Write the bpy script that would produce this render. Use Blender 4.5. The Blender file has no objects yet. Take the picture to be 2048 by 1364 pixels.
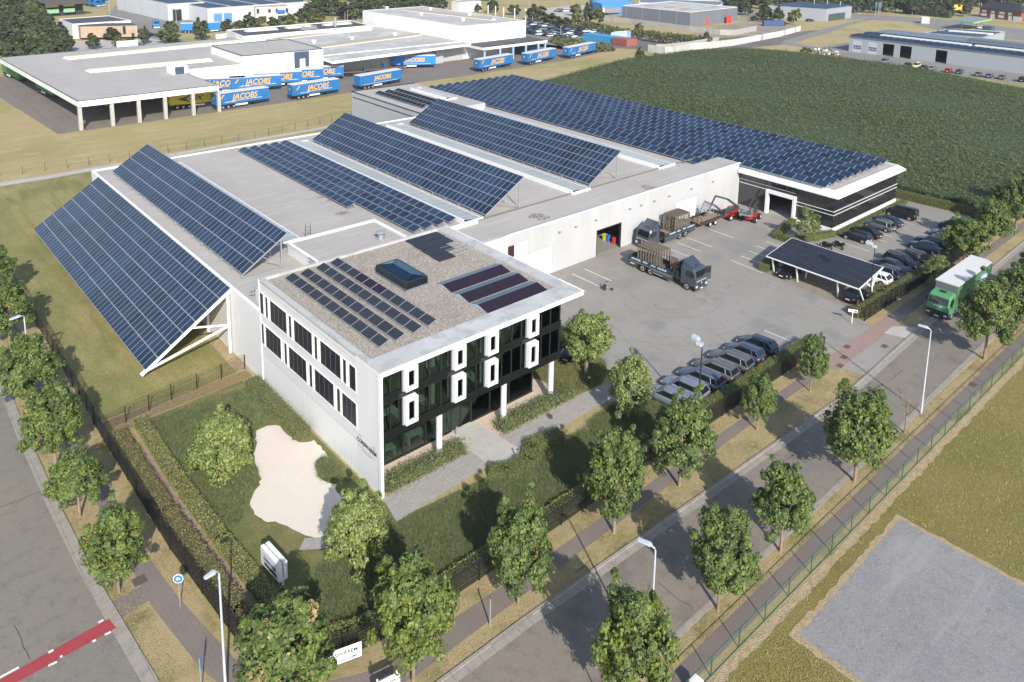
import bpy, math, random
import numpy as np
from mathutils import Matrix, Vector
random.seed(7); RNG = np.random.default_rng(7)
R_ = math.radians
scene = bpy.context.scene
COL = scene.collection
# ------------------------------------------------------------------ camera
CF, CCX, CCY, YAW, PIT, ROL = 1605.57348, 1095.83102, 156.240863, 0.757454668, 0.184201764, 0.0254961026
def _rot(y, p, r):
    cy, sy = math.cos(y), math.sin(y)
    fwd = np.array([sy*math.cos(p), cy*math.cos(p), -math.sin(p)])
    right = np.array([cy, -sy, 0.]); up = np.cross(right, fwd)
    c, s = math.cos(r), math.sin(r)
    return np.array([c*right+s*up, -(-s*right+c*up), fwd])
RM = _rot(YAW, PIT, ROL)
CH = 43.5
def _ray(px, py): return RM.T @ np.array([(px-CCX)/CF, (py-CCY)/CF, 1.])
_r0 = _ray(761, 992)
CC = np.array([0, 0, CH]) - np.array([_r0[0], _r0[1], 0])*(CH/-_r0[2])
# survey helpers: where a sight line meets a horizontal plane (P) or a wall plane (PX, PY)
def P(px, py, z=0.):
    d = _ray(px, py); return CC + d*((z-CC[2])/d[2])
def PXp(px, py, x):
    d = _ray(px, py); return CC + d*((x-CC[0])/d[0])
def PYp(px, py, y):
    d = _ray(px, py); return CC + d*((y-CC[1])/d[1])
def hgt(bx, by, ty):
    b = P(bx, by); lo, hi = 0., 40.
    for _ in range(40):
        m = (lo+hi)/2; v = RM @ (b+np.array([0, 0, m])-CC)
        if CCY+CF*v[1]/v[2] > ty: lo = m
        else: hi = m
    return lo
cam_d = bpy.data.cameras.new("camera"); cam = bpy.data.objects.new("camera", cam_d); COL.objects.link(cam)
cam_d.sensor_width = 36; cam_d.lens = CF/2048*36
cam_d.shift_x = (1024-CCX)/2048; cam_d.shift_y = (CCY-682)/2048
cam_d.clip_start = .5; cam_d.clip_end = 6000
M4 = Matrix(((RM[0][0], -RM[1][0], -RM[2][0], CC[0]), (RM[0][1], -RM[1][1], -RM[2][1], CC[1]), (RM[0][2], -RM[1][2], -RM[2][2], CC[2]), (0, 0, 0, 1)))
cam.matrix_world = M4
scene.camera = cam
# ------------------------------------------------------------------ light
EL, AZ = R_(32.5), R_(66.5)
ldir = Vector((math.cos(AZ)*math.cos(EL), math.sin(AZ)*math.cos(EL), -math.sin(EL)))
sd = bpy.data.lights.new("sun", 'SUN'); sd.energy = 4.4; sd.angle = R_(.5); sd.color = (1, .94, .85)
sun = bpy.data.objects.new("sun", sd); COL.objects.link(sun)
sun.rotation_euler = ldir.to_track_quat('-Z', 'Y').to_euler(); sun.location = (-60, -100, 80)
w = bpy.data.worlds.new("World"); scene.world = w; w.use_nodes = True
nt = w.node_tree; bg = nt.nodes['Background']; sky = nt.nodes.new('ShaderNodeTexSky'); sky.sky_type = 'NISHITA'
sky.sun_disc = False; sky.sun_elevation = EL; sky.sun_rotation = math.atan2(-ldir.x, -ldir.y)
bg.inputs[1].default_value = .145; nt.links.new(sky.outputs[0], bg.inputs[0])
scene.view_settings.view_transform = 'Standard'; scene.view_settings.look = 'None'
scene.view_settings.exposure = .45; scene.view_settings.gamma = 1
scene.cycles.max_bounces = 6; scene.cycles.transparent_max_bounces = 12

# ------------------------------------------------------------------ materials
MATS = {}
def M(name, col=(.5, .5, .5), rough=.8, metal=0., var=None, bump=None, isl=0., obr=0., spec=.5, trans=0., coat=0., lines=None, brick=None):
    """var: list of (scale, colour2, low, high, stretch) mixed over the base by noise on position"""
    if name in MATS: return MATS[name]
    m = bpy.data.materials.new(name); m.use_nodes = True; t = m.node_tree; N = t.nodes; L = t.links
    b = N['Principled BSDF']; b.inputs['Roughness'].default_value = rough; b.inputs['Metallic'].default_value = metal
    b.inputs['Specular IOR Level'].default_value = spec
    if coat: b.inputs['Coat Weight'].default_value = coat; b.inputs['Coat Roughness'].default_value = .05
    b.inputs['Base Color'].default_value = (*col, 1)
    out = None
    geo = N.new('ShaderNodeNewGeometry')
    def rgb(c):
        r = N.new('ShaderNodeRGB'); r.outputs[0].default_value = (*c, 1); return r.outputs[0]
    def mix(a, c, f, mode='MIX'):
        x = N.new('ShaderNodeMix'); x.data_type = 'RGBA'; x.blend_type = mode
        L.new(a, x.inputs[6]); L.new(c, x.inputs[7])
        if isinstance(f, float): x.inputs[0].default_value = f
        else: L.new(f, x.inputs[0])
        return x.outputs[2]
    cur = rgb(col)
    if brick:   # (w, h, mortar colour, colour2, axis)
        bw, bh, mc, c2, rot = brick
        mp = N.new('ShaderNodeMapping'); mp.vector_type = 'POINT'; L.new(geo.outputs['Position'], mp.inputs[0]); mp.inputs['Rotation'].default_value = rot
        bt = N.new('ShaderNodeTexBrick'); L.new(mp.outputs[0], bt.inputs[0]); bt.inputs['Scale'].default_value = 1
        bt.inputs['Brick Width'].default_value = bw; bt.inputs['Row Height'].default_value = bh; bt.inputs['Mortar Size'].default_value = bh*.05
        bt.inputs[1].default_value = (*col, 1); bt.inputs[2].default_value = (*c2, 1); bt.inputs[3].default_value = (*mc, 1)
        cur = bt.outputs[0]
    for v in (var or []):
        sc, c2, lo, hi = v[:4]; st = v[4] if len(v) > 4 else (1, 1, 1); det = v[5] if len(v) > 5 else 4
        mp = N.new('ShaderNodeMapping'); L.new(geo.outputs['Position'], mp.inputs[0]); mp.inputs['Scale'].default_value = st
        mp.inputs['Location'].default_value = (sc*3.1, c2[0]*50, 0)
        nz = N.new('ShaderNodeTexNoise'); nz.inputs['Scale'].default_value = sc; nz.inputs['Detail'].default_value = det
        nz.inputs['Roughness'].default_value = .62
        L.new(mp.outputs[0], nz.inputs[0])
        mr = N.new('ShaderNodeMapRange'); mr.inputs[1].default_value = lo; mr.inputs[2].default_value = hi; L.new(nz.outputs[0], mr.inputs[0])
        cur = mix(cur, rgb(c2), mr.outputs[0])
    if lines:   # (period, width, colour, axis) thin joints along an axis
        for (per, wd, c2, ax) in lines:
            sp = N.new('ShaderNodeSeparateXYZ'); L.new(geo.outputs['Position'], sp.inputs[0])
            a = N.new('ShaderNodeMath'); a.operation = 'MULTIPLY'; a.inputs[1].default_value = 1/per; L.new(sp.outputs[ax], a.inputs[0])
            f = N.new('ShaderNodeMath'); f.operation = 'FRACT'; L.new(a.outputs[0], f.inputs[0])
            g = N.new('ShaderNodeMath'); g.operation = 'LESS_THAN'; g.inputs[1].default_value = wd/per; L.new(f.outputs[0], g.inputs[0])
            cur = mix(cur, rgb(c2), g.outputs[0])
    if isl or obr:
        add = N.new('ShaderNodeMath'); add.operation = 'ADD'; L.new(geo.outputs['Random Per Island'], add.inputs[0])
        if obr:
            oi = N.new('ShaderNodeObjectInfo'); L.new(oi.outputs['Random'], add.inputs[1])
        fr = N.new('ShaderNodeMath'); fr.operation = 'FRACT'; L.new(add.outputs[0], fr.inputs[0])
        mr = N.new('ShaderNodeMapRange'); mr.inputs[3].default_value = 1-max(isl, obr); mr.inputs[4].default_value = 1+max(isl, obr); L.new(fr.outputs[0], mr.inputs[0])
        vm = N.new('ShaderNodeVectorMath'); vm.operation = 'SCALE'; L.new(cur, vm.inputs[0]); L.new(mr.outputs[0], vm.inputs['Scale']); cur = vm.outputs[0]
    L.new(cur, b.inputs['Base Color'])
    if bump:
        sc, stg, dist = bump[:3]; st = bump[3] if len(bump) > 3 else (1, 1, 1)
        mp = N.new('ShaderNodeMapping'); L.new(geo.outputs['Position'], mp.inputs[0]); mp.inputs['Scale'].default_value = st
        nz = N.new('ShaderNodeTexNoise'); nz.inputs['Scale'].default_value = sc; nz.inputs['Detail'].default_value = 3; L.new(mp.outputs[0], nz.inputs[0])
        bp = N.new('ShaderNodeBump'); bp.inputs['Strength'].default_value = stg; bp.inputs['Distance'].default_value = dist
        L.new(nz.outputs[0], bp.inputs['Height']); L.new(bp.outputs[0], b.inputs['Normal'])
    if trans:   # thin leaf: some light passes
        tr = N.new('ShaderNodeBsdfTranslucent'); L.new(cur, tr.inputs[0]); mx = N.new('ShaderNodeMixShader'); mx.inputs[0].default_value = trans
        L.new(b.outputs[0], mx.inputs[1]); L.new(tr.outputs[0], mx.inputs[2]); L.new(mx.outputs[0], N['Material Output'].inputs[0])
    MATS[name] = m; return m
def glassmat(name, tint, gloss=.18, rough=.02, gcol=(.9, .95, 1)):
    if name in MATS: return MATS[name]
    m = bpy.data.materials.new(name); m.use_nodes = True; t = m.node_tree; N = t.nodes; L = t.links
    N.remove(N['Principled BSDF'])
    a = N.new('ShaderNodeBsdfTransparent'); a.inputs[0].default_value = (*tint, 1)
    g = N.new('ShaderNodeBsdfGlossy'); g.inputs['Roughness'].default_value = rough; g.inputs[0].default_value = (*gcol, 1)
    lw = N.new('ShaderNodeLayerWeight'); lw.inputs[0].default_value = gloss
    mx = N.new('ShaderNodeMixShader'); L.new(lw.outputs['Fresnel'], mx.inputs[0]); L.new(a.outputs[0], mx.inputs[1]); L.new(g.outputs[0], mx.inputs[2])
    L.new(mx.outputs[0], N['Material Output'].inputs[0]); MATS[name] = m; return m
def G3(v): return (v, v, v)

# ------------------------------------------------------------------ mesh builder
class MB:
    def __init__(s): s.v = []; s.f = []; s.m = []; s.sm = []
    def face(s, pts, mi=0, smooth=False):
        n = len(s.v); s.v += [tuple(map(float, p)) for p in pts]; s.f.append(tuple(range(n, n+len(pts)))); s.m.append(mi); s.sm.append(smooth)
    def faces(s, vs, fs, mi=0, smooth=False):
        n = len(s.v); s.v += [tuple(map(float, p)) for p in vs]
        for f in fs: s.f.append(tuple(n+i for i in f)); s.m.append(mi); s.sm.append(smooth)
    def box(s, x0, y0, z0, x1, y1, z1, mi=0, mt=None):
        if x0 > x1: x0, x1 = x1, x0
        if y0 > y1: y0, y1 = y1, y0
        vs = [(x0, y0, z0), (x1, y0, z0), (x1, y1, z0), (x0, y1, z0), (x0, y0, z1), (x1, y0, z1), (x1, y1, z1), (x0, y1, z1)]
        s.faces(vs, [(3, 2, 1, 0), (0, 1, 5, 4), (1, 2, 6, 5), (2, 3, 7, 6), (3, 0, 4, 7)], mi)
        s.faces(vs, [(4, 5, 6, 7)], mi if mt is None else mt)
        return s
    def prism(s, pts, z0, z1, mi=0, mt=None):
        pts = [(float(p[0]), float(p[1])) for p in pts]
        a = sum(pts[i][0]*pts[(i+1) % len(pts)][1]-pts[(i+1) % len(pts)][0]*pts[i][1] for i in range(len(pts)))
        if a < 0: pts = pts[::-1]
        n = len(pts); vs = [(x, y, z0) for x, y in pts]+[(x, y, z1) for x, y in pts]
        s.faces(vs, [(i, (i+1) % n, n+(i+1) % n, n+i) for i in range(n)]+[tuple(range(n))[::-1]], mi)
        s.faces(vs, [tuple(range(n, 2*n))], mi if mt is None else mt)
        return s
    def obox(s, c, ax, ay, az, mi=0):
        c = np.array(c, float); ax, ay, az = (np.array(a, float)/2 for a in (ax, ay, az))
        vs = [c+i*ax+j*ay+k*az for k in (-1, 1) for i, j in ((-1, -1), (1, -1), (1, 1), (-1, 1))]
        s.faces(vs, [(3, 2, 1, 0), (4, 5, 6, 7), (0, 1, 5, 4), (1, 2, 6, 5), (2, 3, 7, 6), (3, 0, 4, 7)], mi); return s
    def beam(s, a, b, w, h=None, mi=0, up=(0, 0, 1)):
        a = np.array(a, float); b = np.array(b, float); h = h or w; d = b-a; u = np.array(up, float)
        if abs(np.dot(d/np.linalg.norm(d), u)) > .98: u = np.array([1., 0, 0])
        sx = np.cross(d, u); sx /= np.linalg.norm(sx); uz = np.cross(sx, d); uz /= np.linalg.norm(uz)
        return s.obox((a+b)/2, d, sx*w, uz*h, mi)
    def tube(s, pts, rs, n=8, mi=0, cap=True, smooth=True):
        pts = [np.array(p, float) for p in pts]
        if not hasattr(rs, '__len__'): rs = [rs]*len(pts)
        rings = []
        for i, p in enumerate(pts):
            d = (pts[min(i+1, len(pts)-1)]-pts[max(i-1, 0)]); d /= np.linalg.norm(d)+1e-9
            u = np.array([0, 0, 1.]) if abs(d[2]) < .9 else np.array([1., 0, 0])
            a = np.cross(d, u); a /= np.linalg.norm(a); b = np.cross(d, a)
            rings.append([p+rs[i]*(math.cos(t)*a+math.sin(t)*b) for t in [2*math.pi*k/n for k in range(n)]])
        vs = [v for r in rings for v in r]; fs = []
        for i in range(len(pts)-1):
            for k in range(n): fs.append((i*n+k, i*n+(k+1) % n, (i+1)*n+(k+1) % n, (i+1)*n+k))
        s.faces(vs, fs, mi, smooth)
        if cap: s.face(rings[0], mi); s.face(rings[-1][::-1], mi)
        return s
    def disc(s, c, r, ax, n=14, mi=0, r0=0., a0=0., a1=2*math.pi):
        c = np.array(c, float); ax = np.array(ax, float); u = np.array([0, 0, 1.]) if abs(ax[2]) < .9 else np.array([1., 0, 0])
        a = np.cross(ax, u); a /= np.linalg.norm(a); b = np.cross(ax, a)
        s.face([c+r*(math.cos(t)*a+math.sin(t)*b) for t in [a0+(a1-a0)*k/n for k in range(n)]], mi); return s
    def loft(s, rings, mi=0, smooth=True, caps=True):
        n = len(rings[0]); vs = [v for r in rings for v in r]; fs = []
        for i in range(len(rings)-1):
            for k in range(n): fs.append((i*n+k, i*n+(k+1) % n, (i+1)*n+(k+1) % n, (i+1)*n+k))
        s.faces(vs, fs, mi, smooth)
        if caps: s.face(rings[0][::-1], mi); s.face(rings[-1], mi)
        return s
    def mesh(s, name, mats):
        me = bpy.data.meshes.new(name); me.from_pydata(s.v, [], s.f)
        me.polygons.foreach_set('material_index', s.m); me.polygons.foreach_set('use_smooth', s.sm)
        for m in (mats if isinstance(mats, (list, tuple)) else [mats]): me.materials.append(m)
        me.update(); return me
    def build(s, name, mats, parent=None, loc=None):
        return link(name, s.mesh(name, mats), parent, loc)
def link(name, me, parent=None, loc=None, rz=0.):
    o = bpy.data.objects.new(name, me); COL.objects.link(o)
    if parent is not None: o.parent = parent
    if loc is not None: o.location = loc
    if rz: o.rotation_euler = (0, 0, rz)
    return o
def tag(o, label=None, cat=None, group=None, kind=None):
    if label: o['label'] = label
    if cat: o['category'] = cat
    if group: o['group'] = group
    if kind: o['kind'] = kind
    return o
def thing(name, label, cat, loc=(0, 0, 0), rz=0., group=None):
    o = bpy.data.objects.new(name, None); COL.objects.link(o); o.location = loc; o.rotation_euler = (0, 0, rz); o.empty_display_size = .3
    return tag(o, label, cat, group)
def copy_tree(o, parent=None):
    c = o.copy(); COL.objects.link(c); c.parent = parent
    for ch in list(o.children): copy_tree(ch, c)
    return c
def place(proto, used, loc, rz, label, group=None):
    o = proto if not used[0] else copy_tree(proto); used[0] = True
    o.location = loc; o.rotation_euler = (0, 0, rz); o['label'] = label
    if group: o['group'] = group
    return o
def sheet(name, pts, z, m, kind='structure'):
    o = MB(); o.face([(p[0], p[1], z) for p in (pts if area(pts) > 0 else pts[::-1])]); return tag(o.build(name, m), kind=kind)
def area(pts): return sum(pts[i][0]*pts[(i+1) % len(pts)][1]-pts[(i+1) % len(pts)][0]*pts[i][1] for i in range(len(pts)))
def pp(*px, z=0.): return [tuple(P(a, b, z)[:2]) for a, b in px]
TXT = {}
def text(s, size, mat, parent=None, loc=(0, 0, 0), rot=(math.pi/2, 0, 0), shear=0., bold=.0, sx=1., ext=.01, name='lettering', space=1.):
    k = (s, size, shear, bold, sx, space)
    if k not in TXT:
        c = bpy.data.curves.new('t', 'FONT'); c.body = s; c.size = size; c.shear = shear; c.offset = bold*size; c.extrude = ext; c.align_x = 'CENTER'; c.space_character = space
        c.resolution_u = 3
        o = bpy.data.objects.new('t', c); COL.objects.link(o); dg = bpy.context.evaluated_depsgraph_get(); dg.update()
        me = bpy.data.meshes.new_from_object(o.evaluated_get(dg)); bpy.data.objects.remove(o); me.transform(Matrix.Diagonal((sx, 1, 1, 1))); TXT[k] = me
    me = TXT[k].copy(); me.materials.clear(); me.materials.append(mat)
    o = link(name, me, parent, loc); o.rotation_euler = rot; return o
def quads_mesh(name, V, mats, mi=None, smooth=False):
    """V: (n,4,3) array of quads"""
    n = len(V); me = bpy.data.meshes.new(name); me.vertices.add(n*4); me.vertices.foreach_set('co', V.reshape(-1).astype(np.float32))
    me.loops.add(n*4); me.loops.foreach_set('vertex_index', np.arange(n*4, dtype=np.int32)); me.polygons.add(n)
    me.polygons.foreach_set('loop_start', np.arange(0, n*4, 4, dtype=np.int32))
    if mi is not None: me.polygons.foreach_set('material_index', np.asarray(mi, dtype=np.int32))
    for m in (mats if isinstance(mats, (list, tuple)) else [mats]): me.materials.append(m)
    me.update(calc_edges=True); return me
def leafquads(C, Nn, size, asp=1.3):
    n = len(C); Nn = Nn/(np.linalg.norm(Nn, axis=1, keepdims=True)+1e-9); r = RNG.normal(size=(n, 3)); A = np.cross(Nn, r); A /= np.linalg.norm(A, axis=1, keepdims=True)+1e-9
    B = np.cross(Nn, A); s = (size*RNG.uniform(.65, 1.35, (n, 1)))/2
    return np.stack([C-A*s*asp, C-B*s*.75, C+A*s*asp, C+B*s*.75], 1)

# ------------------------------------------------------------------ palette
GRS = (.13, .14, .035); STRAW = (.34, .27, .13); GRN = (.075, .105, .022)
m_ground = M('dry_grass', (.36, .29, .135), .95, var=[(.035, (.25, .23, .08), .45, .62), (.3, (.44, .35, .18), .5, .72, (.5, 1.5, 1)), (2, (.22, .19, .07), .5, .8), (6, (.48, .39, .22), .5, .8)], bump=(14, .6, .12))
m_lawn = M('mown_lawn', (.26, .23, .082), .95, var=[(.09, (.135, .15, .04), .4, .6), (.9, (.19, .185, .055), .46, .62, (1, .05, 1), 1), (.22, (.33, .27, .12), .5, .7, (1.6, .35, 1)), (2.5, (.12, .12, .035), .5, .8), (9, (.40, .34, .16), .5, .8)], bump=(16, .6, .1))
m_verge = M('verge_grass', (.38, .30, .155), .95, var=[(.25, (.17, .16, .05), .48, .66), (2.2, (.38, .29, .16), .5, .75), (14, (.13, .12, .045), .5, .85), (30, (.45, .37, .22), .58, .9)], bump=(16, .7, .1))
m_meadow = M('meadow_grass', (.235, .195, .065), .95, var=[(.06, (.16, .15, .035), .42, .62), (.5, (.22, .185, .05), .5, .75), (5, (.10, .10, .02), .5, .8), (8, (.36, .30, .09), .52, .8)], bump=(12, .8, .15))
m_garden = M('garden_lawn', (.125, .145, .042), .95, var=[(.28, (.24, .195, .08), .46, .66), (.9, (.17, .16, .055), .5, .7), (6, (.035, .05, .015), .5, .85)], bump=(12, .8, .1))
m_road = M('road_asphalt', (.225, .187, .148), .92, var=[(.08, (.19, .17, .145), .4, .65, (.3, 2, 1)), (1.1, (.145, .13, .115), .5, .75), (11, (.25, .225, .195), .5, .72), (14, (.10, .09, .082), .56, .75), (.25, (.145, .13, .115), .55, .7)], bump=(60, .3, .02))
m_road2 = M('side_road_asphalt', (.22, .19, .15), .92, var=[(.08, (.18, .17, .15), .4, .65), (1.1, (.135, .13, .118), .5, .75), (11, (.24, .22, .19), .5, .72), (14, (.10, .095, .085), .56, .75)], bump=(60, .3, .02))
m_kerb = M('kerb_concrete', (.30, .27, .235), .9, var=[(1.5, (.23, .21, .185), .45, .7), (14, (.37, .34, .30), .5, .8)], lines=[(1.0, .03, (.16, .15, .13), 0), (1.0, .03, (.16, .15, .13), 1)])
m_yard = M('yard_pavers', (.285, .268, .243), .9, var=[(.05, (.235, .218, .195), .4, .6), (.4, (.285, .27, .245), .5, .75), (9, (.32, .30, .27), .5, .75), (10, (.185, .175, .16), .58, .8), (.9, (.235, .22, .20), .52, .7, (1, .3, 1)), (.11, (.225, .215, .20), .55, .62)], lines=[(.6, .018, (.21, .20, .185), 1), (.6, .018, (.21, .20, .185), 0)])
m_walk = M('walk_pavers', (.175, .145, .125), .92, var=[(.3, (.20, .17, .145), .4, .7), (24, (.25, .215, .19), .5, .85), (5, (.14, .115, .10), .58, .85)], lines=[(.3, .015, (.13, .11, .1), 0)])
m_redpave = M('red_pavers', (.30, .205, .175), .9, var=[(1.2, (.26, .19, .165), .4, .7), (9, (.34, .25, .22), .5, .8)], lines=[(.3, .015, (.15, .1, .09), 1)])
m_redpaint = M('red_road_paint', (.33, .045, .055), .8, var=[(1.5, (.30, .04, .045), .5, .72), (18, (.5, .07, .07), .55, .8)])
m_whitepaint = M('white_road_paint', (.70, .69, .65), .8, var=[(8, (.5, .48, .44), .5, .75)])
m_grav = M('white_gravel', (.68, .615, .535), .95, var=[(9, (.52, .46, .39), .5, .75), (.8, (.64, .575, .50), .4, .7), (60, (.72, .66, .58), .55, .8)], bump=(50, .6, .03))
m_blue = M('crushed_stone', (.27, .262, .258), .95, var=[(.12, (.245, .24, .24), .4, .65), (1.5, (.20, .195, .195), .5, .75), (.35, (.31, .305, .30), .54, .66, (.25, 1.5, 1)), (7, (.35, .345, .34), .5, .72), (9, (.13, .13, .14), .55, .75)], bump=(30, .7, .06))
m_soil = M('dry_edge', (.42, .33, .205), .95, var=[(2.5, (.32, .25, .14), .42, .62), (16, (.24, .17, .09), .5, .8), (30, (.55, .45, .32), .6, .85)], bump=(14, .8, .1))
m_jpave = M('depot_pavers', (.19, .165, .145), .92, var=[(.15, (.165, .145, .13), .4, .65), (3, (.22, .19, .165), .5, .8), (.6, (.15, .13, .115), .55, .75)], lines=[(4.2, .09, (.10, .09, .08), 0), (4.2, .05, (.12, .11, .10), 1)])
m_asph = M('far_asphalt', (.205, .195, .18), .92, var=[(.06, (.24, .225, .205), .4, .65), (1, (.18, .17, .16), .5, .75)])
m_conc = M('concrete', (.42, .40, .365), .9, var=[(.5, (.35, .335, .31), .45, .7), (6, (.47, .45, .42), .5, .8)])
m_stone = M('stone_slabs', (.36, .335, .30), .85, var=[(3.5, (.28, .265, .245), .48, .62), (12, (.46, .43, .39), .52, .75)], brick=(.7, .22, (.20, .18, .16), (.29, .275, .26), (0, 0, 0)))
m_smooth = M('entrance_slabs', (.44, .425, .395), .8, var=[(1.5, (.38, .37, .345), .45, .7)], lines=[(.55, .012, (.33, .32, .30), 1)])
m_beige = M('beige_terrace', (.52, .42, .33), .85, var=[(2, (.46, .37, .29), .45, .7), (20, (.58, .48, .39), .5, .8)])

def rough(poly, amp, step=.5):
    out = []
    for i in range(len(poly)):
        a = np.array(poly[i]); b = np.array(poly[(i+1) % len(poly)]); n = max(1, int(np.linalg.norm(b-a)/step))
        for k in range(n): out.append(tuple(a+(b-a)*k/n+RNG.normal(size=2)*amp))
    return out
def smooth(pts, n=2):
    for _ in range(n):
        o = []
        for i in range(len(pts)):
            a, c = pts[i], pts[(i+1) % len(pts)]; o += [(a[0]*.75+c[0]*.25, a[1]*.75+c[1]*.25), (a[0]*.25+c[0]*.75, a[1]*.25+c[1]*.75)]
        pts = o
    return pts
def GS(name, pts, z, m, kind='structure'): return sheet(name, pts, z, m, kind)
def rect(x0, y0, x1, y1): return [(x0, y0), (x1, y0), (x1, y1), (x0, y1)]
def gridmesh(name, x0, y0, x1, y1, z, m):
    return GS(name, rect(x0, y0, x1, y1), z, m)
# ground: one sheet out to the horizon
GS('ground', rect(-2500, -2500, 3500, 3500), 0, m_ground)
# mown lawn around the warehouse, inside the dark fence
GS('lawn', [(-13.6, 24.2), (-.3, 24.2), (0, 103), (-13.4, 103)], .012, m_lawn)
GS('lawn', [(0, 78.6), (56.4, 78.6), (56.4, 104), (0, 103)], .012, m_lawn)
GS('meadow', rect(-60, -200, 400, -26.6), .012, m_meadow)
# verges
for n_, a in (('verge', [(-9, -16.05), (13, -16.3), (41, -17.3), (47.6, -17.0), (47.6, -11.3), (-1, -11.6), (-9, -10.7)]), ('verge', [(56.8, -16.6), (130, -15), (130, -10.6), (56.8, -10.8)]), ('verge', rect(-14, -26.6, 140, -23.3)), ('verge', rect(-18.3, -5.5, -13.9, 90))):
    GS(n_, a, .016, m_verge)
GS('verge', [(-18.3, -5.5), (-13.6, -5.5), (-11.6, -9.3), (-9, -10.7), (-9, -16.05), (-14.6, -16.3), (-17.2, -11)], .016, m_verge)
# main road, front
kn = pp((700, 1470), (860, 1364), (1050, 1230), (1300, 1060), (1536, 867), (1676, 769.5), (1786, 684.5), (1850, 633))
kn = [(x, -15.95-.035*max(0, min(x, 41))+(.045*(x-41) if x > 41 else 0)) for x in (-13, -6, 1, 13, 28, 41, 47, 54, 61, 130)]
kn[-1] = (130, -15.0)
kf = [(x, -23.35+(.02*max(0, x-40))) for x in (130, 80, 61, 41, 29, 13, 0, -10, -14)]
GS('road', kn+kf+[(-17, -60), (-60, -60), (-60, -16), (-17.0, -15.9)], .024, m_road)
lk = [(-18.2, -5), (-18.4, -1), (-18.6, 2.8), (-18.75, 6.1), (-18.9, 14.4), (-18.85, 25), (-18.6, 37), (-18.3, 60), (-18, 120)]
GS('road', [(-17.2, -13), (-17.75, -9)]+lk+[(-27.5, 120), (-28, 37), (-28.2, 10), (-27.8, -16)], .03, m_road2)
def strip(name, line, wd, z, h, m, side=1):
    """raised strip following a polyline; wd is its width to one side"""
    b = MB(); L = [np.array(p, float) for p in line]; off = []
    for i in range(len(L)):
        d = L[min(i+1, len(L)-1)]-L[max(i-1, 0)]; d /= np.linalg.norm(d); off.append(L[i]+side*wd*np.array([-d[1], d[0]]))
    for i in range(len(L)-1):
        q = [L[i], L[i+1], off[i+1], off[i]]; b.prism(q, z, h, 0)
    return tag(b.build(name, m), kind='structure')
strip('gutter', kn, .55, .0, .036, m_kerb, -1)
strip('kerb', kn, .22, .0, .13, m_kerb, 1)
strip('gutter', kf, .45, .0, .05, m_kerb, -1)
strip('gutter', lk, .35, .0, .042, m_kerb, 1)
strip('kerb', lk, .38, .0, .12, m_kerb, -1)
# pavements
GS('pavement', [(-6.5, -14.6), (5, -14.35), (17.6, -14.05), (30, -13.9), (47.3, -13.9), (47.3, -12.75), (16, -12.9), (5, -13.0), (-8, -12.7), (-11.6, -11.0), (-13.2, -8.8), (-14.0, -6.4), (-14.9, .3), (-15.2, 4.7), (-15.4, 90), (-16.5, 90), (-16.4, .7), (-15.7, -5.9), (-14.8, -9.2), (-12.6, -12.3), (-9.6, -14.1)], .028, m_walk)
GS('pavement', [(57.8, -14.2), (130, -13.6), (130, -12.6), (57.8, -12.7)], .028, m_walk)
GS('pavement', rect(-13, -25.75, 140, -24.55), .028, m_walk)
GS('pavement', pp((217, 1208), (307, 1160), (322, 1185), (240, 1240)), .032, m_walk)
# entrance apron across the verge
GS('entrance_paving', [(45.4, -17.0), (56.4, -16.7), (56.6, -10.6), (45.0, -10.6)], .034, m_yard)
GS('entrance_paving', [(44.5, -14.6), (62, -14.5), (62, -12.7), (43.6, -12.7)], .039, m_redpave)
GS('entrance_paving', [(56.6, -16.6), (60.2, -16.3), (58.2, -14.2), (55.8, -14.3)], .044, m_conc)
# company yard
GS('yard', [(24.6, -9.9), (104.2, -9.9), (104.2, 21.3), (34, 21.3), (30.5, 21.3), (30, 11), (28.2, 4), (26.2, -.5), (25.2, -5)], .02, m_yard)
GS('yard', [(47.4, -11.2), (56.8, -11.2), (56.8, -9.8), (47.4, -9.8)], .025, m_yard)
m_carpave = M('carport_pavers', (.25, .215, .17), .92, var=[(1.2, (.20, .17, .13), .45, .6), (14, (.33, .29, .24), .5, .8)])
GS('carport_paving', [(58.6, -9.6), (63.9, -9.6), (63.9, 3), (59.6, 3.2)], .026, m_carpave)
GS('terrace_paving', [(0.2, -.15), (20.4, -.15), (20.4, 4), (18.6, 5.5), (0.2, 2.9)], .02, m_beige)
# stone path along the office and its smooth entrance slabs
GS('path', [(-.6, -3.2), (7.3, -2.75), (8.7, -2.75), (11.9, -2.85), (22.6, -2.95), (26.6, -5.2), (27.4, -2.5), (24.4, -.7), (13.2, -.3), (8.8, -.25), (0, -.3)], .03, m_stone)
GS('path', [(8.55, 2.9), (11.3, 2.9), (11.9, -2.85), (10.6, -4.3), (8.6, -3.9)], .036, m_smooth)
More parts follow.
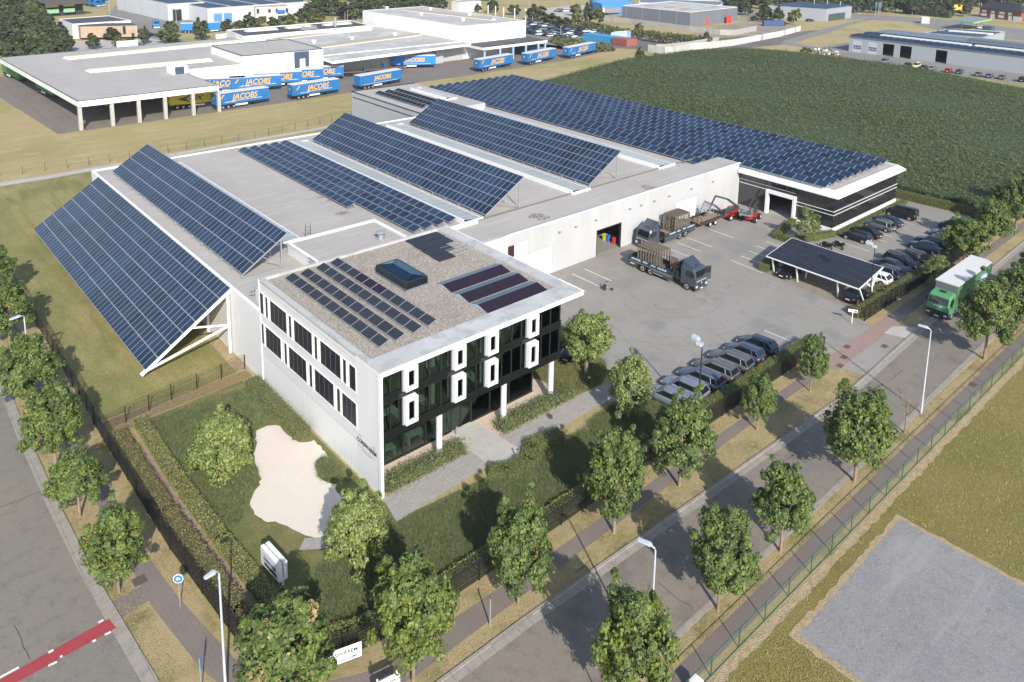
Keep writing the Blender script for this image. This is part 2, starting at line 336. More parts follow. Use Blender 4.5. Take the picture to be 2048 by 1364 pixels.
# white gravel garden
ggp = pp((511, 868), (514, 858), (555, 848), (570, 862), (593, 884), (625, 884), (628, 878), (700, 955), (676, 958), (640, 968), (628, 940), (627, 925), (668, 975), (674, 985), (694, 1010), (694, 1036), (660, 1066), (640, 1078), (617, 1074), (583, 1054), (556, 1046), (528, 1044), (503, 1022), (500, 1005), (508, 985), (521, 965), (519, 940), (504, 915), (514, 890))
ggp = [(x, y) for x, y in ggp if True]
GS('gravel_garden', rough(smooth(ggp[:7]+[tuple(P(690, 955)[:2])]+ggp[12:], 1), .06, .3), .022, m_grav)
GS('garden_lawn', smooth(pp((627, 925), (645, 912), (662, 918), (690, 945), (706, 962), (690, 970), (660, 968), (636, 955)), 1), .028, m_garden)
GS('garden_lawn', [(-11.3, 21.9), (-.2, 22.6), (-.2, -.2), (0, -3), (26, -5.6), (26.8, -9.6), (3, -9.3), (-5, -9.6), (-8.6, -8.2), (-11.3, -4.2)], .014, m_garden)
GS('garden_lawn', [(18.6, 5.5), (20.4, 4), (20.4, -.3), (24.4, -.6), (27.6, 1), (30, 11), (30.4, 21), (20.2, 21), (18.6, 9)], .014, m_garden)
GS('path', [(-7.2, -1), (-5.5, -2.3), (-4.2, -1.9), (-6.4, -.2)], .028, m_stone)
# strip of bare earth along the left hedge
m_earth = M('bare_earth', (.32, .24, .175), .95, var=[(2, (.26, .20, .13), .45, .7), (15, (.40, .29, .22), .5, .8)])
GS('bare_earth', [(-12.0, 17.6), (-11.5, 18.2), (-11.6, 5), (-11.2, -4), (-11.9, -4), (-12.3, 5)], .018, m_earth)
GS('bare_earth', [(-13.4, 24.0), (-.4, 24.1), (-.4, 22.6), (-10.6, 22.1), (-13.4, 20.6)], .022, M('mulch', (.22, .155, .085), .95, var=[(3, (.13, .125, .04), .45, .6), (15, (.32, .24, .15), .5, .8)]))
GS('bare_earth', [(-.2, 21), (-.2, 80), (-1.2, 80), (-1.1, 30), (-1.4, 21.5)], .018, m_soil)
# plot of crushed stone and its dry rim, lower right
GS('bare_earth', rough([(12.5, -27.85), (28.5, -27.7), (28.6, -60), (12.2, -60)], .07), .03, m_soil)
GS('stone_plot', rough([(13.0, -28.3), (28.1, -28.15), (28.1, -60), (12.7, -60)], .045), .036, m_blue)
GS('bare_earth', rough([(-40, -27.0), (140, -26.95), (140, -26.35), (-40, -26.4)], .07), .03, m_soil)
# road paint
b = MB()
def pline(x0, y0, x1, y1, w_=.11): b.beam((x0, y0, .04), (x1, y1, .04), w_, .012)
for x in (31, 33.6, 36.1, 38.6, 41.1, 43.6, 46.1): pline(x, -9.1, x, -5.1)
for x in (36.0, 38.1, 40.4, 42.7): pline(x-.3, 19.3, x-.3, 14.6)
for i, x in enumerate((53.5, 56.3, 59, 61.6, 66.9)): pline(x, 17.2, x, 13.0 if i else 14.6)
for x0, x1, y in ((69.3, 69.3, 9.1), (66.8, 66.8, 9.1), (64.4, 64.4, 8.8), (62.0, 62.0, 8.5), (59.7, 59.4, 8.5)): pline(x0, y, x1, 3.6)
for x in (77.6, 80.3, 82.9, 85.5, 88.1, 90.7, 93.3, 95.9): pline(x, 2.9, x, -2.2)
tag(b.build('parking_markings', m_whitepaint), kind='structure')
b = MB(); q = pp((217.5, 1238.5), (233, 1257), (62, 1350.5), (-60, 1417), (-60, 1394), (37, 1340))
sheet('crossing_paint', q, .05, m_redpaint)
for (ax, ay, bx, by) in ((197, 1247, 207, 1241), (97, 1307, 107, 1301), (-5, 1359, 38, 1336), (210, 1271, 222, 1265), (97, 1333, 114, 1325), (120, 1316, 125, 1313), (185, 1285, 192, 1281)):
    a = P(ax, ay); c = P(bx, by); b.beam((a[0], a[1], .056), (c[0], c[1], .056), .16, .012)
tag(b.build('crossing_markings', m_whitepaint), kind='structure')
# faint tyre arcs and drips on the yard
m_ty_ = M('tyre_mark', (.20, .187, .17), .9); b = MB(); q0 = P(1335, 585)
for r, a0, a1 in ((4.6, 2.6, 5.9), (6.5, 2.9, 5.6), (11, 3.6, 4.7), (12.9, 3.5, 4.8)):
    n = 40
    for k in range(n):
        if RNG.random() < .25: continue
        t0, t1 = a0+(a1-a0)*k/n, a0+(a1-a0)*(k+1)/n; ww = .10
        b.face([(q0[0]+rr*math.cos(t), q0[1]+rr*math.sin(t), .0245) for rr, t in ((r, t0), (r, t1), (r+ww, t1), (r+ww, t0))][::-1])
for k in range(26):
    x, y, r = RNG.uniform(30, 98), RNG.uniform(-8, 18), RNG.uniform(.08, .35); b.face([(x+r*RNG.uniform(.7, 1.1)*math.cos(t), y+r*RNG.uniform(.7, 1.1)*math.sin(t), .0246+.0001*k) for t in np.linspace(0, 6.28, 10, endpoint=False)])
tag(b.build('tyre_marks', m_ty_), kind='structure')
# cracks and tar joints in the road
b = MB()
def crack(pts, w_=.035):
    for i in range(len(pts)-1):
        a = P(*pts[i]); c = P(*pts[i+1]); n = 5; pr = a
        for k in range(1, n+1):
            q = a+(c-a)*k/n+(0 if k == n else 1)*np.array([*RNG.normal(size=2)*.05, 0])
            b.beam((pr[0], pr[1], .034), (q[0], q[1], .034), w_, .006); pr = q
crack([(1780, 760), (1797, 748), (1804, 740)]); crack([(1530, 905), (1556, 920)]); crack([(1555, 935), (1592, 905)]); crack([(1592, 912), (1612, 927)])
crack([(1315, 1165), (1345, 1190), (1385, 1218)]); crack([(1292, 1190), (1300, 1170)]); crack([(1150, 1150), (1180, 1120)]); crack([(1745, 780), (1767, 768)], .1)
crack([(1505, 893), (1540, 912)]); crack([(0, 1015), (95, 980)], .05); crack([(28, 1250), (60, 1320)], .04); crack([(1700, 800), (1760, 770)], .03)
tag(b.build('road_cracks', M('tar', (.055, .05, .05), .8)), kind='structure')
b = MB()
for px, py in ((1694, 694), (1769, 693), (1680, 732), (1688, 715), (1946, 770)):
    a = P(px, py); b.box(a[0]-.4, a[1]-.3, .03, a[0]+.4, a[1]+.3, .05)
a = P(279, 1162); b.box(a[0]-.4, a[1]-.4, .03, a[0]+.4, a[1]+.4, .05)
tag(b.build('drain_covers', M('drain', (.11, .08, .065), .7)), kind='structure')
# ------------------------------------------------------------------ far ground
GS('depot_yard', [(7.2, 134.2), (48.8, 134.8), (84, 136.8), (133, 139.5), (164, 142.3), (190, 149), (182, 166), (168, 190), (120, 216), (20, 216), (2, 205), (4.9, 180)], .02, m_jpave)
GS('path', pp((-40, 371), (100, 350), (300, 315), (512, 277), (640, 255), (725, 239))+pp((725, 243), (640, 259), (512, 282), (300, 321), (100, 357), (-40, 379)), .02, m_conc)
GS('depot_yard', pp((175, 58), (240, 6), (400, 3), (392, 45), (330, 88), (290, 90), (260, 60)), .02, m_asph)
GS('side_yard', pp((150, 82), (300, 76), (360, 90), (360, 104), (140, 112)), .024, m_conc)
GS('car_park', pp((1040, 38), (1100, 42), (1250, 68), (1170, 104), (1100, 96), (1040, 88)), .02, m_asph)
GS('car_park', pp((1080, 18), (1160, 8), (1200, 20), (1150, 38), (1100, 30)), .02, m_conc)
GS('scrap_yard', pp((1160, 96), (1230, 78), (1400, 78), (1500, 72), (1560, 66), (1640, 60), (1560, 90), (1380, 106), (1290, 100), (1230, 96)), .02, M('dark_yard', (.15, .135, .125), .92, var=[(.1, (.12, .11, .10), .4, .6)]))
GS('storage_yard', pp((1385, 66), (1500, 40), (1600, 50), (1570, 66), (1500, 72), (1420, 72)), .03, M('sandy_yard', (.30, .25, .20), .95, var=[(.1, (.24, .20, .16), .4, .6)]))
GS('side_road', pp((1592, 92), (1560, 84), (1640, 60), (1700, 44), (1745, 38), (1700, 50), (1650, 68), (1592, 84), (1600, 90)), .03, m_asph)
GS('side_road', pp((1700, 103), (1575, 85), (1560, 88), (1600, 94), (1700, 116)), .033, m_asph)
GS('depot_yard', pp((1632, 96), (1700, 84), (1960, 110), (2200, 140), (2200, 192), (2048, 168), (1860, 143), (1700, 117)), .038, m_asph)
GS('main_road', pp((1480, 24), (1700, 28), (1820, 34), (1950, 46), (2200, 80), (2200, 95), (1950, 58), (1820, 44), (1700, 38), (1480, 34)), .03, m_asph)
GS('forecourt', pp((1820, 46), (1900, 44), (2020, 66), (2060, 62), (2060, 80), (1960, 78), (1880, 62)), .036, m_asph)

# ------------------------------------------------------------------ building materials
m_white = M('white_render', (.80, .80, .79), .6, var=[(.6, (.76, .76, .75), .45, .65)])
m_whitep = M('white_paint_metal', (.80, .80, .80), .45)
m_clad = M('pale_cladding', (.70, .705, .71), .6, var=[(.25, (.66, .665, .67), .4, .6), (5, (.74, .74, .745), .5, .8)])
m_cladh = M('lined_cladding', (.72, .725, .735), .55, lines=[(.5, .02, (.55, .55, .56), 2)])
m_corr = M('corrugated_white', (.78, .785, .785), .5, lines=[(.55, .035, (.60, .60, .61), 1)])
m_render2 = M('warehouse_panel', (.455, .46, .47), .75, var=[(.15, (.43, .435, .44), .4, .6), (.5, (.48, .485, .49), .5, .75, (1, 1, .15))], lines=[(12.2, .04, (.33, .33, .33), 0)])
m_roof = M('roof_membrane', (.40, .375, .35), .9, var=[(.12, (.36, .335, .31), .42, .62, (1, .25, 1)), (.5, (.44, .42, .395), .5, .72, (.4, 2, 1)), (3, (.37, .35, .33), .5, .8)])
m_roof2 = M('roof_membrane_patch', (.44, .43, .41), .85, var=[(.35, (.52, .52, .52), .5, .56), (.12, (.38, .37, .35), .4, .6)])
m_coping = M('coping_metal', (.45, .45, .44), .6, var=[(.35, (.50, .50, .50), .52, .60), (.6, (.39, .38, .37), .52, .6)])
m_rgrav = M('roof_gravel', (.37, .325, .27), .95, var=[(.35, (.28, .24, .195), .5, .72), (6, (.15, .125, .10), .52, .62), (8, (.62, .57, .50), .54, .64)], bump=(30, .9, .06))
m_dark = M('dark_frame', (.025, .027, .03), .35)
m_black = M('black_gloss', (.012, .015, .014), .12, spec=.5)
m_int = M('interior_floor', (.19, .17, .14), .7, var=[(.7, (.24, .21, .18), .45, .6)])
m_intw = M('interior_wall', (.46, .47, .44), .8)
m_desk = M('desk', (.62, .66, .68), .6)
m_glass = glassmat('tinted_glass', (.58, .64, .60), .25, .015, (.75, .85, .85))
m_glassd = glassmat('dark_glass', (.06, .07, .075), .35, .02, (.7, .75, .8))
m_pvd = M('pv_black', (.018, .019, .028), .4, lines=[(.155, .008, (.045, .048, .065), 1)], spec=.22)
m_pv = M('pv_cell_blue', (.015, .030, .060), .3, isl=.3, obr=.2, spec=.28, var=[(.25, (.022, .044, .085), .42, .65), (3, (.010, .022, .055), .55, .8)])
m_pv2 = M('pv_cell_navy', (.007, .010, .020), .5, isl=.25, obr=.2, spec=.12)
m_alu = M('aluminium', (.50, .51, .53), .5, .5)
m_galv = M('galvanised_steel', (.42, .44, .46), .5, .5)
m_lines = M('pv_busbar', (.26, .28, .31), .5)
m_purple = M('pv_thin_film', (.024, .016, .028), .5, spec=.15, lines=[(1.02, .02, (.045, .035, .05), 0)])
m_bluepl = M('blue_deflector', (.09, .13, .18), .4, lines=[(1.02, .025, (.06, .10, .15), 0)])
m_paleb = M('pale_blue_sheet', (.33, .44, .50), .5)
m_skyl = M('skylight_sheet', (.36, .39, .37), .5, lines=[(1.7, .14, (.56, .58, .58), 1)], var=[(.2, (.42, .44, .42), .4, .6)])
m_skylc = M('cream_skylight', (.66, .63, .47), .5, lines=[(2.2, .12, (.5, .48, .36), 0)])
m_skylb = M('brown_skylight', (.33, .28, .20), .6)
m_grey = M('grey_sheet', (.40, .42, .45), .5, lines=[(1, .03, (.33, .35, .37), 1), (1, .03, (.33, .35, .37), 0)])
m_slate = M('slate_sheet', (.15, .175, .21), .5, var=[(.2, (.13, .155, .19), .4, .6)])
m_navy = M('navy_panel', (.05, .075, .12), .5)
m_bl = M('black_roof', (.055, .058, .065), .8, var=[(.2, (.08, .08, .085), .4, .6)])

# ------------------------------------------------------------------ office
office = thing('office_building', 'three storey white office with black glass front and projecting flat roof', 'office building')
XE = 19.05
b = MB()
b.box(0, 3.35, 3.05, .3, 21.1, 10.2, 0); b.box(0, 3.35, 0, .3, 21.1, 3.05, 1); b.box(-.04, 0, 0, .3, 3.35, 10.42, 2)
b.box(0.3, 20.8, 0, 19.5, 21.1, 10.2, 0); b.box(XE+.05, 9, 0, XE+.35, 20.8, 10.2, 0)
b.build('wall', [m_clad, m_corr, m_cladh], office)
MB().box(-.12, -.35, -.02, -.045, .02, 10.42).box(-.05, -.35, 0, .12, -.02, 10.15).build('corner_fin', m_whitep, office)
MB().box(-.06, 21.0, 0, .2, 21.25, 10.5).build('corner_trim', m_whitep, office)
# roof slab with coping all round, gravel bed inside
b = MB(); b.box(-.03, -.35, 10.15, 21.6, 21.15, 10.2, 0)
b.box(-.06, -.38, 10.13, 21.63, -.3, 10.52, 1); b.box(21.55, -.3, 10.13, 21.63, 21.18, 10.52, 1)
b.build('roof_edge', [m_whitep, m_whitep], office)
b = MB(); b.box(-.02, -.3, 10.2, 21.55, 1.95, 10.5); b.box(-.02, 1.95, 10.2, .5, 21.15, 10.5); b.box(20.2, 1.95, 10.2, 21.55, 21.15, 10.5); b.box(.5, 20.85, 10.2, 20.2, 21.15, 10.56)
b.build('coping', m_coping, office)
MB().box(.5, 1.95, 10.2, 20.2, 20.85, 10.32).build('roof', m_rgrav, office)
# floors, soffit, interior
b = MB(); b.box(.3, .12, 4.5, XE, 20.8, 4.85, 0); b.box(.3, .12, 7.6, XE, 20.8, 8.18, 0); b.box(.3, .12, 8.18, XE, 20.8, 8.2, 2); b.box(.3, .35, 9.98, XE, 20.8, 10.14, 1); b.box(.3, 3.0, .02, 18.3, 20.8, .06, 0)
b.build('floor', [m_int, m_intw, M('top_reflection_tint', (.20, .22, .19), .8)], office)  # top floor painted paler and greener, standing in for the lawn reflected in its glazing
b = MB()
for z0, z1 in ((4.85, 7.6), (8.2, 9.98), (.06, 4.5)):
    b.box(.4, 8.6, z0, 18.2, 8.8, z1, 0)
    for x in (4.6, 9.4, 13.2, 17.2): b.box(x, 5.0 if z0 > 4 else 6.2, z0, x+.15, 8.6, z1, 0)
for x in (5.6, 12.6, 17.9): b.box(x, 1.2, 4.85, x+.35, 1.55, 7.6, 0); b.box(x, 1.2, 8.2, x+.35, 1.55, 9.98, 0)
b.box(14.2, 3.9, .06, 16.2, 4.1, 2.2, 0)
b.build('partition', m_intw, office)
b = MB()
for x, y, z in ((1.0, 1.4, 4.85), (3.6, 1.2, 4.85), (8.8, 1.5, 4.85), (11.9, 1.4, 4.85), (13.6, 2.4, 4.85), (16.6, 1.6, 4.85), (5.2, 1.3, 8.2), (8.9, 1.5, 8.2), (13, 1.4, 8.2), (2, 3.4, .06), (5, 3.6, .06), (16, 4.4, .06), (12.9, 4.2, .06)):
    b = MB(); b.box(x, y, z+.7, x+1.6, y+.8, z+.75); b.box(x+.05, y+.05, z, x+.12, y+.75, z+.7); b.box(x+1.48, y+.05, z, x+1.55, y+.75, z+.7); b.build('desk', m_desk, office)
b = MB()
for z0, z1 in ((4.5, 5.3), (7.62, 8.3)): b.box(.12, -.02, z0, XE+.06, .1, z1); b.box(XE, .1, z0, XE+.06, 9, z1)
b.build('spandrel', m_black, office)
b = MB()
for z0, z1 in ((5.3, 7.62), (8.3, 10.15)):
    b.box(.12, .03, z0, XE, .05, z1); b.box(XE+.02, .05, z0, XE+.04, 9, z1)
b.build('glazing', m_glass, office)
b = MB()
for z0, z1 in ((5.3, 7.62), (8.3, 10.15)):
    for x in (.98, 3.56, 4.56, 5.71, 8.35, 9.3, 12.1, 13.2, 14.3, 16.7, 17.8, 18.95): b.box(x-.04, -.01, z0, x+.04, .12, z1)
    for y in (1.5, 3, 4.5, 6, 7.5, 9): b.box(XE-.02, y-.04, z0, XE+.05, y+.04, z1)
    b.box(.12, -.01, z1-.06, XE, .12, z1)
b.build('mullion', m_dark, office)
MB().box(.25, 2.9, .12, 8.85, 2.93, 4.5).box(11.1, 2.9, .12, 18.4, 2.93, 4.5).box(18.38, 2.93, .12, 18.41, 9, 4.5).build('ground_glazing', m_glass, office)
b = MB()
for x in (.3, 2.2, 4.0, 6.2, 8.9, 11.05, 13.2, 15.5, 18.35): b.box(x-.04, 2.86, .02, x+.04, 2.97, 4.5)
b.box(.25, 2.84, .0, 8.85, 2.98, .13); b.box(11.1, 2.84, 0, 18.45, 2.98, .13); b.box(18.33, 2.98, 0, 18.46, 9, .13)
b.build('ground_mullion', m_dark, office)
d = MB().box(8.95, 2.95, .06, 9.95, 2.97, 2.2).box(9.99, 2.95, .06, 11.0, 2.97, 2.2).build('door', m_glass, office)
MB().box(9.92, 2.9, .05, 10.0, 3, 2.3).box(8.9, 2.88, 2.2, 11.1, 3.0, 2.32).build('door_frame', m_dark, d)
MB().box(8.95, 2.92, 2.35, 11.05, 2.94, 4.5).build('transom_glazing', m_glass, office)
for q in ((18.8, .8), (13.05, .8), (6.1, .8)):
    MB().tube([(0, 0, 0), (0, 0, 4.5)], .27, 16).build('column', M('column_paint', (.62, .64, .69), .5), office, (q[0], q[1], 0))
for x in (2.62, 7.3, 10.72, 15.35):
    for z0, z1 in ((5.32, 7.55), (8.18, 10.13)):
        b = MB(); x0, x1 = x-.56, x+.56; g = .26; y0, y1 = -.52, -.03
        b.box(x0, y0, z0, x1, y1, z0+.3); b.box(x0, y0, z1-.3, x1, y1, z1); b.box(x0, y0, z0+.3, x0+g, y1, z1-.3); b.box(x1-g, y0, z0+.3, x1, y1, z1-.3)
        b.box(x0-.07, -.2, z0-.07, x0, -.03, z1, 1)
        f = b.build('window_frame', [m_whitep, M('frame_side', (.30, .31, .33), .5)], office)
        MB().box(x0+g+.04, y0+.16, z0+.34, x1-g-.04, y0+.2, z1-.34).build('pane', m_glassd, f)
        MB().box(x0+g, y0+.1, z0+.3, x0+g+.05, y0+.16, z1-.3).box(x1-g-.05, y0+.1, z0+.3, x1-g, y0+.16, z1-.3).box(x0+g, y0+.1, z0+.3, x1-g, y0+.16, z0+.36).build('pane_frame', m_galv, f)
# left facade: dark photovoltaic windows in white reveals
def leftwin(y0, y1, z0, z1):
    b = MB(); f = .10
    b.box(-.07, y0-f, z0-f, -.01, y1+f, z0); b.box(-.07, y0-f, z1, -.01, y1+f, z1+f*.6); b.box(-.07, y0-f*1.3, z0, -.01, y0, z1); b.box(-.07, y1, z0, -.01, y1+f*1.3, z1)
    fr = b.build('window_frame', m_whitep, office)
    q = MB().box(-.02, y0, z0, -.005, y1, z1, 0)
    n = max(1, round((y1-y0)/.85))
    for k in range(1, n): y = y0+(y1-y0)*k/n; q.box(-.03, y-.012, z0, -.02, y+.012, z1, 1)
    q.build('pane', [m_pvd, M('pane_joint', (.16, .17, .20), .4)], fr)
for y0, y1 in ((3.38, 4.4), (5.75, 9.17), (10.6, 14.0), (15.4, 18.8), (20.2, 20.98), (4.85, 5.4), (9.67, 10.2), (14.45, 15.0), (19.25, 19.8)): leftwin(y0, y1, 7.2, 9.3)
for y0, y1 in ((3.38, 5.64), (7.0, 10.33), (11.8, 15.2), (16.75, 20.0), (5.95, 6.5), (10.75, 11.3), (15.55, 16.1), (20.35, 20.9)): leftwin(y0, y1, 4.12, 6.22)
MB().box(-.012, 3.35, 3.02, .0, 21.1, 3.08).box(-.012, 3.35, 9.88, 0, 21.1, 9.93).box(-.012, 12.45, 0, 0, 12.5, 3.05).build('joint', M('joint_grey', (.45, .46, .47), .6), office)
m_ink = M('sign_ink', (.05, .055, .075), .5)
m_ink2 = M('sign_ink_grey', (.30, .31, .34), .5)
t_ = text('CORSWAREM', .50, m_ink, office, (-.06, 1.86, 3.12), (math.pi/2, 0, -math.pi/2), bold=.02, sx=.93, space=1.04, name='sign_lettering')

for k, (yy, zz) in enumerate(((1.87, 2.78), (1.87, 2.6))):
    MB().box(-.065, yy-[1.35, .75][k], zz, -.05, yy+[1.35, .75][k], zz+.05).build('sign_line', m_ink2, office)
b = MB()
for yy in (2.85, .78):
    n = 10
    for k in range(n):
        a0, a1 = math.pi*k/n, math.pi*(k+1)/n
        if k in (4, 5) and yy > 2: pass
        for rr, th in ((.26, .05), (.14, .035)):
            b.face([(-.065, yy+rr*math.cos(a0), 3.66+.5*rr*math.sin(a0)), (-.065, yy+rr*math.cos(a1), 3.66+.5*rr*math.sin(a1)), (-.065, yy+(rr-th)*math.cos(a1), 3.66+.5*(rr-th)*math.sin(a1)), (-.065, yy+(rr-th)*math.cos(a0), 3.66+.5*(rr-th)*math.sin(a0))][::-1])
b.build('sign_emblem', m_ink, office)
# glass roof lantern
L_ = thing('roof_lantern', 'glass lantern with hipped glass top standing on the gravel of the office roof', 'skylight', (9.25, 10.4, 10.32))
MB().box(-.1, -.1, 0, 2.45, 5.25, .14).build('kerb', m_slate, L_)
b = MB(); X, Y, z = 2.35, 5.15, .85
b.box(0, 0, .14, X, .03, z); b.box(0, Y-.03, .14, X, Y, z); b.box(0, 0, .14, .03, Y, z); b.box(X-.03, 0, .14, X, Y, z)
ap, aq = (X/2, 1.0, z+.18), (X/2, Y-1.0, z+.18)
b.face([(0, 0, z), (X, 0, z), ap]); b.face([(X, 0, z), (X, Y, z), aq, ap]); b.face([(X, Y, z), (0, Y, z), aq]); b.face([(0, Y, z), (0, 0, z), ap, aq])
b.build('glass', glassmat('lantern_glass', (.22, .34, .42), .5, .02, (.6, .8, .95)), L_)
b = MB()
for p, q in (((0, 0, z), ap), ((X, 0, z), ap), ((X, Y, z), aq), ((0, Y, z), aq), (ap, aq), ((0, 0, z), (X, 0, z)), ((X, 0, z), (X, Y, z)), ((0, Y, z), (X, Y, z)), ((0, 0, z), (0, Y, z))): b.beam(p, q, .06)
for x, y in ((0, 0), (X, 0), (X, Y), (0, Y), (0, Y/2), (X, Y/2)): b.beam((x, y, .1), (x, y, z), .06)
b.build('frame', m_dark, L_)
b = MB()
for k in range(5): b.beam((.1, .2+k, .45), (X-.1, 1.0+k, .8), .045); b.beam((.1, 1.0+k, .8), (X-.1, .2+k, .45), .045)
b.build('blind', M('pale_blind', (.45, .60, .72), .6), L_)
MB().box(.1, .1, .02, X-.1, Y-.1, .1).build('inner_curb', M('lantern_inner', (.05, .08, .09), .7), L_)

# ------------------------------------------------------------------ solar panels
def panel_mesh(name, ly, ls, cell=m_pv, buses=False, frame=m_alu, fw=.026):
    """panel lying in local XY: x along the slope (ls), y along the row (ly)"""
    b = MB(); b.box(0, 0, -.04, ls, ly, 0, 1); b.face([(fw, fw, .003), (ls-fw, fw, .003), (ls-fw, ly-fw, .003), (fw, ly-fw, .003)], 0)
    if buses:
        for k in range(1, 6): x = ls*k/6; b.face([(x-.008, fw, .006), (x+.008, fw, .006), (x+.008, ly-fw, .006), (x-.008, ly-fw, .006)], 2)
    return b.mesh(name, [cell, frame, m_lines])
def tiltmat(x, z, ang): return Matrix.Translation((x, 0, z)) @ Matrix.Rotation(-ang, 4, 'Y')
def array(name, label, x0, z0, x1, z1, y0, y1, rows, cols, group, gap=.02, cell=m_pv, ls=None):
    """a big tilted field of panels; the lowest, nearest hundred are parts, the rest one part"""
    ang = math.atan2(z1-z0, x1-x0); sl = math.hypot(z1-z0, x1-x0)/rows; pw = (y1-y0)/cols
    t = thing('solar_array' if not name else name, label, 'solar array', (x0, y0, z0), 0, group)
    me = panel_mesh('solar_panel', pw-gap, sl-.045, cell)
    T = Matrix.Rotation(-ang, 4, 'Y'); rest = MB(); n = 0
    base = MB(); base.v = [tuple(v.co) for v in me.vertices]; base.f = [tuple(p.vertices) for p in me.polygons]; base.m = [p.material_index for p in me.polygons]
    for c in range(cols):
        for r in range(rows):
            X = Matrix.Translation(T @ Vector((r*sl, c*pw, 0))) @ T
            if n < 100:
                o = link('solar_panel', me, t); o.matrix_local = X; n += 1
            else:
                k = len(rest.v); rest.v += [tuple(X @ Vector(v)) for v in base.v]; rest.f += [tuple(k+i for i in f) for f in base.f]; rest.m += base.m; rest.sm += [False]*len(base.f)
    if rest.v: rest.build('solar_panel', [cell, m_alu, m_lines], t)['kind'] = 'stuff'
    b = MB(); L = Vector((x1-x0, 0, z1-z0)); up = Vector((-math.sin(ang), 0, math.cos(ang)))
    for r in range(rows+1):
        q = L*(r/rows)-up*.09; b.beam((q.x, 0, q.z), (q.x, y1-y0, q.z), .06, .07)
    b.build('rail', m_galv, t)
    return t, ang, sl
A1, a1, s1 = array('', 'largest solar array, sloping from the lawn up to the left wall of the warehouse', -8.4, 1.25, .12, 7.12, 28.2, 75.2, 7, 50, 'tilted solar arrays')
for k in range(9):
    b = MB()
    y = .12+k*(46.7/8); w_ = .30
    b.beam((.15 if k else -.35, y, -.18 if k else -.45), (8.75, y, 5.87-.14), .2, .34); 
    if True:
        b.beam((8.12, y, -1.25), (8.12, y, 5.5), .24, .24)
        b.beam((8.1, y, 1.85), (4.5, y, 2.75), .16, .16); b.beam((8.1, y, 1.75), (.2, y, -.18), .18, .2)
    b.build('frame', m_whitep, A1)
A2, *_ = array('', 'narrow four-row solar array on the warehouse roof beside the big lawn array', 1.9, 7.45, 6.9, 10.75, 29.7, 75.4, 4, 48, 'tilted solar arrays')
A3, *_ = array('', 'middle five-row solar array on the warehouse roof above the office', 32.5, 7.4, 38.9, 11.2, 27.6, 74.4, 5, 50, 'tilted solar arrays')
A4, *_ = array('', 'right-hand five-row solar array on the warehouse roof near the yard wall', 52.0, 7.4, 58.6, 11.2, 28.0, 74.6, 5, 50, 'tilted solar arrays')
for A, dx, dz, Ly in ((A2, 5.0, 3.3, 45.7), (A3, 6.4, 3.8, 46.8), (A4, 6.6, 3.8, 46.6)):
    zr = -.4
    for k in range(17):
        b = MB()
        y = .1+k*(Ly-.2)/16
        b.beam((0, y, -.15), (dx, y, dz-.15), .1, .12); b.beam((.05, y, zr), (.05, y, -.1), .09); b.beam((dx-.7, y, zr), (dx-.7, y, dz-.6), .12)
        b.beam((dx*.45, y, dz*.45-.2), (dx-.7, y, zr+.15), .07); b.beam((.1, y, zr+.05), (dx-.7, y, zr+.05), .08)
        b.box(dx-.95, y-.2, zr, dx-.45, y+.2, zr+.1); b.box(-.12, y-.12, zr, .22, y+.12, zr+.08); b.build('frame', m_galv, A)
def rowthing(label, x, y0, y1, z, ang, ls, n, group, cell=m_pv, buses=False, skip=(), gap=.03, darkset=()):
    t = thing('solar_panel_row', label, 'solar panels', (x, y0, z), 0, group)
    pw = (y1-y0)/n; key = (round(pw, 3), ls, cell.name, buses)
    if key not in PMC: PMC[key] = panel_mesh('solar_panel', pw-gap, ls, cell, buses)
    T = Matrix.Rotation(-ang, 4, 'Y')
    for k in range(n):
        if k in skip: continue
        me = PMC[key]
        if k in darkset: me = panel_mesh('solar_panel', pw-gap, ls, m_purple, False)
        o = link('solar_panel', me, t); o.matrix_local = Matrix.Translation((0, k*pw, 0)) @ T
    b = MB(); h = math.sin(ang)*ls; w_ = math.cos(ang)*ls; Ly = y1-y0
    b.beam((.06, 0, -.07), (.06, Ly, -.07), .05); b.beam((w_-.06, 0, h-.08), (w_-.06, Ly, h-.08), .05)
    for k in range(0, n+1, 2):
        y = min(k*pw, Ly-.05); b.beam((w_-.1, y, -.2), (w_-.1, y, h-.06), .05); b.beam((0, y, -.15), (w_, y, -.15), .05); b.beam((.05, y, -.2), (.05, y, -.05), .05)
    b.build('rail', m_galv, t); return t
PMC = {}
# flat roof rows of the middle bay
NM = ['first', 'second', 'third', 'fourth', 'fifth', 'sixth', 'seventh', 'eighth', 'ninth', 'tenth', 'last']
for i, x in enumerate((20.5, 22.2, 23.95, 25.7, 27.45)):
    y0 = 41.3 if i == 0 else 28.6
    rowthing('%s row of blue panels from the left in the low five-row field on the roof' % NM[i] if i else 'short leftmost row of the low five-row panel field on the roof', x, y0, 76, 7.32, R_(17), 1.15, 22 if i == 0 else 30, 'low panel rows on the middle roof')
for i, x in enumerate((58.9, 61.2, 63.6)):
    rowthing('%s of three dark panel rows on the tall block behind the arrays' % ['left', 'middle', 'right'][i], x, 80.3, 98, 8.3, R_(17), 1.2, 13, 'dark panel rows on the rear block', m_pv2)
for k in range(11):
    y0 = 25.6 if k < 2 else 6.2
    rowthing('%s row from the left of the wide panel field beside the maize' % NM[k], 74.9+2.425*k, y0, 102.2, 6.75, R_(19), 1.62, 42 if k < 2 else 52, 'wide panel field on the right roof', gap=.05)
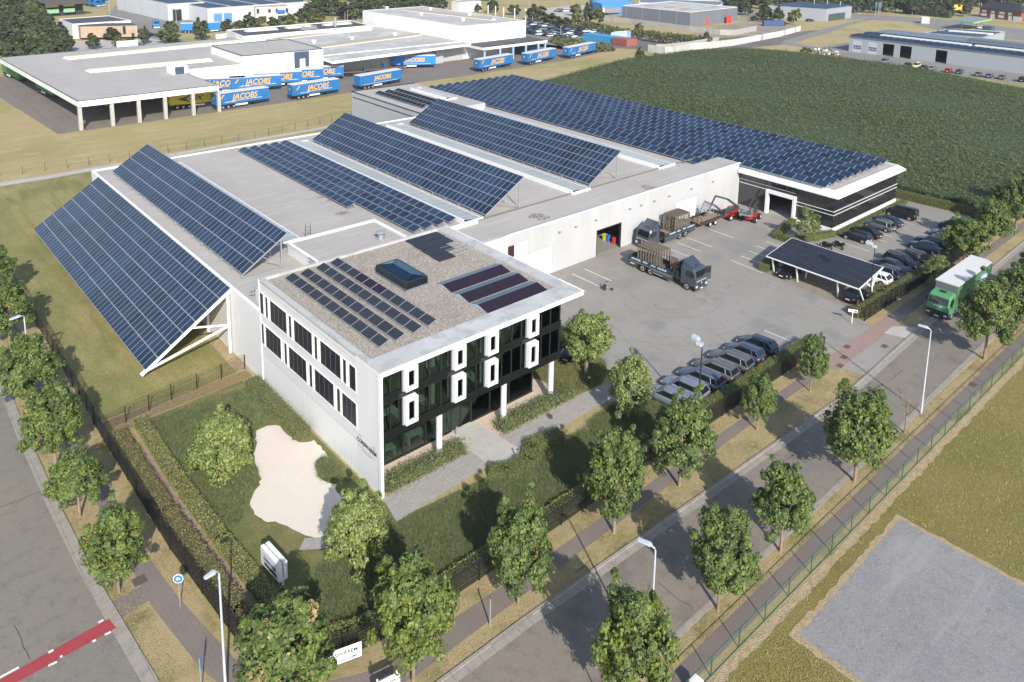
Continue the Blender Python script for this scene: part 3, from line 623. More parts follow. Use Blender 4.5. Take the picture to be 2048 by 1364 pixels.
# office roof rows
for i, (x, y0, y1) in enumerate(((1.9, 3.0, 19.7), (3.45, 3.05, 19.75), (5.2, 3.15, 20.0), (6.8, 3.35, 20.2))):
    rowthing('%s of the four striped panel rows on the gravel roof of the office' % ['leftmost', 'second from left', 'third from left', 'rightmost, partly all-black'][i], x, y0, y1, 10.55, R_(20), .92, 11, 'striped panel rows on the office roof', m_pv2, True, darkset=(5, 6, 7) if i == 3 else ())
for i, (ya, yb, yc) in enumerate(((2.15, 3.55, 4.55), (4.8, 6.2, 7.2), (7.45, 8.85, 9.85))):
    t = thing('panel_ridge', '%s of three plum and blue panel ridges on the office roof' % ['front', 'middle', 'rear'][i], 'solar panels', (12.2, ya, 10.36), 0, 'panel ridges on the office roof')
    h1 = yb-ya; h2 = yc-ya; zt = .30; W = 7.15
    b = MB(); b.face([(0, 0, .04), (W, 0, .04), (W, h1, zt), (0, h1, zt)]); b.face([(0, 0, 0), (W, 0, 0), (W, 0, .04), (0, 0, .04)]); b.build('front_panels', m_purple, t)
    b = MB(); b.face([(0, h1, zt), (W, h1, zt), (W, h2, .04), (0, h2, .04)]); b.build('back_panels', m_bluepl, t)
    b = MB(); b.face([(0, 0, 0), (0, 0, .04), (0, h1, zt), (0, h2, .04), (0, h2, 0)]); b.build('end_sheet', m_paleb, t); b = MB(); b.face([(W, 0, 0), (W, h2, 0), (W, h2, .04), (W, h1, zt), (W, 0, .04)]); b.build('end_sheet', m_paleb, t)
t = thing('flat_panel_field', 'black flat panels in a stepped block at the back of the office roof, one corner empty', 'solar panels', (15.4, 13.6, 10.42))
me = panel_mesh('solar_panel', 1.62, .98, m_pvd, frame=m_dark)
for r in range(4):
    for c in range(4):
        x0_ = [(0, 4), (0, 4), (1, 4), (2, 4)]
    n0, n1 = [(0, 3), (0, 4), (0, 4), (2, 4)][r], 0
for iy in range(4):
    for ix in range(4):
        if iy == 0 and ix > 1 or (iy == 1 and ix > 2): continue
        o = link('solar_panel', me, t, (ix*1.02+iy*.12, iy*1.72+.1, .05))
b = MB()
for x in (2.2, 2.8, 3.4, 4.0): b.beam((x, .3, .02), (x, 3.2, .02), .05)
for y in (.4, 1.2, 2.0, 2.8): b.beam((2.0, y, .04), (4.3, y, .04), .05)
b.build('empty_rails', m_alu, t)

# ------------------------------------------------------------------ warehouse (white hall behind the office)
wh = thing('warehouse', 'long low white warehouse with grey flat roof behind the office and along the yard', 'warehouse', (0, 21.2, 0))
OY = 21.2
def W_(b): return b
b = MB()
# outer walls; the yard front has two closed doors and one open gateway
H = 6.9
fr = [(30.7, 34.1), (38.35, 46.55), (51.45, 63.7), (68.9, 80.2)]
for x0, x1 in fr: b.box(x0, 0, 0, x1, .25, H)
b.box(34.1, 0, 3.8, 38.35, .25, H); b.box(46.55, 0, 3.7, 51.45, .25, H); b.box(63.7, 0, 3.9, 68.9, .25, H)
b.box(0, 0, 0, .25, 57.6, 7.0, 1); b.box(.25, 57.35, 0, 56.4, 57.6, 7.0, 1)
b.box(.25, -.1, 0, 30.7, .15, 6.9, 1)
b.build('wall', [m_render2, m_clad], wh)
b = MB(); b.prism([(.25, .15), (30.7, .15), (30.7, .25), (80.2, .25), (80.2, 4.3), (72.4, 4.3), (72.4, 81.6), (56.4, 81.6), (56.4, 57.35), (.25, 57.35)], 6.75, 6.95, 0)
b.build('roof', [m_roof], wh)
b = MB()
b.box(.0, -.1, 7.0, .3, 57.6, 7.16); b.box(.3, 57.3, 7.0, 56.4, 57.6, 7.16); b.build('coping', m_whitep, wh)
MB().box(30.6, -.06, H, 80.2, .28, H+.1).build('coping', m_whitep, wh)
MB().box(20.5, 6.1, 6.95, 80, 6.3, 7.1, 0).box(30.7, .28, 6.95, 80, .45, 6.99, 0).build('roof_joint', M('joint_dark', (.16, .15, .14), .8), wh)
for x0, x1, z1 in ((34.1, 38.35, 3.8), (63.7, 68.9, 3.9)):
    d = MB().box(x0+.08, .06, 0, x1-.08, .16, z1-.06).build('door', M('white_door', (.84, .84, .84), .5, lines=[(.6, .012, (.74, .74, .74), 2)]), wh)
    MB().box(x0+.0, -.015, 0, x0+.08, .06, z1).box(x1-.08, -.015, 0, x1, .06, z1).box(x0, -.015, z1-.07, x1, .06, z1).build('door_frame', m_alu, d)
# open gateway: dark interior with floor, bins and shelving inside
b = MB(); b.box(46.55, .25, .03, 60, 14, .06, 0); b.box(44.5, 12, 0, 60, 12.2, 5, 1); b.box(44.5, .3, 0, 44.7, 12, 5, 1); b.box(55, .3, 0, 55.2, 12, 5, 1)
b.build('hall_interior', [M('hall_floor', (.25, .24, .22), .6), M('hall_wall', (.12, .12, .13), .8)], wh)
MB().box(46.5, -.02, 0, 46.62, .3, 3.7).box(51.38, -.02, 0, 51.5, .3, 3.7).box(46.5, -.02, 3.6, 51.5, .3, 3.72).build('gate_frame', m_dark, wh)
for i, (x, y, c, nm) in enumerate(((*P(1209, 481)[:2], (.75, .62, .02), 'yellow'), (*P(1215.5, 483)[:2], (.04, .16, .50), 'blue'), (*P(1228, 488)[:2], (.60, .05, .04), 'red'))):
    t = thing('storage_bin', nm+' bin standing inside the open warehouse gateway', 'bin', (x, y, .06), 0, 'bins inside the gateway')
    t.scale = (.62, .62, .75); MB().loft([[(-.3, -.3, 0), (.3, -.3, 0), (.3, .3, 0), (-.3, .3, 0)], [(-.38, -.38, 1.15), (.38, -.38, 1.15), (.38, .38, 1.15), (-.38, .38, 1.15)]], 0, False).build('body', M('bin_'+nm, c, .5), t)
    MB().box(-.42, -.42, 1.15, .42, .42, 1.22).box(-.42, -.5, 1.12, .42, -.42, 1.2).build('lid', M('bin_'+nm, c, .5), t)
for i, x in enumerate((39.2, 42.2, 46.0, 52.9, 55.3, 58.2, 61.6, 67.0, 72.5)):
    MB().box(x, -.35, 5.3, x+.3, -.02, 5.42).beam((x+.15, -.3, 5.35), (x+.15, 0, 5.2), .05).build('wall_lamp', m_galv, wh)
MB().box(30.75, -.03, 1.0, 34.0, -.01, 5.5).build('ribbon', m_whitep, wh)
MB().box(30.72, -.3, 4.2, 31.6, -.1, 5.6, 0).build('window', M('plum_glass', (.05, .02, .025), .15), wh)
# raised front block between the office and the hall
b = MB(); b.box(8.3, .15, 6.9, 19.4, 11.6, 8.2, 0, 1); b.box(8.2, .15, 8.2, 8.5, 11.7, 8.4, 2); b.box(8.5, 11.4, 8.2, 19.5, 11.7, 8.4, 2); b.box(19.2, .15, 8.2, 19.5, 11.4, 8.4, 2)
b.box(19.5, 5.6, 6.95, 30.6, 5.9, 7.4, 2); b.build('front_block', [m_clad, m_roof, m_whitep], wh)
b = MB(); b.tube([(17.0, 6.2, 8.2), (17.0, 6.2, 8.85)], .32, 16); b.tube([(17, 6.2, 8.95), (17, 6.2, 9.12)], [.62, .3], 18); b.box(16.5, 5.7, 8.2, 17.5, 6.7, 8.26); b.build('roof_vent', m_galv, wh)
b = MB()
for x in (10.9, 11.5): b.tube([(x, 12.4, 6.9), (x, 12.4, 9.6)], .03, 6)
for k in range(6): b.beam((10.9, 12.4, 7.2+k*.4), (11.5, 12.4, 7.2+k*.4), .03)
b.build('roof_ladder', m_dark, wh)
# machinery on the low roof beside the office
for i, (x, y) in enumerate(((1.3, 23.4), (3.0, 23.6), (4.6, 23.2), (6.3, 23.6))):
    t = thing('cooling_unit', ['first', 'second', 'third', 'fourth'][i]+' from the left in the row of cooling units behind the office roof edge', 'cooling unit', (x, y, 6.95), 0, 'cooling units behind the office')
    MB().box(-.55, -.4, .12, .55, .4, 1.3).box(-.5, -.35, 0, -.4, .35, .12).box(.4, -.35, 0, .5, .35, .12).build('casing', M('unit_cream', (.60, .58, .52), .6), t)
    b = MB(); b.disc((0, -.405, .7), .36, (0, -1, 0), 20); b.build('fan', m_dark, t)
b = MB()
for z in (7.4, 7.9, 8.3): b.tube([(.6, 24.8, z), (8.1, 24.9, z), (8.2, 27.5, z)], .07, 8)
for x in (1, 3, 5, 7): b.tube([(x, 24.8, 6.95), (x, 24.8, 8.5)], .05, 6)
tag(b.build('pipe_rack', m_galv), 'galvanised pipes on posts behind the cooling units by the office roof', 'pipework')
# roof-light strips
def strip_light(label, x0, x1, y0, y1, z=6.95, h=.55, grp='sloping roof lights'):
    t = thing('roof_light', label, 'roof light', (x0, y0, z), 0, grp); W, L = x1-x0, y1-y0
    b = MB(); b.box(0, 0, 0, .14, L, h+.06); b.box(W-.12, 0, 0, W, L, .16); b.box(0, -.16, 0, W, 0, h*.55); b.box(0, L, 0, W, L+.16, h*.55); b.build('kerb', m_whitep, t)
    b = MB(); b.face([(.14, 0, h), (W-.12, 0, .16), (W-.12, L, .16), (.14, L, h)]); b.build('glazing', m_skyl, t)
    b = MB()
    for yy in (1.2, L-2.2): b.face([(W*.35, yy, h*.62+.06), (W*.75, yy, h*.3+.06), (W*.75, yy+.9, h*.3+.06), (W*.35, yy+.9, h*.62+.06)])
    b.build('vent_flap', m_dark, t)
strip_light('narrow glazed roof light between the left roof array and the bare roof', 7.6, 11.4, 36, 75, h=.35)
strip_light('long pale roof light between the low panel rows and the middle array', 28.9, 32.0, 27.6, 75)
strip_light('long pale roof light between the middle and right roof arrays', 47.6, 51.2, 27.2, 75.4)
strip_light('pale roof light just right of the right-hand roof array', 66.8, 70.8, 27.3, 76)
strip_light('short far roof light in front of the tall rear block rows', 67.2, 70.0, 84, 97, z=8.02)
for i, (px, py) in enumerate(((1068, 409), (1330, 378))):   # puddle marks
    pass
b = MB()
for (px, py, r) in ((685, 426, 1.2), (660, 400, .7), (1072, 431, 1.5), (1088, 436, 1.2), (1300, 376, 1.3), (1290, 372, 1.0), (640, 395, .6), (622, 380, .5)):
    q = P(px, py, 6.97); pts = [(q[0]+r*RNG.uniform(.6, 1.2)*math.cos(a)*.9, q[1]+r*RNG.uniform(.6, 1.2)*math.sin(a)*.55, 6.962+.003*RNG.random()) for a in np.linspace(0, 2*math.pi, 12, endpoint=False)]; b = MB(); b.face(pts); b.build('roof_stain', M('roof_stain', (.21, .17, .145), .9, var=[(3, (.42, .40, .38), .5, .6)]), wh, (0, -21.2, 0))
# rear block
rb = thing('rear_block', 'tall grey panelled block at the far end of the warehouse roofs', 'building', (0, 0, 0))
b = MB(); b.box(56.4, 77.4, 0, 72.4, 103.2, 8.0, 0, 1); b.build('wall', [m_grey, m_roof], rb)
MB().box(56.3, 77.3, 8.0, 56.55, 103.3, 8.12).box(56.55, 103, 8.0, 72.4, 103.3, 8.2).build('coping', m_dark, rb)

# ------------------------------------------------------------------ showroom hall
sh = thing('glass_hall', 'dark glass fronted hall with broad white sloping eaves at the right end of the warehouse', 'showroom', (80.3, 4.8, 0))
X1, Y1 = 21.4, 98.4; ZG = 5.4
m_facade = M('dark_facade_glass', (.020, .021, .024), .03, spec=1.0, lines=[(1.15, .03, (.045, .045, .05), 0), (1.15, .03, (.045, .045, .05), 1)])
b = MB(); b.box(0, 0, .45, X1, .2, ZG, 0); b.box(0, .2, .45, .2, 6.35, ZG, 0); b.box(0, 10.95, .1, .2, 16.4, ZG, 0); b.box(0, 6.35, 3.35, .2, 10.95, ZG, 0); b.box(X1-.2, .2, .45, X1, Y1, ZG, 0)
b.box(.2, Y1-.3, 0, X1, Y1, 6.3, 1); b.box(-7.9, 20.3, 6.7, -7.6, Y1, 6.8, 1); b.build('wall', [m_facade, m_clad], sh)
b = MB(); b.box(-.12, -.14, 0, X1+.1, .22, .62); b.box(-.12, .22, 0, .22, 6.3, .62); b.box(X1-.2, .22, 0, X1+.1, 40, .45); b.build('plinth', m_whitep, sh)
b = MB()
for z in (2.6, 3.15): b.box(-.13, -.13, z, X1+.1, -.06, z+.075); b.box(-.13, -.06, z, -.06, 6.2, z+.075)
for z in (3.75, 4.35): b.box(-.13, 6.2, z, -.06, 16.3, z+.075)
b.build('rail', m_whitep, sh)
b = MB(); b.box(-.5, 6.1, 0, .15, 6.5, 3.9); b.box(-.5, 10.8, 0, .15, 11.2, 3.9); b.box(-.5, 6.5, 3.4, .15, 10.8, 3.9); b.build('gate_frame', m_whitep, sh)
b = MB(); b.box(.2, 6.4, .02, 10, 10.9, .06, 0); b.box(9, 1, .06, 9.2, 16, 4, 1); b.build('gate_interior', [m_roof, m_dark], sh)
b = MB(); b.prism([(0, 0), (X1, 0), (X1, Y1), (-7.9, Y1), (-7.9, 20.3), (0, 20.3)], ZG, 6.35, 1, 0); b.build('roof', [m_roof, m_whitep], sh)
e = .95
b = MB()
def eave(p, q, pi, qi): b.faces([(*p, 5.75), (*q, 5.75), (*qi, 6.5), (*pi, 6.5), (*p, 5.55), (*q, 5.55), (*qi, 5.5), (*pi, 5.5)], [(0, 1, 2, 3), (4, 5, 1, 0), (7, 6, 5, 4), (3, 2, 6, 7)])
eave((-e, -e), (X1+e, -e), (.1, .1), (X1-.1, .1)); eave((-e, 16.2), (-e, -e), (.1, 16.2), (.1, .1)); eave((X1+e, -e), (X1+e, Y1), (X1-.1, .1), (X1-.1, Y1))
b.box(-7.9, Y1-.2, 6.35, X1, Y1+.1, 6.55); b.build('eaves', m_whitep, sh)
for x, y in ((8, 4.5), (85, 3.9)): pass

# ------------------------------------------------------------------ generic buildings surveyed from roof corners
def flat_bldg(name, label, cat, px, z, wall, roof, cop=m_whitep, ct=.25, ch=.25, group=None, pts=None):
    pts = pts or pp(*px, z=z)
    if area(pts) < 0: pts = pts[::-1]
    t = thing(name, label, cat, (0, 0, 0), 0, group)
    MB().prism(pts, 0, z-.02, 0).build('wall', wall, t)
    MB().prism(pts, z-.02, z+.03).build('roof', roof, t)
    b = MB(); n = len(pts)
    for i in range(n):
        p = np.array([*pts[i], z+ch/2-.02]); q = np.array([*pts[(i+1) % n], z+ch/2-.02]); d = (q-p)/np.linalg.norm(q-p); nn = np.array([-d[1], d[0], 0])*ct/2
        b.beam(p+nn+d*ct*.5, q+nn-d*ct*.5+(d*ct if False else 0), ct, ch+.05)
    b.build('coping', cop, t)
    return t, pts
def wallpatch(t, name, mat, px, plane=None, off=.06, th=.08):
    """a door or window on a wall: foot points px=(left,right) at ground and its height range"""
    (ax, ay), (bx, by), z0, z1 = px
    a = P(ax, ay); c = P(bx, by); d = (c-a)/np.linalg.norm(c-a); n = np.array([d[1], -d[0], 0]); m = (a+c)/2
    if np.dot(n, CC-m) < 0: n = -n
    q = (a+c)/2+n*off; q[2] = (z0+z1)/2
    b = MB(); b.obox(q, c-a, n*th, (0, 0, z1-z0)); return b.build(name, mat, t)
# depot canopy with its columns
cn = thing('depot_canopy', 'huge flat roofed loading canopy with white fascia on slim columns, upper left', 'canopy', (0, 0, 0))
cpts = [(11.3, 134.2), (40.1, 134.7), (39.3, 157.2), (60, 157.6), (60, 182), (84, 182), (84, 209), (9.0, 203)]
MB().prism(cpts, 5.0, 6.28, 0, 1).build('roof', [m_whitep, m_roof], cn)
b = MB(); edge = [(11.3, 134.2), (40.1, 134.7), (39.5, 157.2)]
for i in range(len(cpts)):
    p, q = cpts[i], cpts[(i+1) % len(cpts)]; b.beam((*p, 6.32), (*q, 6.32), .16, .12)
b.build('edge_trim', m_navy, cn)
for px, py in ((164, 263.5), (227, 254), (281, 247), (333, 239.5), (388, 231.5), (437, 223.5)):
    q = P(px, py); MB().box(-.35, -.35, 0, .35, .35, 5).build('column', m_conc, cn, (q[0]+.2, 134.9, 0))
for k in range(5): MB().box(-.3, -.3, 0, .3, .3, 5).build('column', m_conc, cn, (22+5*k, 156.5, 0))
MB().box(39, 156.9, 0, 60, 157.2, 6.6).box(60, 157, 0, 60.3, 157.2, 6.3).build('wall', m_white, cn)
MB().box(30.5, 157.5, 0, 38.9, 200, 4.9).build('inner_wall', M('inner_wall', (.3, .3, .3), .8), cn)
MB().box(36.2, 153.5, 5.9, 40.0, 157.4, 8.2, 0).build('stair_head', m_white, cn); MB().box(36.9, 153.3, 5.9, 39.0, 153.45, 8.1, 0).build('panel', m_navy, cn)
def shed_light(label, p0, p1, wd, z, m, grp='long domed roof lights'):
    p0 = np.array([*p0, z]); p1 = np.array([*p1, z]); d = p1-p0; L = np.linalg.norm(d)
    t = thing('roof_light', label, 'roof light', tuple(p0), math.atan2(d[1], d[0]), grp)
    rings = [[(x, wd/2*math.cos(a), .7*math.sin(a)) for a in np.linspace(0, math.pi, 8)] for x in (0, .01, L-.01, L)]
    b = MB(); n = 8
    for k in range(7): b.face([rings[0][k], rings[3][k], rings[3][k+1], rings[0][k+1]], 0, True)
    b.face(rings[0], 1); b.face(rings[3][::-1], 1); b.build('dome', [m, m_whitep], t)
    MB().box(-.2, -wd/2-.2, 0, L+.2, -wd/2, .14).box(-.2, wd/2, 0, L+.2, wd/2+.2, .14).build('kerb', m_whitep, t)
shed_light('rear of two cream roof lights on the loading canopy roof', (22, 191.5), (79, 199), 3.2, 6.3, m_skylc)
shed_light('front of two cream roof lights on the loading canopy roof', (21.5, 168.2), (51, 168.8), 3.0, 6.3, m_skylc)
flat_bldg('depot_hall', 'white block with grey flat roof standing up behind the row of blue trailers', 'building', None, 8.4, m_white, m_roof, m_navy, .2, .2, pts=[(55.6, 158.3), (78.8, 158.6), (79.2, 181.5), (55.8, 180.6)])
dh = bpy.data.objects.get('depot_hall')
MB().box(70.0, 158.1, 0, 74.3, 158.3, 8.3, 0).build('panel', m_navy, dh); MB().box(71.5, 157.95, 0, 73.0, 158.1, 6.3, 0).build('door', m_white, dh)
MB().box(56.6, 158.0, 0, 61.2, 158.3, 4.2, 0).build('roller_door', m_grey, dh)
cm, _ = flat_bldg('loading_hall', 'wide low hall with pale flat roof and overhanging white fascia above loading docks', 'building', None, 5.9, M('dock_wall', (.42, .42, .41), .8, lines=[(6, .12, (.3, .3, .3), 0)]), m_roof2, m_whitep, .4, .2, pts=[(79.3, 161), (131.6, 162.6), (131.6, 214), (79.3, 212)])
MB().prism([(77.9, 151.6), (131.0, 158.0), (131.0, 163), (79.2, 163)], 5.15, 5.95, 0, 1).build('canopy', [m_whitep, m_roof2], cm)
for x0, x1 in ((86, 89), (107, 110), (119, 122)): MB().box(x0, 160.7, 0, x1, 161, 4, 0).build('dock_door', m_grey, cm)
shed_light('left rear brown roof light on the pale loading hall roof', (82, 199), (122, 207), 2.4, 5.95, m_skylb)
shed_light('front brown roof light on the pale loading hall roof', (83.5, 175.5), (128.5, 184), 2.4, 5.95, m_skylb)
tl, _ = flat_bldg('tall_hall', 'tall white windowless box hall rising above the loading docks', 'building', None, 10.9, m_white, m_roof2, m_whitep, .3, .12, pts=[(132.0, 163.2), (161.4, 165.2), (158.8, 225.2), (129.0, 222.6)])
shed_light('brown roof light along the top of the tall white hall', (143.5, 215), (152, 172), 2.0, 10.95, m_skylb)
q = [(132.1, 152.8), (162.2, 154.6), (163.4, 168), (161.6, 168), (161.5, 165.1), (132.2, 163.1)]
cr = thing('entrance_canopy', 'white fascia canopy on pale blue columns at the foot of the tall white hall', 'canopy', (0, 0, 0))
MB().prism(q, 4.2, 5.05, 0, 1).build('roof', [m_whitep, m_bl], cr)
for x in (133.2, 139.8, 145.5, 151.2, 157, 161.3): MB().box(x, 153.6 if x < 160 else 154.8, 0, x+.5, 154.1 if x < 160 else 155.3, 4.2).build('column', M('pale_blue_paint', (.35, .52, .66), .5), cr)
MB().box(155.5, 158, 0, 162, 164.8, 4.1).build('office_box', M('lobby_glass', (.06, .14, .20), .1), cr)
bk, _ = flat_bldg('dark_roof_hall', 'low white hall with near black roof behind the loading canopy', 'building', ((452, 61.5), (486, 74.5), (744, 52), (700, 42)), 7.4, m_white, m_bl, m_whitep, .4, .3)
for i, (a, c) in enumerate((((492, 63), (552, 58.5)), ((573, 56.5), (622, 53)), ((648, 51), (700, 47)))):
    shed_light('%s of three pale roof lights on the black roofed hall' % ['left', 'middle', 'right'][i], P(*a, 7.5)[:2], P(*c, 7.5)[:2], 2.2, 7.45, m_skylc)
def hvac(label, px, z, s=1.):
    q = P(*px, z); t = thing('roof_plant', label, 'ventilation unit', (q[0], q[1], z), .3)
    b = MB(); b.box(-3.2*s, -1.3*s, .8*s, 3.2*s, 1.3*s, 1.7*s); b.box(-2.8*s, -1*s, 1.7*s, -1.8*s, 1*s, 2.6*s); b.box(1.4*s, -1*s, 1.7*s, 2.4*s, 1*s, 2.6*s); b.build('casing', m_galv, t)
    b = MB()
    for x in (-2.8, 0, 2.8):
        for y in (-1.1, 1.1): b.box((x-.08)*s, (y-.08)*s, 0, (x+.08)*s, (y+.08)*s, .8*s)
    b.build('leg', m_galv, t)
hvac('grey air handling unit on legs on the loading hall roof', (619, 67), 5.9)
q = P(671, 62, 5.9); t = thing('flue', 'slim steel flue on the loading hall roof beside the air handling unit', 'chimney', tuple(q)); MB().tube([(0, 0, 0), (0, 0, 4.6)], .45, 12).build('pipe', m_galv, t); MB().tube([(0, 0, 4.6), (0, 0, 4.9)], .6, 12).build('cap', m_galv, t)
for i, (px, py, z) in enumerate(((628, 86, 5.9), (704, 79, 5.9), (790, 71, 5.9), (712, 56, 5.9), (843, 30, 10.9), (861, 20, 10.9), (926, 42, 10.9), (939, 32, 10.9), (774, 18, 10.9))):
    q = P(px, py, z); t = thing('roof_cowl', ['cowl near the front left of the pale loading hall roof', 'cowl at the middle of the pale loading hall roof', 'cowl at the right of the pale loading hall roof', 'cowl at the back of the pale loading hall roof', 'cowl left of the brown strip on the tall hall roof', 'cowl at the back of the tall hall roof', 'cowl right of the brown strip near the front of the tall hall roof', 'cowl at the right rear of the tall hall roof', 'cowl at the left rear corner of the tall hall roof'][i], 'roof vent', tuple(q), 0, 'roof cowls')
    MB().tube([(0, 0, 0), (0, 0, .7)], .6, 12).build('base', m_whitep, t); MB().tube([(0, 0, .7), (0, 0, 1.0)], [.9, .5], 12).build('cap', m_whitep, t)
# timber clad office, upper left
wd, _ = flat_bldg('timber_office', 'timber clad office with white rear wing and black roof, upper left', 'office building', None, 5.2, M('wing_white', (.66, .68, .70), .7), m_bl, m_whitep, .3, .2, pts=pp((118, 39), (144, 49), (262, 41.5), (218, 32), z=5.2))
wf = pp((162.5, 80.5), (276, 77.5)); bkk = pp((155, 75.5), (266, 70))
m_timb = M('timber_boards', (.42, .32, .23), .8, var=[(.8, (.36, .27, .19), .45, .65), (2, (.48, .38, .29), .5, .8)], lines=[(.5, .05, (.33, .22, .13), 0)])
tp = [(wf[0][0], wf[0][1]), (wf[1][0], wf[1][1]), (wf[1][0]+1, wf[1][1]+9), (wf[0][0]+1, wf[0][1]+10)]
MB().prism(tp, .8, 4.9, 0, 1).build('timber_wall', [m_timb, m_bl], wd)
text('LIEBENS', 1.0, m_ink, wd, (wf[0][0]+6.2, wf[0][1]-.9, 3.2), (math.pi/2, 0, math.atan2(wf[1][1]-wf[0][1], wf[1][0]-wf[0][0])), bold=.03, name='sign_lettering')
wallpatch(wd, 'window', m_dark, ((247, 78.4), (252.5, 78.2), 2.0, 4.8), off=.15); wallpatch(wd, 'window', m_dark, ((264, 78), (269, 77.9), .9, 2.2), off=.15)
# blue truck workshop with photovoltaic roof
ws = thing('truck_workshop', 'grey truck workshop with blue doors under a striped solar roof, top left', 'building', (0, 0, 0))
c1 = P(416, 48); c2 = P(337, 42.5); c3 = P(290, 31.5); c4 = P(615, 31)
dx = (c4-c1)/np.linalg.norm(c4-c1); dy = (c3-c2)/np.linalg.norm(c3-c2)
g1 = P(371, 41)
m_ws = M('workshop_sheet', (.55, .57, .60), .6, lines=[(1.2, .05, (.48, .50, .53), 0)])
p1 = [c1[:2], c4[:2], (c4+dy*90)[:2], (c1+dy*90)[:2]]; p2 = [c2[:2], (c2+dx*17)[:2], (c2+dx*17+dy*60)[:2], (c2+dy*60)[:2]]
MB().prism([tuple(p) for p in p1], 0, 6.6, 0, 1).build('wall', [m_ws, M('ws_roof', (.40, .34, .28), .9)], ws); MB().prism([tuple(p) for p in p2], 0, 7.4, 0, 1).build('wing_wall', [m_ws, m_roof], ws)
def pvband(t, o, ux, uy, u0, u1, v0, v1, z, n=6, cell=m_pv):
    b = MB()
    for k in range(n):
        w0 = v0+(v1-v0)*k/n; w1 = w0+(v1-v0)/n*.86
        a_, b_, c_, d_ = (o+ux*u+uy*v for u, v in ((u0, w0), (u1, w0), (u1, w1), (u0, w1)))
        b.face([(a_[0], a_[1], z), (b_[0], b_[1], z), (c_[0], c_[1], z+.3), (d_[0], d_[1], z+.3)])
    return b.build('solar_panels', cell, t)
Lw = np.linalg.norm(c4-c1)
for u0, u1 in ((1, Lw*.2), (Lw*.26, Lw*.47), (Lw*.53, Lw*.72), (Lw*.78, Lw*.98)): pvband(ws, c1, dx, dy, u0, u1, 2, 88, 6.66, 40)
pvband(ws, c2, dx, dy, 1.5, 15.5, 2, 58, 7.46, 24)
for k in (.07, .165, .62): pass
for a_, b_, m_ in (((428, 50.8), (444, 50), 'b'), ((448, 49.6), (464, 48.8), 'b')): wallpatch(ws, 'roller_door', M('blue_door', (.10, .24, .48), .5), (a_, b_, 0, 5), off=.6)
wallpatch(ws, 'doorway', m_dark, ((346, 41.8), (363, 40.8), 0, 5), off=.4)
ofb = pp((512, 43), (578, 40)); so = thing('site_office', 'small cream two storey office with blue sign beside the truck workshop', 'office building', (0, 0, 0))
sp_ = [ofb[0], ofb[1], (ofb[1][0]+3, ofb[1][1]+12), (ofb[0][0]+3, ofb[0][1]+12)]
MB().prism(sp_, 0, 6.2, 0, 1).build('wall', [M('cream_wall', (.60, .56, .49), .7), m_roof], so)
for a_, b_, z0, z1 in (((514, 43.0), (519, 42.8), 3.6, 5.6), ((537, 41.8), (542, 41.6), 3.6, 5.4), ((552, 41.2), (556, 41), 3.6, 5.4), ((572, 40.4), (577, 40.2), 3.6, 5.4), ((517, 43), (533, 42.2), .3, 2.2), ((556, 41), (572, 40.3), .3, 2.2)): wallpatch(so, 'window', M('office_window', (.03, .06, .12), .2), (a_, b_, z0, z1), off=.1)
wallpatch(so, 'sign_board', M('blue_sign', (.03, .14, .42), .5), ((554, 41.2), (570, 40.5), 3.2, 4.8), off=.3)
# wavy-roof workshop in the wood
wv = thing('wavy_roof_shed', 'dark shed with wavy roof and yellow and green roller fronts, top left corner', 'building', (0, 0, 0))
o_ = P(92, 36); u_ = P(176, 30)-o_; Lu = np.linalg.norm(u_); u_ /= Lu; v_ = np.array([-u_[1], u_[0], 0])
b = MB(); nu = 24
for k in range(nu):
    xs = [Lu*k/nu, Lu*(k+1)/nu]; zz = [6.2+1.1*abs(math.sin(math.pi*2.5*x/Lu)) for x in xs]
    p = [o_+u_*xs[0], o_+u_*xs[1], o_+u_*xs[1]+v_*75, o_+u_*xs[0]+v_*75]
    b.face([(*p[0][:2], zz[0]), (*p[1][:2], zz[1]), (*p[2][:2], zz[1]), (*p[3][:2], zz[0])]); b.face([(*p[0][:2], 5.2), (*p[1][:2], 5.2), (*p[1][:2], zz[1]), (*p[0][:2], zz[0])])
b.build('roof', M('brown_black_roof', (.085, .075, .07), .8), wv)
b = MB(); p = o_+v_*10; q = o_+u_*Lu+v_*74; 
b.prism([tuple((o_+v_*4)[:2]), tuple((o_+u_*Lu+v_*4)[:2]), tuple((o_+u_*Lu+v_*74)[:2]), tuple((o_+v_*74)[:2])], 0, 5.2); b.build('wall', M('shed_dark', (.04, .04, .045), .8), wv)
for k, (s0, s1) in enumerate(((.1, .38), (.5, .76))):
    b = MB(); a_ = o_+u_*Lu*s0+v_*3; c_ = o_+u_*Lu*s1+v_*3; b.beam((*a_[:2], 4.6), (*c_[:2], 4.6), .6, .9, 0); b.beam((*a_[:2], 2.4), (*c_[:2], 2.4), .8, 1.8, 1); b.build('roller_front', [M('yellow_paint', (.70, .52, .06), .5), M('mint_paint', (.25, .50, .33), .5)], wv)
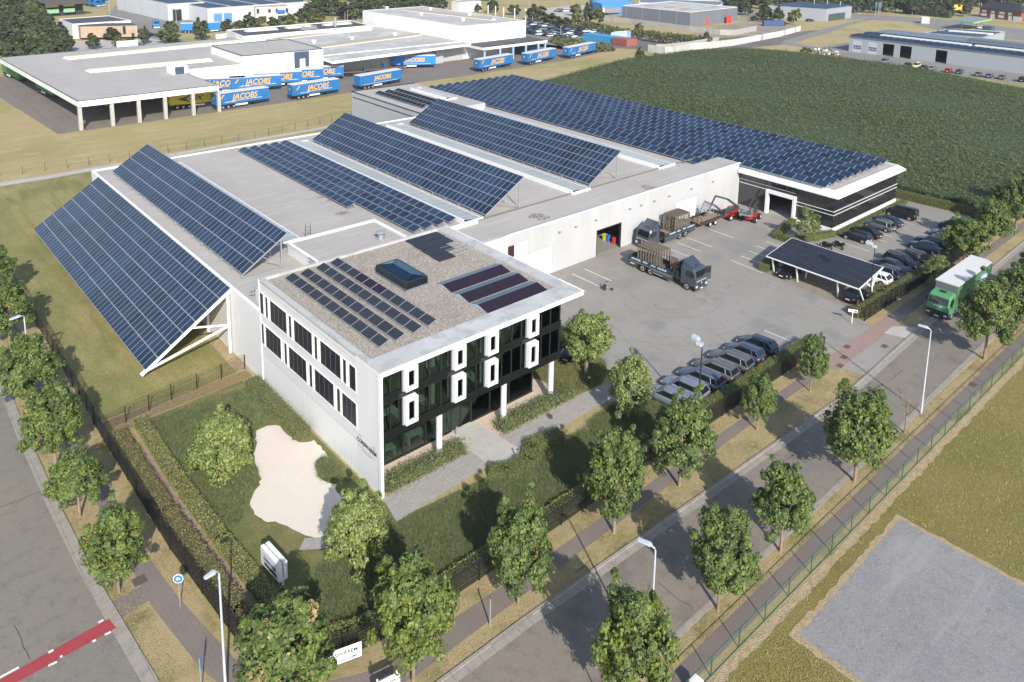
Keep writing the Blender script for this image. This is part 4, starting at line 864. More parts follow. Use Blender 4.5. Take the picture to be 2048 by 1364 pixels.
# small white building and others along the top edge
flat_bldg('white_pavilion', 'small white flat roofed building beyond the tall hall, top edge', 'building', ((903, 4), (918, 6), (962, 3), (940, -4)), 5, m_white, m_roof)
flat_bldg('blue_shed', 'bright blue sheet metal shed at the top edge beyond the car park', 'building', ((1181, 3), (1204, 8.5), (1272, 8), (1240, -8)), 5.5, M('bright_blue_sheet', (.05, .25, .62), .5), M('blue_roof', (.12, .33, .62), .6), M('blue_trim', (.05, .25, .62), .5))
flat_bldg('dark_roof_shed', 'long low shed with slate grey roof at the top edge above the grey hall', 'building', ((1278, 6), (1440, 11), (1450, 3), (1280, -3)), 5, m_grey, m_slate)
gh, gp = flat_bldg('grey_hall', 'large slate grey hall with two red doors behind the concrete wall', 'warehouse', ((1244.5, 11.5), (1380.5, 25), (1475.5, 14.5), (1345, 2.5)), 7, M('slate_cladding', (.155, .17, .20), .5, lines=[(1, .05, (.13, .145, .17), 1), (1, .05, (.25, .26, .28), 0)]), m_roof2, m_whitep, .4, .15)
m_redd = M('red_door', (.62, .045, .035), .5)
wallpatch(gh, 'door', m_redd, ((1401, 50.8), (1412, 49.6), 0, 3.6), off=1.2); wallpatch(gh, 'door', m_redd, ((1447.5, 46), (1457.5, 45.2), 0, 4.1), off=1.6)
b = MB()
for px, py in ((1300, 11), (1340, 15), (1372, 18.5), (1430, 14), (1345, 7)):
    q = P(px, py, 7.05); b.box(q[0]-3, q[1]-1.6, 7.03, q[0]+3, q[1]+1.6, 7.15)
b.build('roof_light', m_skylb, gh)
dl, dp = flat_bldg('car_dealership', 'grey showroom with solar roof and glazed corner at the top right', 'showroom', ((1536, 11.5), (1653, 19), (1704, 13), (1600, 4)), 6.2, M('dealer_grey', (.30, .32, .35), .6), m_slate, m_alu, .3, .2)
b = MB(); q0 = np.array(P(1536, 11.5, 6.2)); q1 = np.array(P(1653, 19, 6.2)); q3 = np.array(P(1600, 4, 6.2)); U = (q1-q0); Vv = (q3-q0)
for k in range(12):
    for j in range(22):
        s0, t0 = .04+.92*j/22, .06+.88*k/12
        if (k in (3, 4) and 3 < j < 9) or (k in (6, 7) and 8 < j < 14) or (k in (4, 5) and 14 < j < 19): continue
        a_ = [q0+U*s+Vv*t for s, t in ((s0, t0), (s0+.036, t0), (s0+.036, t0+.06), (s0, t0+.06))]; b.face([(a_[i][0], a_[i][1], 6.3+(.35 if i > 1 else 0)) for i in range(4)])
b.build('solar_panels', m_pv, dl)
wallpatch(dl, 'door', m_whitep, ((1607.5, 38.5), (1623, 39.5), 2.5, 4.8), off=.3); wallpatch(dl, 'doorway', m_dark, ((1607.5, 38.5), (1623, 39.5), 0, 2.5), off=.3)
wallpatch(dl, 'showroom_glass', M('showroom_glass', (.05, .09, .09), .1), ((1656, 42.3), (1688, 37.8), .2, 3.6), off=.3); wallpatch(dl, 'door', m_whitep, ((1631, 40), (1634.5, 40.3), 0, 2.5), off=.3)
for i, (px, py) in enumerate(((1628, 8), (1654, 9.5), (1680, 12))):
    q = P(px, py, 6.2); MB().tube([(0, 0, 0), (0, 0, 2.4)], .35, 10).build('flue', m_galv, dl, tuple(q))
# depot with wide doors, right
rd = thing('vehicle_depot', 'long pale grey depot with open bays and solar roof beyond the maize field', 'warehouse', (0, 0, 0))
e0 = P(1697, 102.5); e1 = P(2048, 148); e1 = e0+(e1-e0)*1.25; ue = (e1-e0)/np.linalg.norm(e1-e0); ve = np.array([-ue[1], ue[0], 0]); ve = ve if ve[0] > 0 else -ve; Le = np.linalg.norm(e1-e0)
def DQ(u, v, z=0): q = e0+ue*u+ve*v; return (q[0], q[1], z)
bays = [(2.0, 9.2, 'd'), (12.0, 19.2, 'd'), (22.0, 28.6, 'o'), (32.0, 38.6, 'o'), (53.5, 59.8, 'o')]
HD = 5.6; sc_ = 1.0
m_dep = M('depot_panel', (.33, .355, .385), .6, lines=[(1.2, .04, (.29, .31, .335), 1)])
def pxu(px, py):  # distance along the depot front of a picture point at its foot
    q = P(px, py); return float(np.dot(q-e0, ue))
bays = [(pxu(1705, 103.5), pxu(1724, 105.5), 'd'), (pxu(1737.5, 107), pxu(1757, 109), 'd'), (pxu(1769, 110), pxu(1791, 113), 'o'), (pxu(1803, 114.5), pxu(1826, 117.5), 'o'), (pxu(1874, 123.5), pxu(1897, 126.5), 'o')]
b = MB(); u = 0
def wallseg(u0, u1, z0, z1): a = np.array(DQ(u0, .15)); c = np.array(DQ(u1, .15)); m_ = (a+c)/2; b.obox((m_[0], m_[1], (z0+z1)/2), c-a, ve*.3, (0, 0, z1-z0))
for u0, u1, k in bays:
    wallseg(u, u0, 0, HD); wallseg(u0, u1, 4.6, HD); u = u1
wallseg(u, Le, 0, HD)
for (u0, v0, u1, v1) in ((0.15, .3, .15, 36), (0, 36, Le, 36)):
    a = np.array(DQ(u0, v0)); c = np.array(DQ(u1, v1)); m_ = (a+c)/2; dd = (c-a)/np.linalg.norm(c-a); b.obox((m_[0], m_[1], HD/2), c-a, np.array([-dd[1], dd[0], 0])*.3, (0, 0, HD))
for u in np.linspace(10, Le-5, 6): b.obox((*DQ(u, 14)[:2], HD/2), ve*.2, ue*.2, (0, 0, HD))
b.build('wall', m_dep, rd)
MB().prism([DQ(-.3, -.3)[:2], DQ(Le, -.3)[:2], DQ(Le, 36.3)[:2], DQ(-.3, 36.3)[:2]], HD, HD+.35).build('roof', m_slate, rd)
MB().prism([DQ(.3, 14)[:2], DQ(Le-.3, 14)[:2], DQ(Le-.3, 14.3)[:2], DQ(.3, 14.3)[:2]], 0, HD-.1).build('inner_wall', m_dark, rd)
for u0, u1, k in bays:
    if k == 'd':
        d = MB(); a = np.array(DQ(u0, .1)); c = np.array(DQ(u1, .1)); m_ = (a+c)/2; d.obox((m_[0], m_[1], 2.3), c-a, ve*.15, (0, 0, 4.6)); d = d.build('door', M('pale_door', (.46, .48, .52), .5), rd)
        w_ = MB()
        for r in range(2):
            for j in range(4): uu = u0+(u1-u0)*(.1+.22*j); a = np.array(DQ(uu, 0)); c = np.array(DQ(uu+(u1-u0)*.15, 0)); m_ = (a+c)/2; w_.obox((m_[0], m_[1], 1.6+r*.8), c-a, ve*.1, (0, 0, .5))
        w_.build('window', m_dark, d)
b = MB(); cream = MB()
for r in range(9):
    v0 = .3+r*1.9
    if 4 <= r <= 5: continue
    n = int(Le/2.4)
    for j in range(n):
        a_ = [DQ(j*2.4+.1, v0-.7), DQ(j*2.4+2.2, v0-.7), DQ(j*2.4+2.2, v0+.8), DQ(j*2.4+.1, v0+.8)]; b.face([(a_[i][0], a_[i][1], HD+.45+(.5 if i > 1 else 0)) for i in range(4)])
b.build('solar_panels', m_pv, rd)
for u0, u1 in ((8, Le*.53), (Le*.55, Le*.98)): cream.prism([DQ(u0, 8)[:2], DQ(u1, 8)[:2], DQ(u1, 11)[:2], DQ(u0, 11)[:2]], HD+.35, HD+1.1)
cream.build('roof_light', M('cream_sheet', (.70, .68, .60), .6), rd)
MB().prism([DQ(34, 26)[:2], DQ(Le, 26)[:2], DQ(Le, 32)[:2], DQ(34, 32)[:2]], HD+.35, HD+1.3).build('raised_roof', m_slate, rd)
wg, _ = flat_bldg('depot_wing', 'rear wing with solar roof and pale roof light behind the vehicle depot', 'building', ((1846, 66), (1906, 58), (2010, 64), (1965, 76)), 5.6, m_dep, m_slate, m_alu)
b = MB(); q0 = P(1858, 66.5, 5.6); q1 = P(1960, 74, 5.6); q3 = P(1905, 59.5, 5.6)
for k in range(5):
    if k == 2: b.build('solar_panels', m_pv, wg); b = MB(); continue
    for j in range(14):
        s0, t0 = j/14, .02+k/5.; a_ = [q0+(q1-q0)*s+(q3-q0)*t for s, t in ((s0, t0), (s0+.06, t0), (s0+.06, t0+.15), (s0, t0+.15))]; b.face([(a_[i][0], a_[i][1], 5.75+(.4 if i > 1 else 0)) for i in range(4)])
b.build('solar_panels', m_pv, wg)
b = MB(); b.prism([tuple((q0+(q1-q0)*s+(q3-q0)*t)[:2]) for s, t in ((.12, .55), (1, .45), (1, .6), (.12, .7))], 5.65, 6.2); b.build('roof_light', M('cream_sheet', (.7, .68, .6), .6), wg)
# brick house
bh = thing('brick_house', 'red brick house with dark tiled hipped roof in the top right corner', 'house', (0, 0, 0))
h0 = P(1958, 33.5); h1 = P(2041, 43.5); hu = (h1-h0); Lh = np.linalg.norm(hu); hu /= Lh; hv = np.array([-hu[1], hu[0], 0]); hv = hv if hv[0] > 0 else -hv
def HQ(u, v, z): q = h0+hu*u+hv*v; return (q[0], q[1], z)
Hh = hgt(1958, 33.5, 15.5)
MB().prism([HQ(0, 0, 0)[:2], HQ(Lh, 0, 0)[:2], HQ(Lh, 11, 0)[:2], HQ(0, 11, 0)[:2]], 0, Hh).build('wall', M('red_brick', (.26, .085, .055), .85, var=[(1, (.20, .07, .05), .45, .65)]), bh)
b = MB(); E = .6; zr = Hh+4.0
c_ = [HQ(-E, -E, Hh), HQ(Lh+E, -E, Hh), HQ(Lh+E, 11+E, Hh), HQ(-E, 11+E, Hh)]; ra, rb_ = HQ(2, 5.5, zr), HQ(Lh-5, 5.5, zr)
b.face([c_[0], c_[1], rb_, ra]); b.face([c_[1], c_[2], rb_]); b.face([c_[2], c_[3], ra, rb_]); b.face([c_[3], c_[0], ra]); b.face(c_[::-1]); b.build('roof', M('dark_tiles', (.035, .035, .042), .7, lines=[(.5, .06, (.02, .02, .025), 0)]), bh)
for px, wpx, z0, z1, m_ in ((1963, 9, Hh-2.2, Hh-.9, 'w'), (1981, 7, Hh-2.2, Hh-.9, 'w'), (1997, 11, Hh-2.2, Hh-.9, 'w'), (2015, 7, Hh-2.2, Hh-.9, 'w'), (1961, 12, .9, 2.4, 'w'), (1980, 9, 0, 2.6, 'w'), (1996, 11, .8, 2.4, 'w'), (2016, 7, 0, 2.6, 'w'), (2026, 17, 0, 2.6, 'w')):
    y0 = 33.5+(px-1958)*10/83; y1 = 33.5+(px+wpx-1958)*10/83
    wallpatch(bh, 'window' if z0 > .1 else 'door', m_whitep, ((px, y0), (px+wpx, y1), z0, z1), off=.1)
q = HQ(Lh*.35, 5.5, zr-.5); MB().box(-.4, -.4, 0, .4, .4, 1.5).build('chimney', M('red_brick', (.3, .1, .06), .85), bh, q)
# petrol station canopy
gs = thing('petrol_station', 'petrol station canopy with bright green fascia near the brick house', 'canopy', (0, 0, 0))
q = pp((1904.5, 40), (1947, 45.5), (1984, 38.5), (1944, 33.5), z=4.6)
MB().prism(q, 4.2, 4.7, 0, 1).build('roof', [M('lime_fascia', (.32, .62, .10), .5), M('canopy_top', (.20, .25, .29), .6)], gs)
for s in (.25, .75): p_ = np.array(q[0])*(1-s)+np.array(q[2])*s; MB().tube([(0, 0, 0), (0, 0, 4.2)], .3, 8).build('column', m_galv, gs, (*p_, 0))
MB().box(q[0][0]+6, q[0][1]-16, 0, q[0][0]+11, q[0][1]-12, 2.6).build('pump_house', M('pump_dark', (.05, .10, .12), .5), gs)
fu = P(1849, 46.5); t = thing('fuel_tank', 'white tank unit on the forecourt of the petrol station', 'tank', tuple(fu), .5)
MB().box(-3, -1.8, .5, 3, 1.8, 3.2).build('body', m_whitep, t); MB().box(-3.3, -2, 0, 3.3, 2, .5).build('plinth', m_conc, t)
q = P(1914, 33); t = thing('yellow_sign', 'yellow roadside sign board on a post beside the petrol station', 'sign', tuple(q)); MB().beam((0, 0, 2), (0, 0, 5.2), .15).build('post', m_galv, t); MB().obox((0, 0, 5.2), (2.2, -3.6, 0), (.15, .1, 0), (0, 0, 3)).build('board', M('sign_yellow', (.80, .50, .03), .5), t)
# concrete walls, top right
def cwall(label, px, h, m, th=.3, joints=True):
    t = thing('concrete_wall', label, 'wall', (0, 0, 0)); b = MB()
    pts = [P(*p) for p in px]
    for i in range(len(pts)-1): b.beam(pts[i]+np.array([0, 0, h/2]), pts[i+1]+np.array([0, 0, h/2]), th, h)
    b.build('panel', m, t); return t
m_cw = M('concrete_wall', (.40, .39, .37), .9, var=[(.4, (.34, .33, .31), .4, .6)], lines=[(2.4, .12, (.30, .29, .27), 0)])
m_cww = M('white_wall', (.62, .61, .58), .9, lines=[(3, .3, (.35, .34, .33), 0), (3, .3, (.35, .34, .33), 1)])
cwall('long grey concrete wall running in front of the large slate grey hall', [(1190, 39), (1260, 47), (1380, 63), (1440, 70), (1470, 70.5), (1512, 62)], 2.4, m_cw)
cwall('pale concrete retaining wall along the far edge of the maize field', [(1296, 103), (1330, 108), (1345, 108), (1380, 100), (1430, 96), (1460, 92)], 2.6, M('pale_wall', (.50, .50, .48), .9, var=[(.5, (.43, .43, .41), .45, .6)], lines=[(2.4, .1, (.40, .40, .39), 0)]))
cwall('low upper concrete wall above the retaining wall by the scrap yard', [(1312, 97), (1330, 96.5), (1370, 92), (1437, 81.5)], 1.6, m_cw)
cwall('white panel wall with dark posts beside the sandy storage yard', [(1460, 92), (1503, 84), (1560, 73), (1600, 62)], 2.4, m_cww)
cwall('white garden wall behind the canopy roof left of the parked car', [(234, 98), (276, 95)], 2.6, m_white)
cwall('white wall end next to the black roofed hall', [(432, 81.5), (467, 79)], 2.4, m_white)

# ------------------------------------------------------------------ cars
m_tyre = M('tyre', (.018, .018, .018), .85); m_rim = M('alloy', (.55, .56, .58), .3, .7)
m_carglass = M('car_glass', (.012, .016, .020), .05, spec=.9)
m_plate = M('number_plate', (.75, .75, .72), .5); m_tail = M('tail_lamp', (.35, .015, .012), .2); m_head = M('head_lamp', (.72, .75, .78), .1, .3)
def paint(nm, c, metal=.15): return M('paint_'+nm, c, .3, metal, coat=.35)
PAINT = dict(silver=paint('silver', (.19, .22, .27)), greyblue=paint('grey_blue', (.075, .10, .14)), grey=paint('grey', (.105, .115, .13)), navy=paint('navy', (.022, .035, .06)), black=paint('black', (.010, .011, .014)), white=paint('white', (.72, .73, .74), 0), red=paint('red', (.42, .02, .03), .1), cream=paint('cream', (.66, .58, .34), 0), blue=paint('blue', (.03, .12, .38), .2), darkblue=paint('dark_blue', (.05, .075, .12)), teal=paint('slate', (.10, .125, .15)))
def body_ring(x, w, zb, zt):
    h = [(0, zb), (w*.82, zb), (w*.98, zb+.12), (w, zb+(zt-zb)*.5), (w*.975, zt-.12), (w*.86, zt-.01), (w*.45, zt+.02), (0, zt+.025)]
    return [(x, -y, z) for y, z in h]+[(x, y, z) for y, z in h[::-1][1:-1]]
KIND = dict(  # length, half width, height, hood z, roof: rear base, rear top, front top, front base, tail height
    wagon=dict(L=4.75, w=.905, H=1.47, bz=.96, g=(-2.22, -1.85, .35, 1.15)),
    hatch=dict(L=4.25, w=.90, H=1.46, bz=.95, g=(-1.98, -1.5, .35, 1.1)),
    sedan=dict(L=4.7, w=.90, H=1.43, bz=.94, g=(-1.75, -1.0, .3, 1.1)),
    van=dict(L=4.9, w=.94, H=1.86, bz=1.12, g=(-2.35, -2.2, .75, 1.6)),
    suv=dict(L=4.6, w=.93, H=1.66, bz=1.06, g=(-2.15, -1.75, .4, 1.15)))
CARC = {}
def car_proto(kind, col):
    K = KIND[kind]; L, w_, H, bz = K['L']/2, K['w'], K['H'], K['bz']; g0, g1, g2, g3 = K['g']
    st = [(-L, .72*w_/.9, .46, bz-.22), (-L+.06, .84*w_/.9, .32, bz-.10), (-L+.3, .89*w_/.9, .24, bz-.01), (-L+.9, w_, .22, bz), (0, w_, .22, bz), (g3-.1, w_, .22, bz-.01), (g3+.35, w_*.99, .22, bz-.07), (L-.45, w_*.95, .24, bz-.17), (L-.12, w_*.86, .3, bz-.28), (L, w_*.68, .42, bz-.40)]
    me = {}
    b = MB(); b.loft([body_ring(*s) for s in st], 0, True)
    # roof skin and pillars over the glass house
    wt, wb = w_*.74, w_*.93; rz = H
    rr = lambda x, w, z: [(x, -w, z-.07), (x, -w*.9, z-.015), (x, 0, z+.02), (x, w*.9, z-.015), (x, w, z-.07), (x, 0, z-.1)]
    b.loft([rr(g1-.12, wt*.92, rz-.04), rr(g1+.1, wt, rz), rr((g1+g2)/2, wt*1.02, rz+.01), rr(g2-.1, wt*.98, rz-.01), rr(g2+.12, wt*.9, rz-.05)], 0, True)
    for s in (-1, 1):
        b.beam((g3, s*wb*.96, bz-.03), (g2, s*wt*.97, rz-.05), .07, .07); b.beam((g0, s*wb*.93, bz-.03), (g1, s*wt*.97, rz-.05), .12, .09)
        if kind in ('wagon', 'van', 'suv', 'hatch'): b.beam(((g0+g1)/2+.5, s*wb*.985, bz-.02), (g1+.5, s*wt*.985, rz-.05), .05, .03)
    for x in (-L+.92, L-.9):
        for s in (-1, 1): b.disc((x, s*(w_+.003), .34), .40, (0, s, 0), 18, 1)
    b.box(-L+.2, -w_*.8, .2, L-.2, w_*.8, .26, 1); b.box(-L-.015, -.62, .3, -L+.1, .62, .42, 1); b.box(L-.1, -.6, .28, L+.015, .6, .45, 1)
    me['body'] = b.mesh('car_body', [PAINT[col], M('trim_black', (.015, .015, .016), .6)])
    b = MB(); q = .015
    b.loft([[(g0, -wb*.9, bz-.02), (g0, wb*.9, bz-.02), (g3+.05, wb*.93, bz-.02), (g3+.05, -wb*.93, bz-.02)], [(g1-.03, -wt*.93, rz-.04), (g1-.03, wt*.93, rz-.04), (g2+.06, wt*.93, rz-.04), (g2+.06, -wt*.93, rz-.04)]], 0, False)
    me['window'] = b.mesh('car_window', m_carglass)
    b = MB(); b.tube([(0, -.1, 0), (0, .1, 0)], .325, 18); me['wheel'] = b.mesh('car_wheel', m_tyre)
    b = MB(); b.disc((0, 0, 0), .21, (0, 1, 0), 12)
    for k in range(5): a = k*2*math.pi/5; b.beam((0, .004, 0), (.2*math.cos(a), .004, .2*math.sin(a)), .012, .07, 0, up=(0, 1, 0)) if False else None
    me['rim'] = b.mesh('car_rim', m_rim)
    b = MB(); b.box(-.03, -.17, -.07, .05, .17, .07); me['headlight'] = b.mesh('car_headlight', m_head)
    b = MB(); b.box(-.05, -.15, -.08, .03, .15, .08); me['tail_light'] = b.mesh('car_tail', m_tail)
    b = MB(); b.box(-.012, -.26, -.055, .012, .26, .055); me['number_plate'] = b.mesh('car_plate', m_plate)
    b = MB(); b.loft([[(-.06, -.08, -.05), (-.06, .08, -.05), (-.06, .08, .06), (-.06, -.08, .06)], [(.08, -.06, -.03), (.08, .06, -.03), (.08, .06, .04), (.08, -.06, .04)]], 0, True); me['mirror'] = b.mesh('car_mirror', PAINT[col])
    b = MB(); b.box(-.02, -.36, 0, .02, .36, .03); me['spoiler'] = b.mesh('car_rail', m_alu)
    t = bpy.data.objects.new('parked_car', None); COL.objects.link(t); t['category'] = 'car'
    link('body', me['body'], t); link('window', me['window'], t)
    for x in (-L+.92, L-.9):
        for s in (-1, 1):
            wh_ = link('wheel', me['wheel'], t, (x, s*(w_-.09), .325)); rm = link('rim', me['rim'], wh_, (0, s*.104, 0))
            if s < 0: rm.rotation_euler = (0, 0, math.pi)
    for s in (-1, 1):
        link('headlight', me['headlight'], t, (L-.16, s*w_*.68, bz-.36)); link('tail_light', me['tail_light'], t, (-L+.05, s*w_*.72, bz-.24))
        link('mirror', me['mirror'], t, (g3-.25, s*(w_+.07), bz+.04))
    link('number_plate', me['number_plate'], t, (-L-.02, 0, .6)); link('number_plate', me['number_plate'], t, (L+.02, 0, .45))
    if kind in ('wagon', 'suv'):
        for s in (-1, 1): b = MB(); b.beam((g1+.1, s*wt*.9, H+.05), (g2-.2, s*wt*.9, H+.05), .04); link('roof_rail', b.mesh('rail', m_alu), t)
    return t
def car(kind, col, x, y, rz, label, group=None, z=.03, name=None):
    k = (kind, col)
    if k not in CARC: CARC[k] = (car_proto(kind, col), [False])
    o = place(CARC[k][0], CARC[k][1], (x, y, z), rz, label, group)
    if group is None and 'group' in o: del o['group']
    return o
PI = math.pi
FR = 'cars parked in a row behind the front hedge'
for x, k, c, l in ((26.9, 'wagon', 'silver', 'leftmost light silver estate car in the front row, half behind trees'), (29.35, 'wagon', 'silver', 'light silver estate car with round window sticker, second in the front row'), (31.85, 'wagon', 'greyblue', 'blue grey estate car between two lighter estates in the front row'),
                   (34.3, 'wagon', 'grey', 'mid grey estate car in the middle of the front row'), (36.95, 'wagon', 'grey', 'grey estate car beside the two dark blue cars in the front row'), (39.4, 'hatch', 'darkblue', 'dark blue hatchback second from the right in the front row'), (41.8, 'hatch', 'navy', 'darkest navy hatchback at the right end of the front row')):
    car(k, c, x, -6.85, PI/2+R_(6), l, FR)
GB = 'cars parked along the glass hall'
car('hatch', 'black', 80.2, .9, PI/2+R_(3), 'black hatchback nearest the motorcycles beside the glass hall', GB); car('sedan', 'black', 82.9, .9, PI/2, 'black saloon with red tail lights behind the black hatchback', GB)
car('wagon', 'grey', 87.4, .9, PI/2, 'silver grey estate car in front of the glass hall', GB).children[0].data.materials; car('sedan', 'navy', 90.1, .9, PI/2, 'navy saloon right behind the silver grey estate', GB); car('van', 'black', 95.2, .9, PI/2+R_(4), 'large black people carrier at the far end of the glass hall', GB)
GC = 'dark cars along the hedge beside the carport'
for x, k, c, f, l in ((68.4, 'hatch', 'white', 1, 'white car behind the right end of the carport'), (71.0, 'wagon', 'navy', 1, 'dark navy car parked next to the white car by the hedge'), (73.6, 'sedan', 'navy', -1, 'third car from the carport in the dark row by the hedge'), (76.4, 'wagon', 'black', -1, 'black estate car, fourth from the carport in the dark row'), (79.0, 'wagon', 'black', 1, 'black car with pale bumper in the middle of the dark row'),
                      (84.0, 'sedan', 'darkblue', 1, 'dark blue saloon in the shade of the tree in the dark row'), (86.6, 'wagon', 'black', 1, 'black estate with visible rear plate in the dark row'), (91.3, 'hatch', 'grey', 1, 'grey hatchback half hidden by the tree crown'), (95.5, 'van', 'navy', 1, 'large dark van half hidden behind the far trees')):
    car(k, c, x, -7.3, PI/2 if f > 0 else -PI/2, l, GC)
car('sedan', 'black', 61.9, .9, PI, 'black saloon under the left end of the carport', 'cars under the carport'); car('hatch', 'black', 61.6, -8.1, 0, 'black car with red lights under the right end of the carport', 'cars under the carport')
car('hatch', 'greyblue', 24.9, 10.2, R_(80), 'pale blue grey car parked between the office end wall and the round tree')
car('wagon', 'black', 26.5, 5.2, R_(200), 'black car in the shade behind the office corner column')
GD = 'cars parked along the far edge of the maize'
for (px, py), k, c, l in (((1765, 127.5), 'van', 'silver', 'silver van parked alone at the left end beside the maize'), ((1811, 134), 'hatch', 'black', 'black car just left of the cream van'), ((1829, 136.5), 'van', 'cream', 'cream yellow van in the row beside the maize'), ((1844, 139), 'hatch', 'navy', 'navy car just right of the cream van'), ((1860, 141), 'sedan', 'silver', 'silver saloon in the row beside the maize'),
                          ((1893, 145.5), 'hatch', 'red', 'dark red hatchback beside the maize'), ((1915, 148), 'suv', 'darkblue', 'dark blue off-roader right of the red hatchback'), ((1953, 153), 'sedan', 'teal', 'slate saloon, first of three cars close together by the maize'), ((1975, 156), 'wagon', 'greyblue', 'grey blue estate, second of three close together by the maize'), ((2000, 159), 'sedan', 'grey', 'grey saloon, last of three close together by the maize'), ((2041, 164), 'suv', 'black', 'black off-roader at the right picture edge by the maize')):
    q = P(px, py); car(k, c, q[0]+1.6, q[1], R_(8)+(PI if k == 'van' else 0), l, GD)
for (px, py), k, c, l in (((2, 0), 'hatch', 'black', ''),): pass
q = P(277, 94); car('sedan', 'grey', q[0], q[1], 0, 'grey car parked behind the loading canopy near the white garden wall')
q = P(300, 72.5); car('hatch', 'black', q[0], q[1], 0, 'black car parked right of the timber office')
q = P(1620, 43); car('wagon', 'navy', q[0], q[1], R_(-20), 'dark car parked in front of the grey showroom')
for i, (px, py, k, c) in enumerate(((1118, 24, 'van', 'black'), (1130, 24, 'van', 'white'))):
    q = P(px, py); car(k, c, q[0], q[1], R_(150), '%s van on the pale concrete beyond the packed car park' % ['black', 'white'][i])
q = P(1956, 57); car('hatch', 'white', q[0], q[1], R_(30), 'white car beside the green petrol station canopy')
# packed car park: every car its own object, parts too small to see
LOTM = {}
def lotcar(kind, col):
    if (kind, col) in LOTM: return LOTM[(kind, col)]
    K = KIND[kind]; L, w_, H, bz = K['L']/2, K['w'], K['H'], K['bz']; g0, g1, g2, g3 = K['g']; b = MB()
    b.loft([body_ring(*s) for s in ((-L, .72, .4, bz-.2), (-L+.3, .88, .25, bz), (g3, .9, .22, bz), (L-.4, .86, .25, bz-.17), (L, .65, .4, bz-.38))], 0, True)
    wb, wt = w_*.88, w_*.68
    b.loft([[(g0, -wb, bz-.02), (g0, wb, bz-.02), (g3, wb, bz-.02), (g3, -wb, bz-.02)], [(g1, -wt, H-.05), (g1, wt, H-.05), (g2, wt, H-.05), (g2, -wt, H-.05)]], 1, False)
    b.box(g1-.05, -wt*1.02, H-.06, g2+.1, wt*1.02, H, 0)
    for x in (-L+.9, L-.9):
        for s in (-1, 1): b.disc((x, s*(w_+.01), .32), .33, (0, s, 0), 12, 2)
    LOTM[(kind, col)] = b.mesh('lot_car', [PAINT[col], m_carglass, m_tyre]); return LOTM[(kind, col)]
rows = [((1052, 66), (1122, 86), 23), ((1052, 61), (1170, 83), 36), ((1052, 56), (1180, 78), 38), ((1052, 49), (1205, 68), 44), ((1100, 48), (1215, 64), 30)]
rows = [((1053, 49.0), (1205, 68.5), 42), ((1053, 54.5), (1180, 74), 34), ((1053, 61), (1150, 77), 26), ((1053, 66.5), (1145, 80), 24)]
RN = ['back row', 'second row from the back', 'third row from the back', 'nearest row']
LC = [('white', 3), ('black', 4), ('grey', 3), ('navy', 3), ('silver', 2), ('red', 1)]
LCs = [c for c, n in LC for _ in range(n)]
for r, (a_, c_, n) in enumerate(rows):
    a_ = P(*a_); c_ = P(*c_); d = (c_-a_); Ld = np.linalg.norm(d); n = int(Ld/3.1)
    for k in range(n):
        cc = random.choice(LCs) if not (r == 3 and k > 12 and random.random() < .4) else 'white'; kk = random.choice(['hatch', 'wagon', 'sedan', 'suv'])
        q = a_+d*(k+.5)/n; o = link('parked_car', lotcar(kk, cc), None, (q[0]+random.uniform(-.2, .2), q[1]+random.uniform(-.3, .3), .03), math.atan2(d[1], d[0])+PI/2+random.uniform(-.05, .05)+(PI if random.random() < .4 else 0))
        tag(o, '%s %s, %s, %s of the packed car park' % (dict(white='white', black='black', grey='grey', navy='dark blue', silver='silver', red='red')[cc], dict(hatch='hatchback', wagon='estate', sedan='saloon', suv='off-roader')[kk], ['far left', 'left of centre', 'centre', 'right of centre', 'far right'][min(4, int(5*k/n))], RN[r]), 'car', 'cars packed in the far car park, %s %s %s' % (cc, kk, RN[r]))

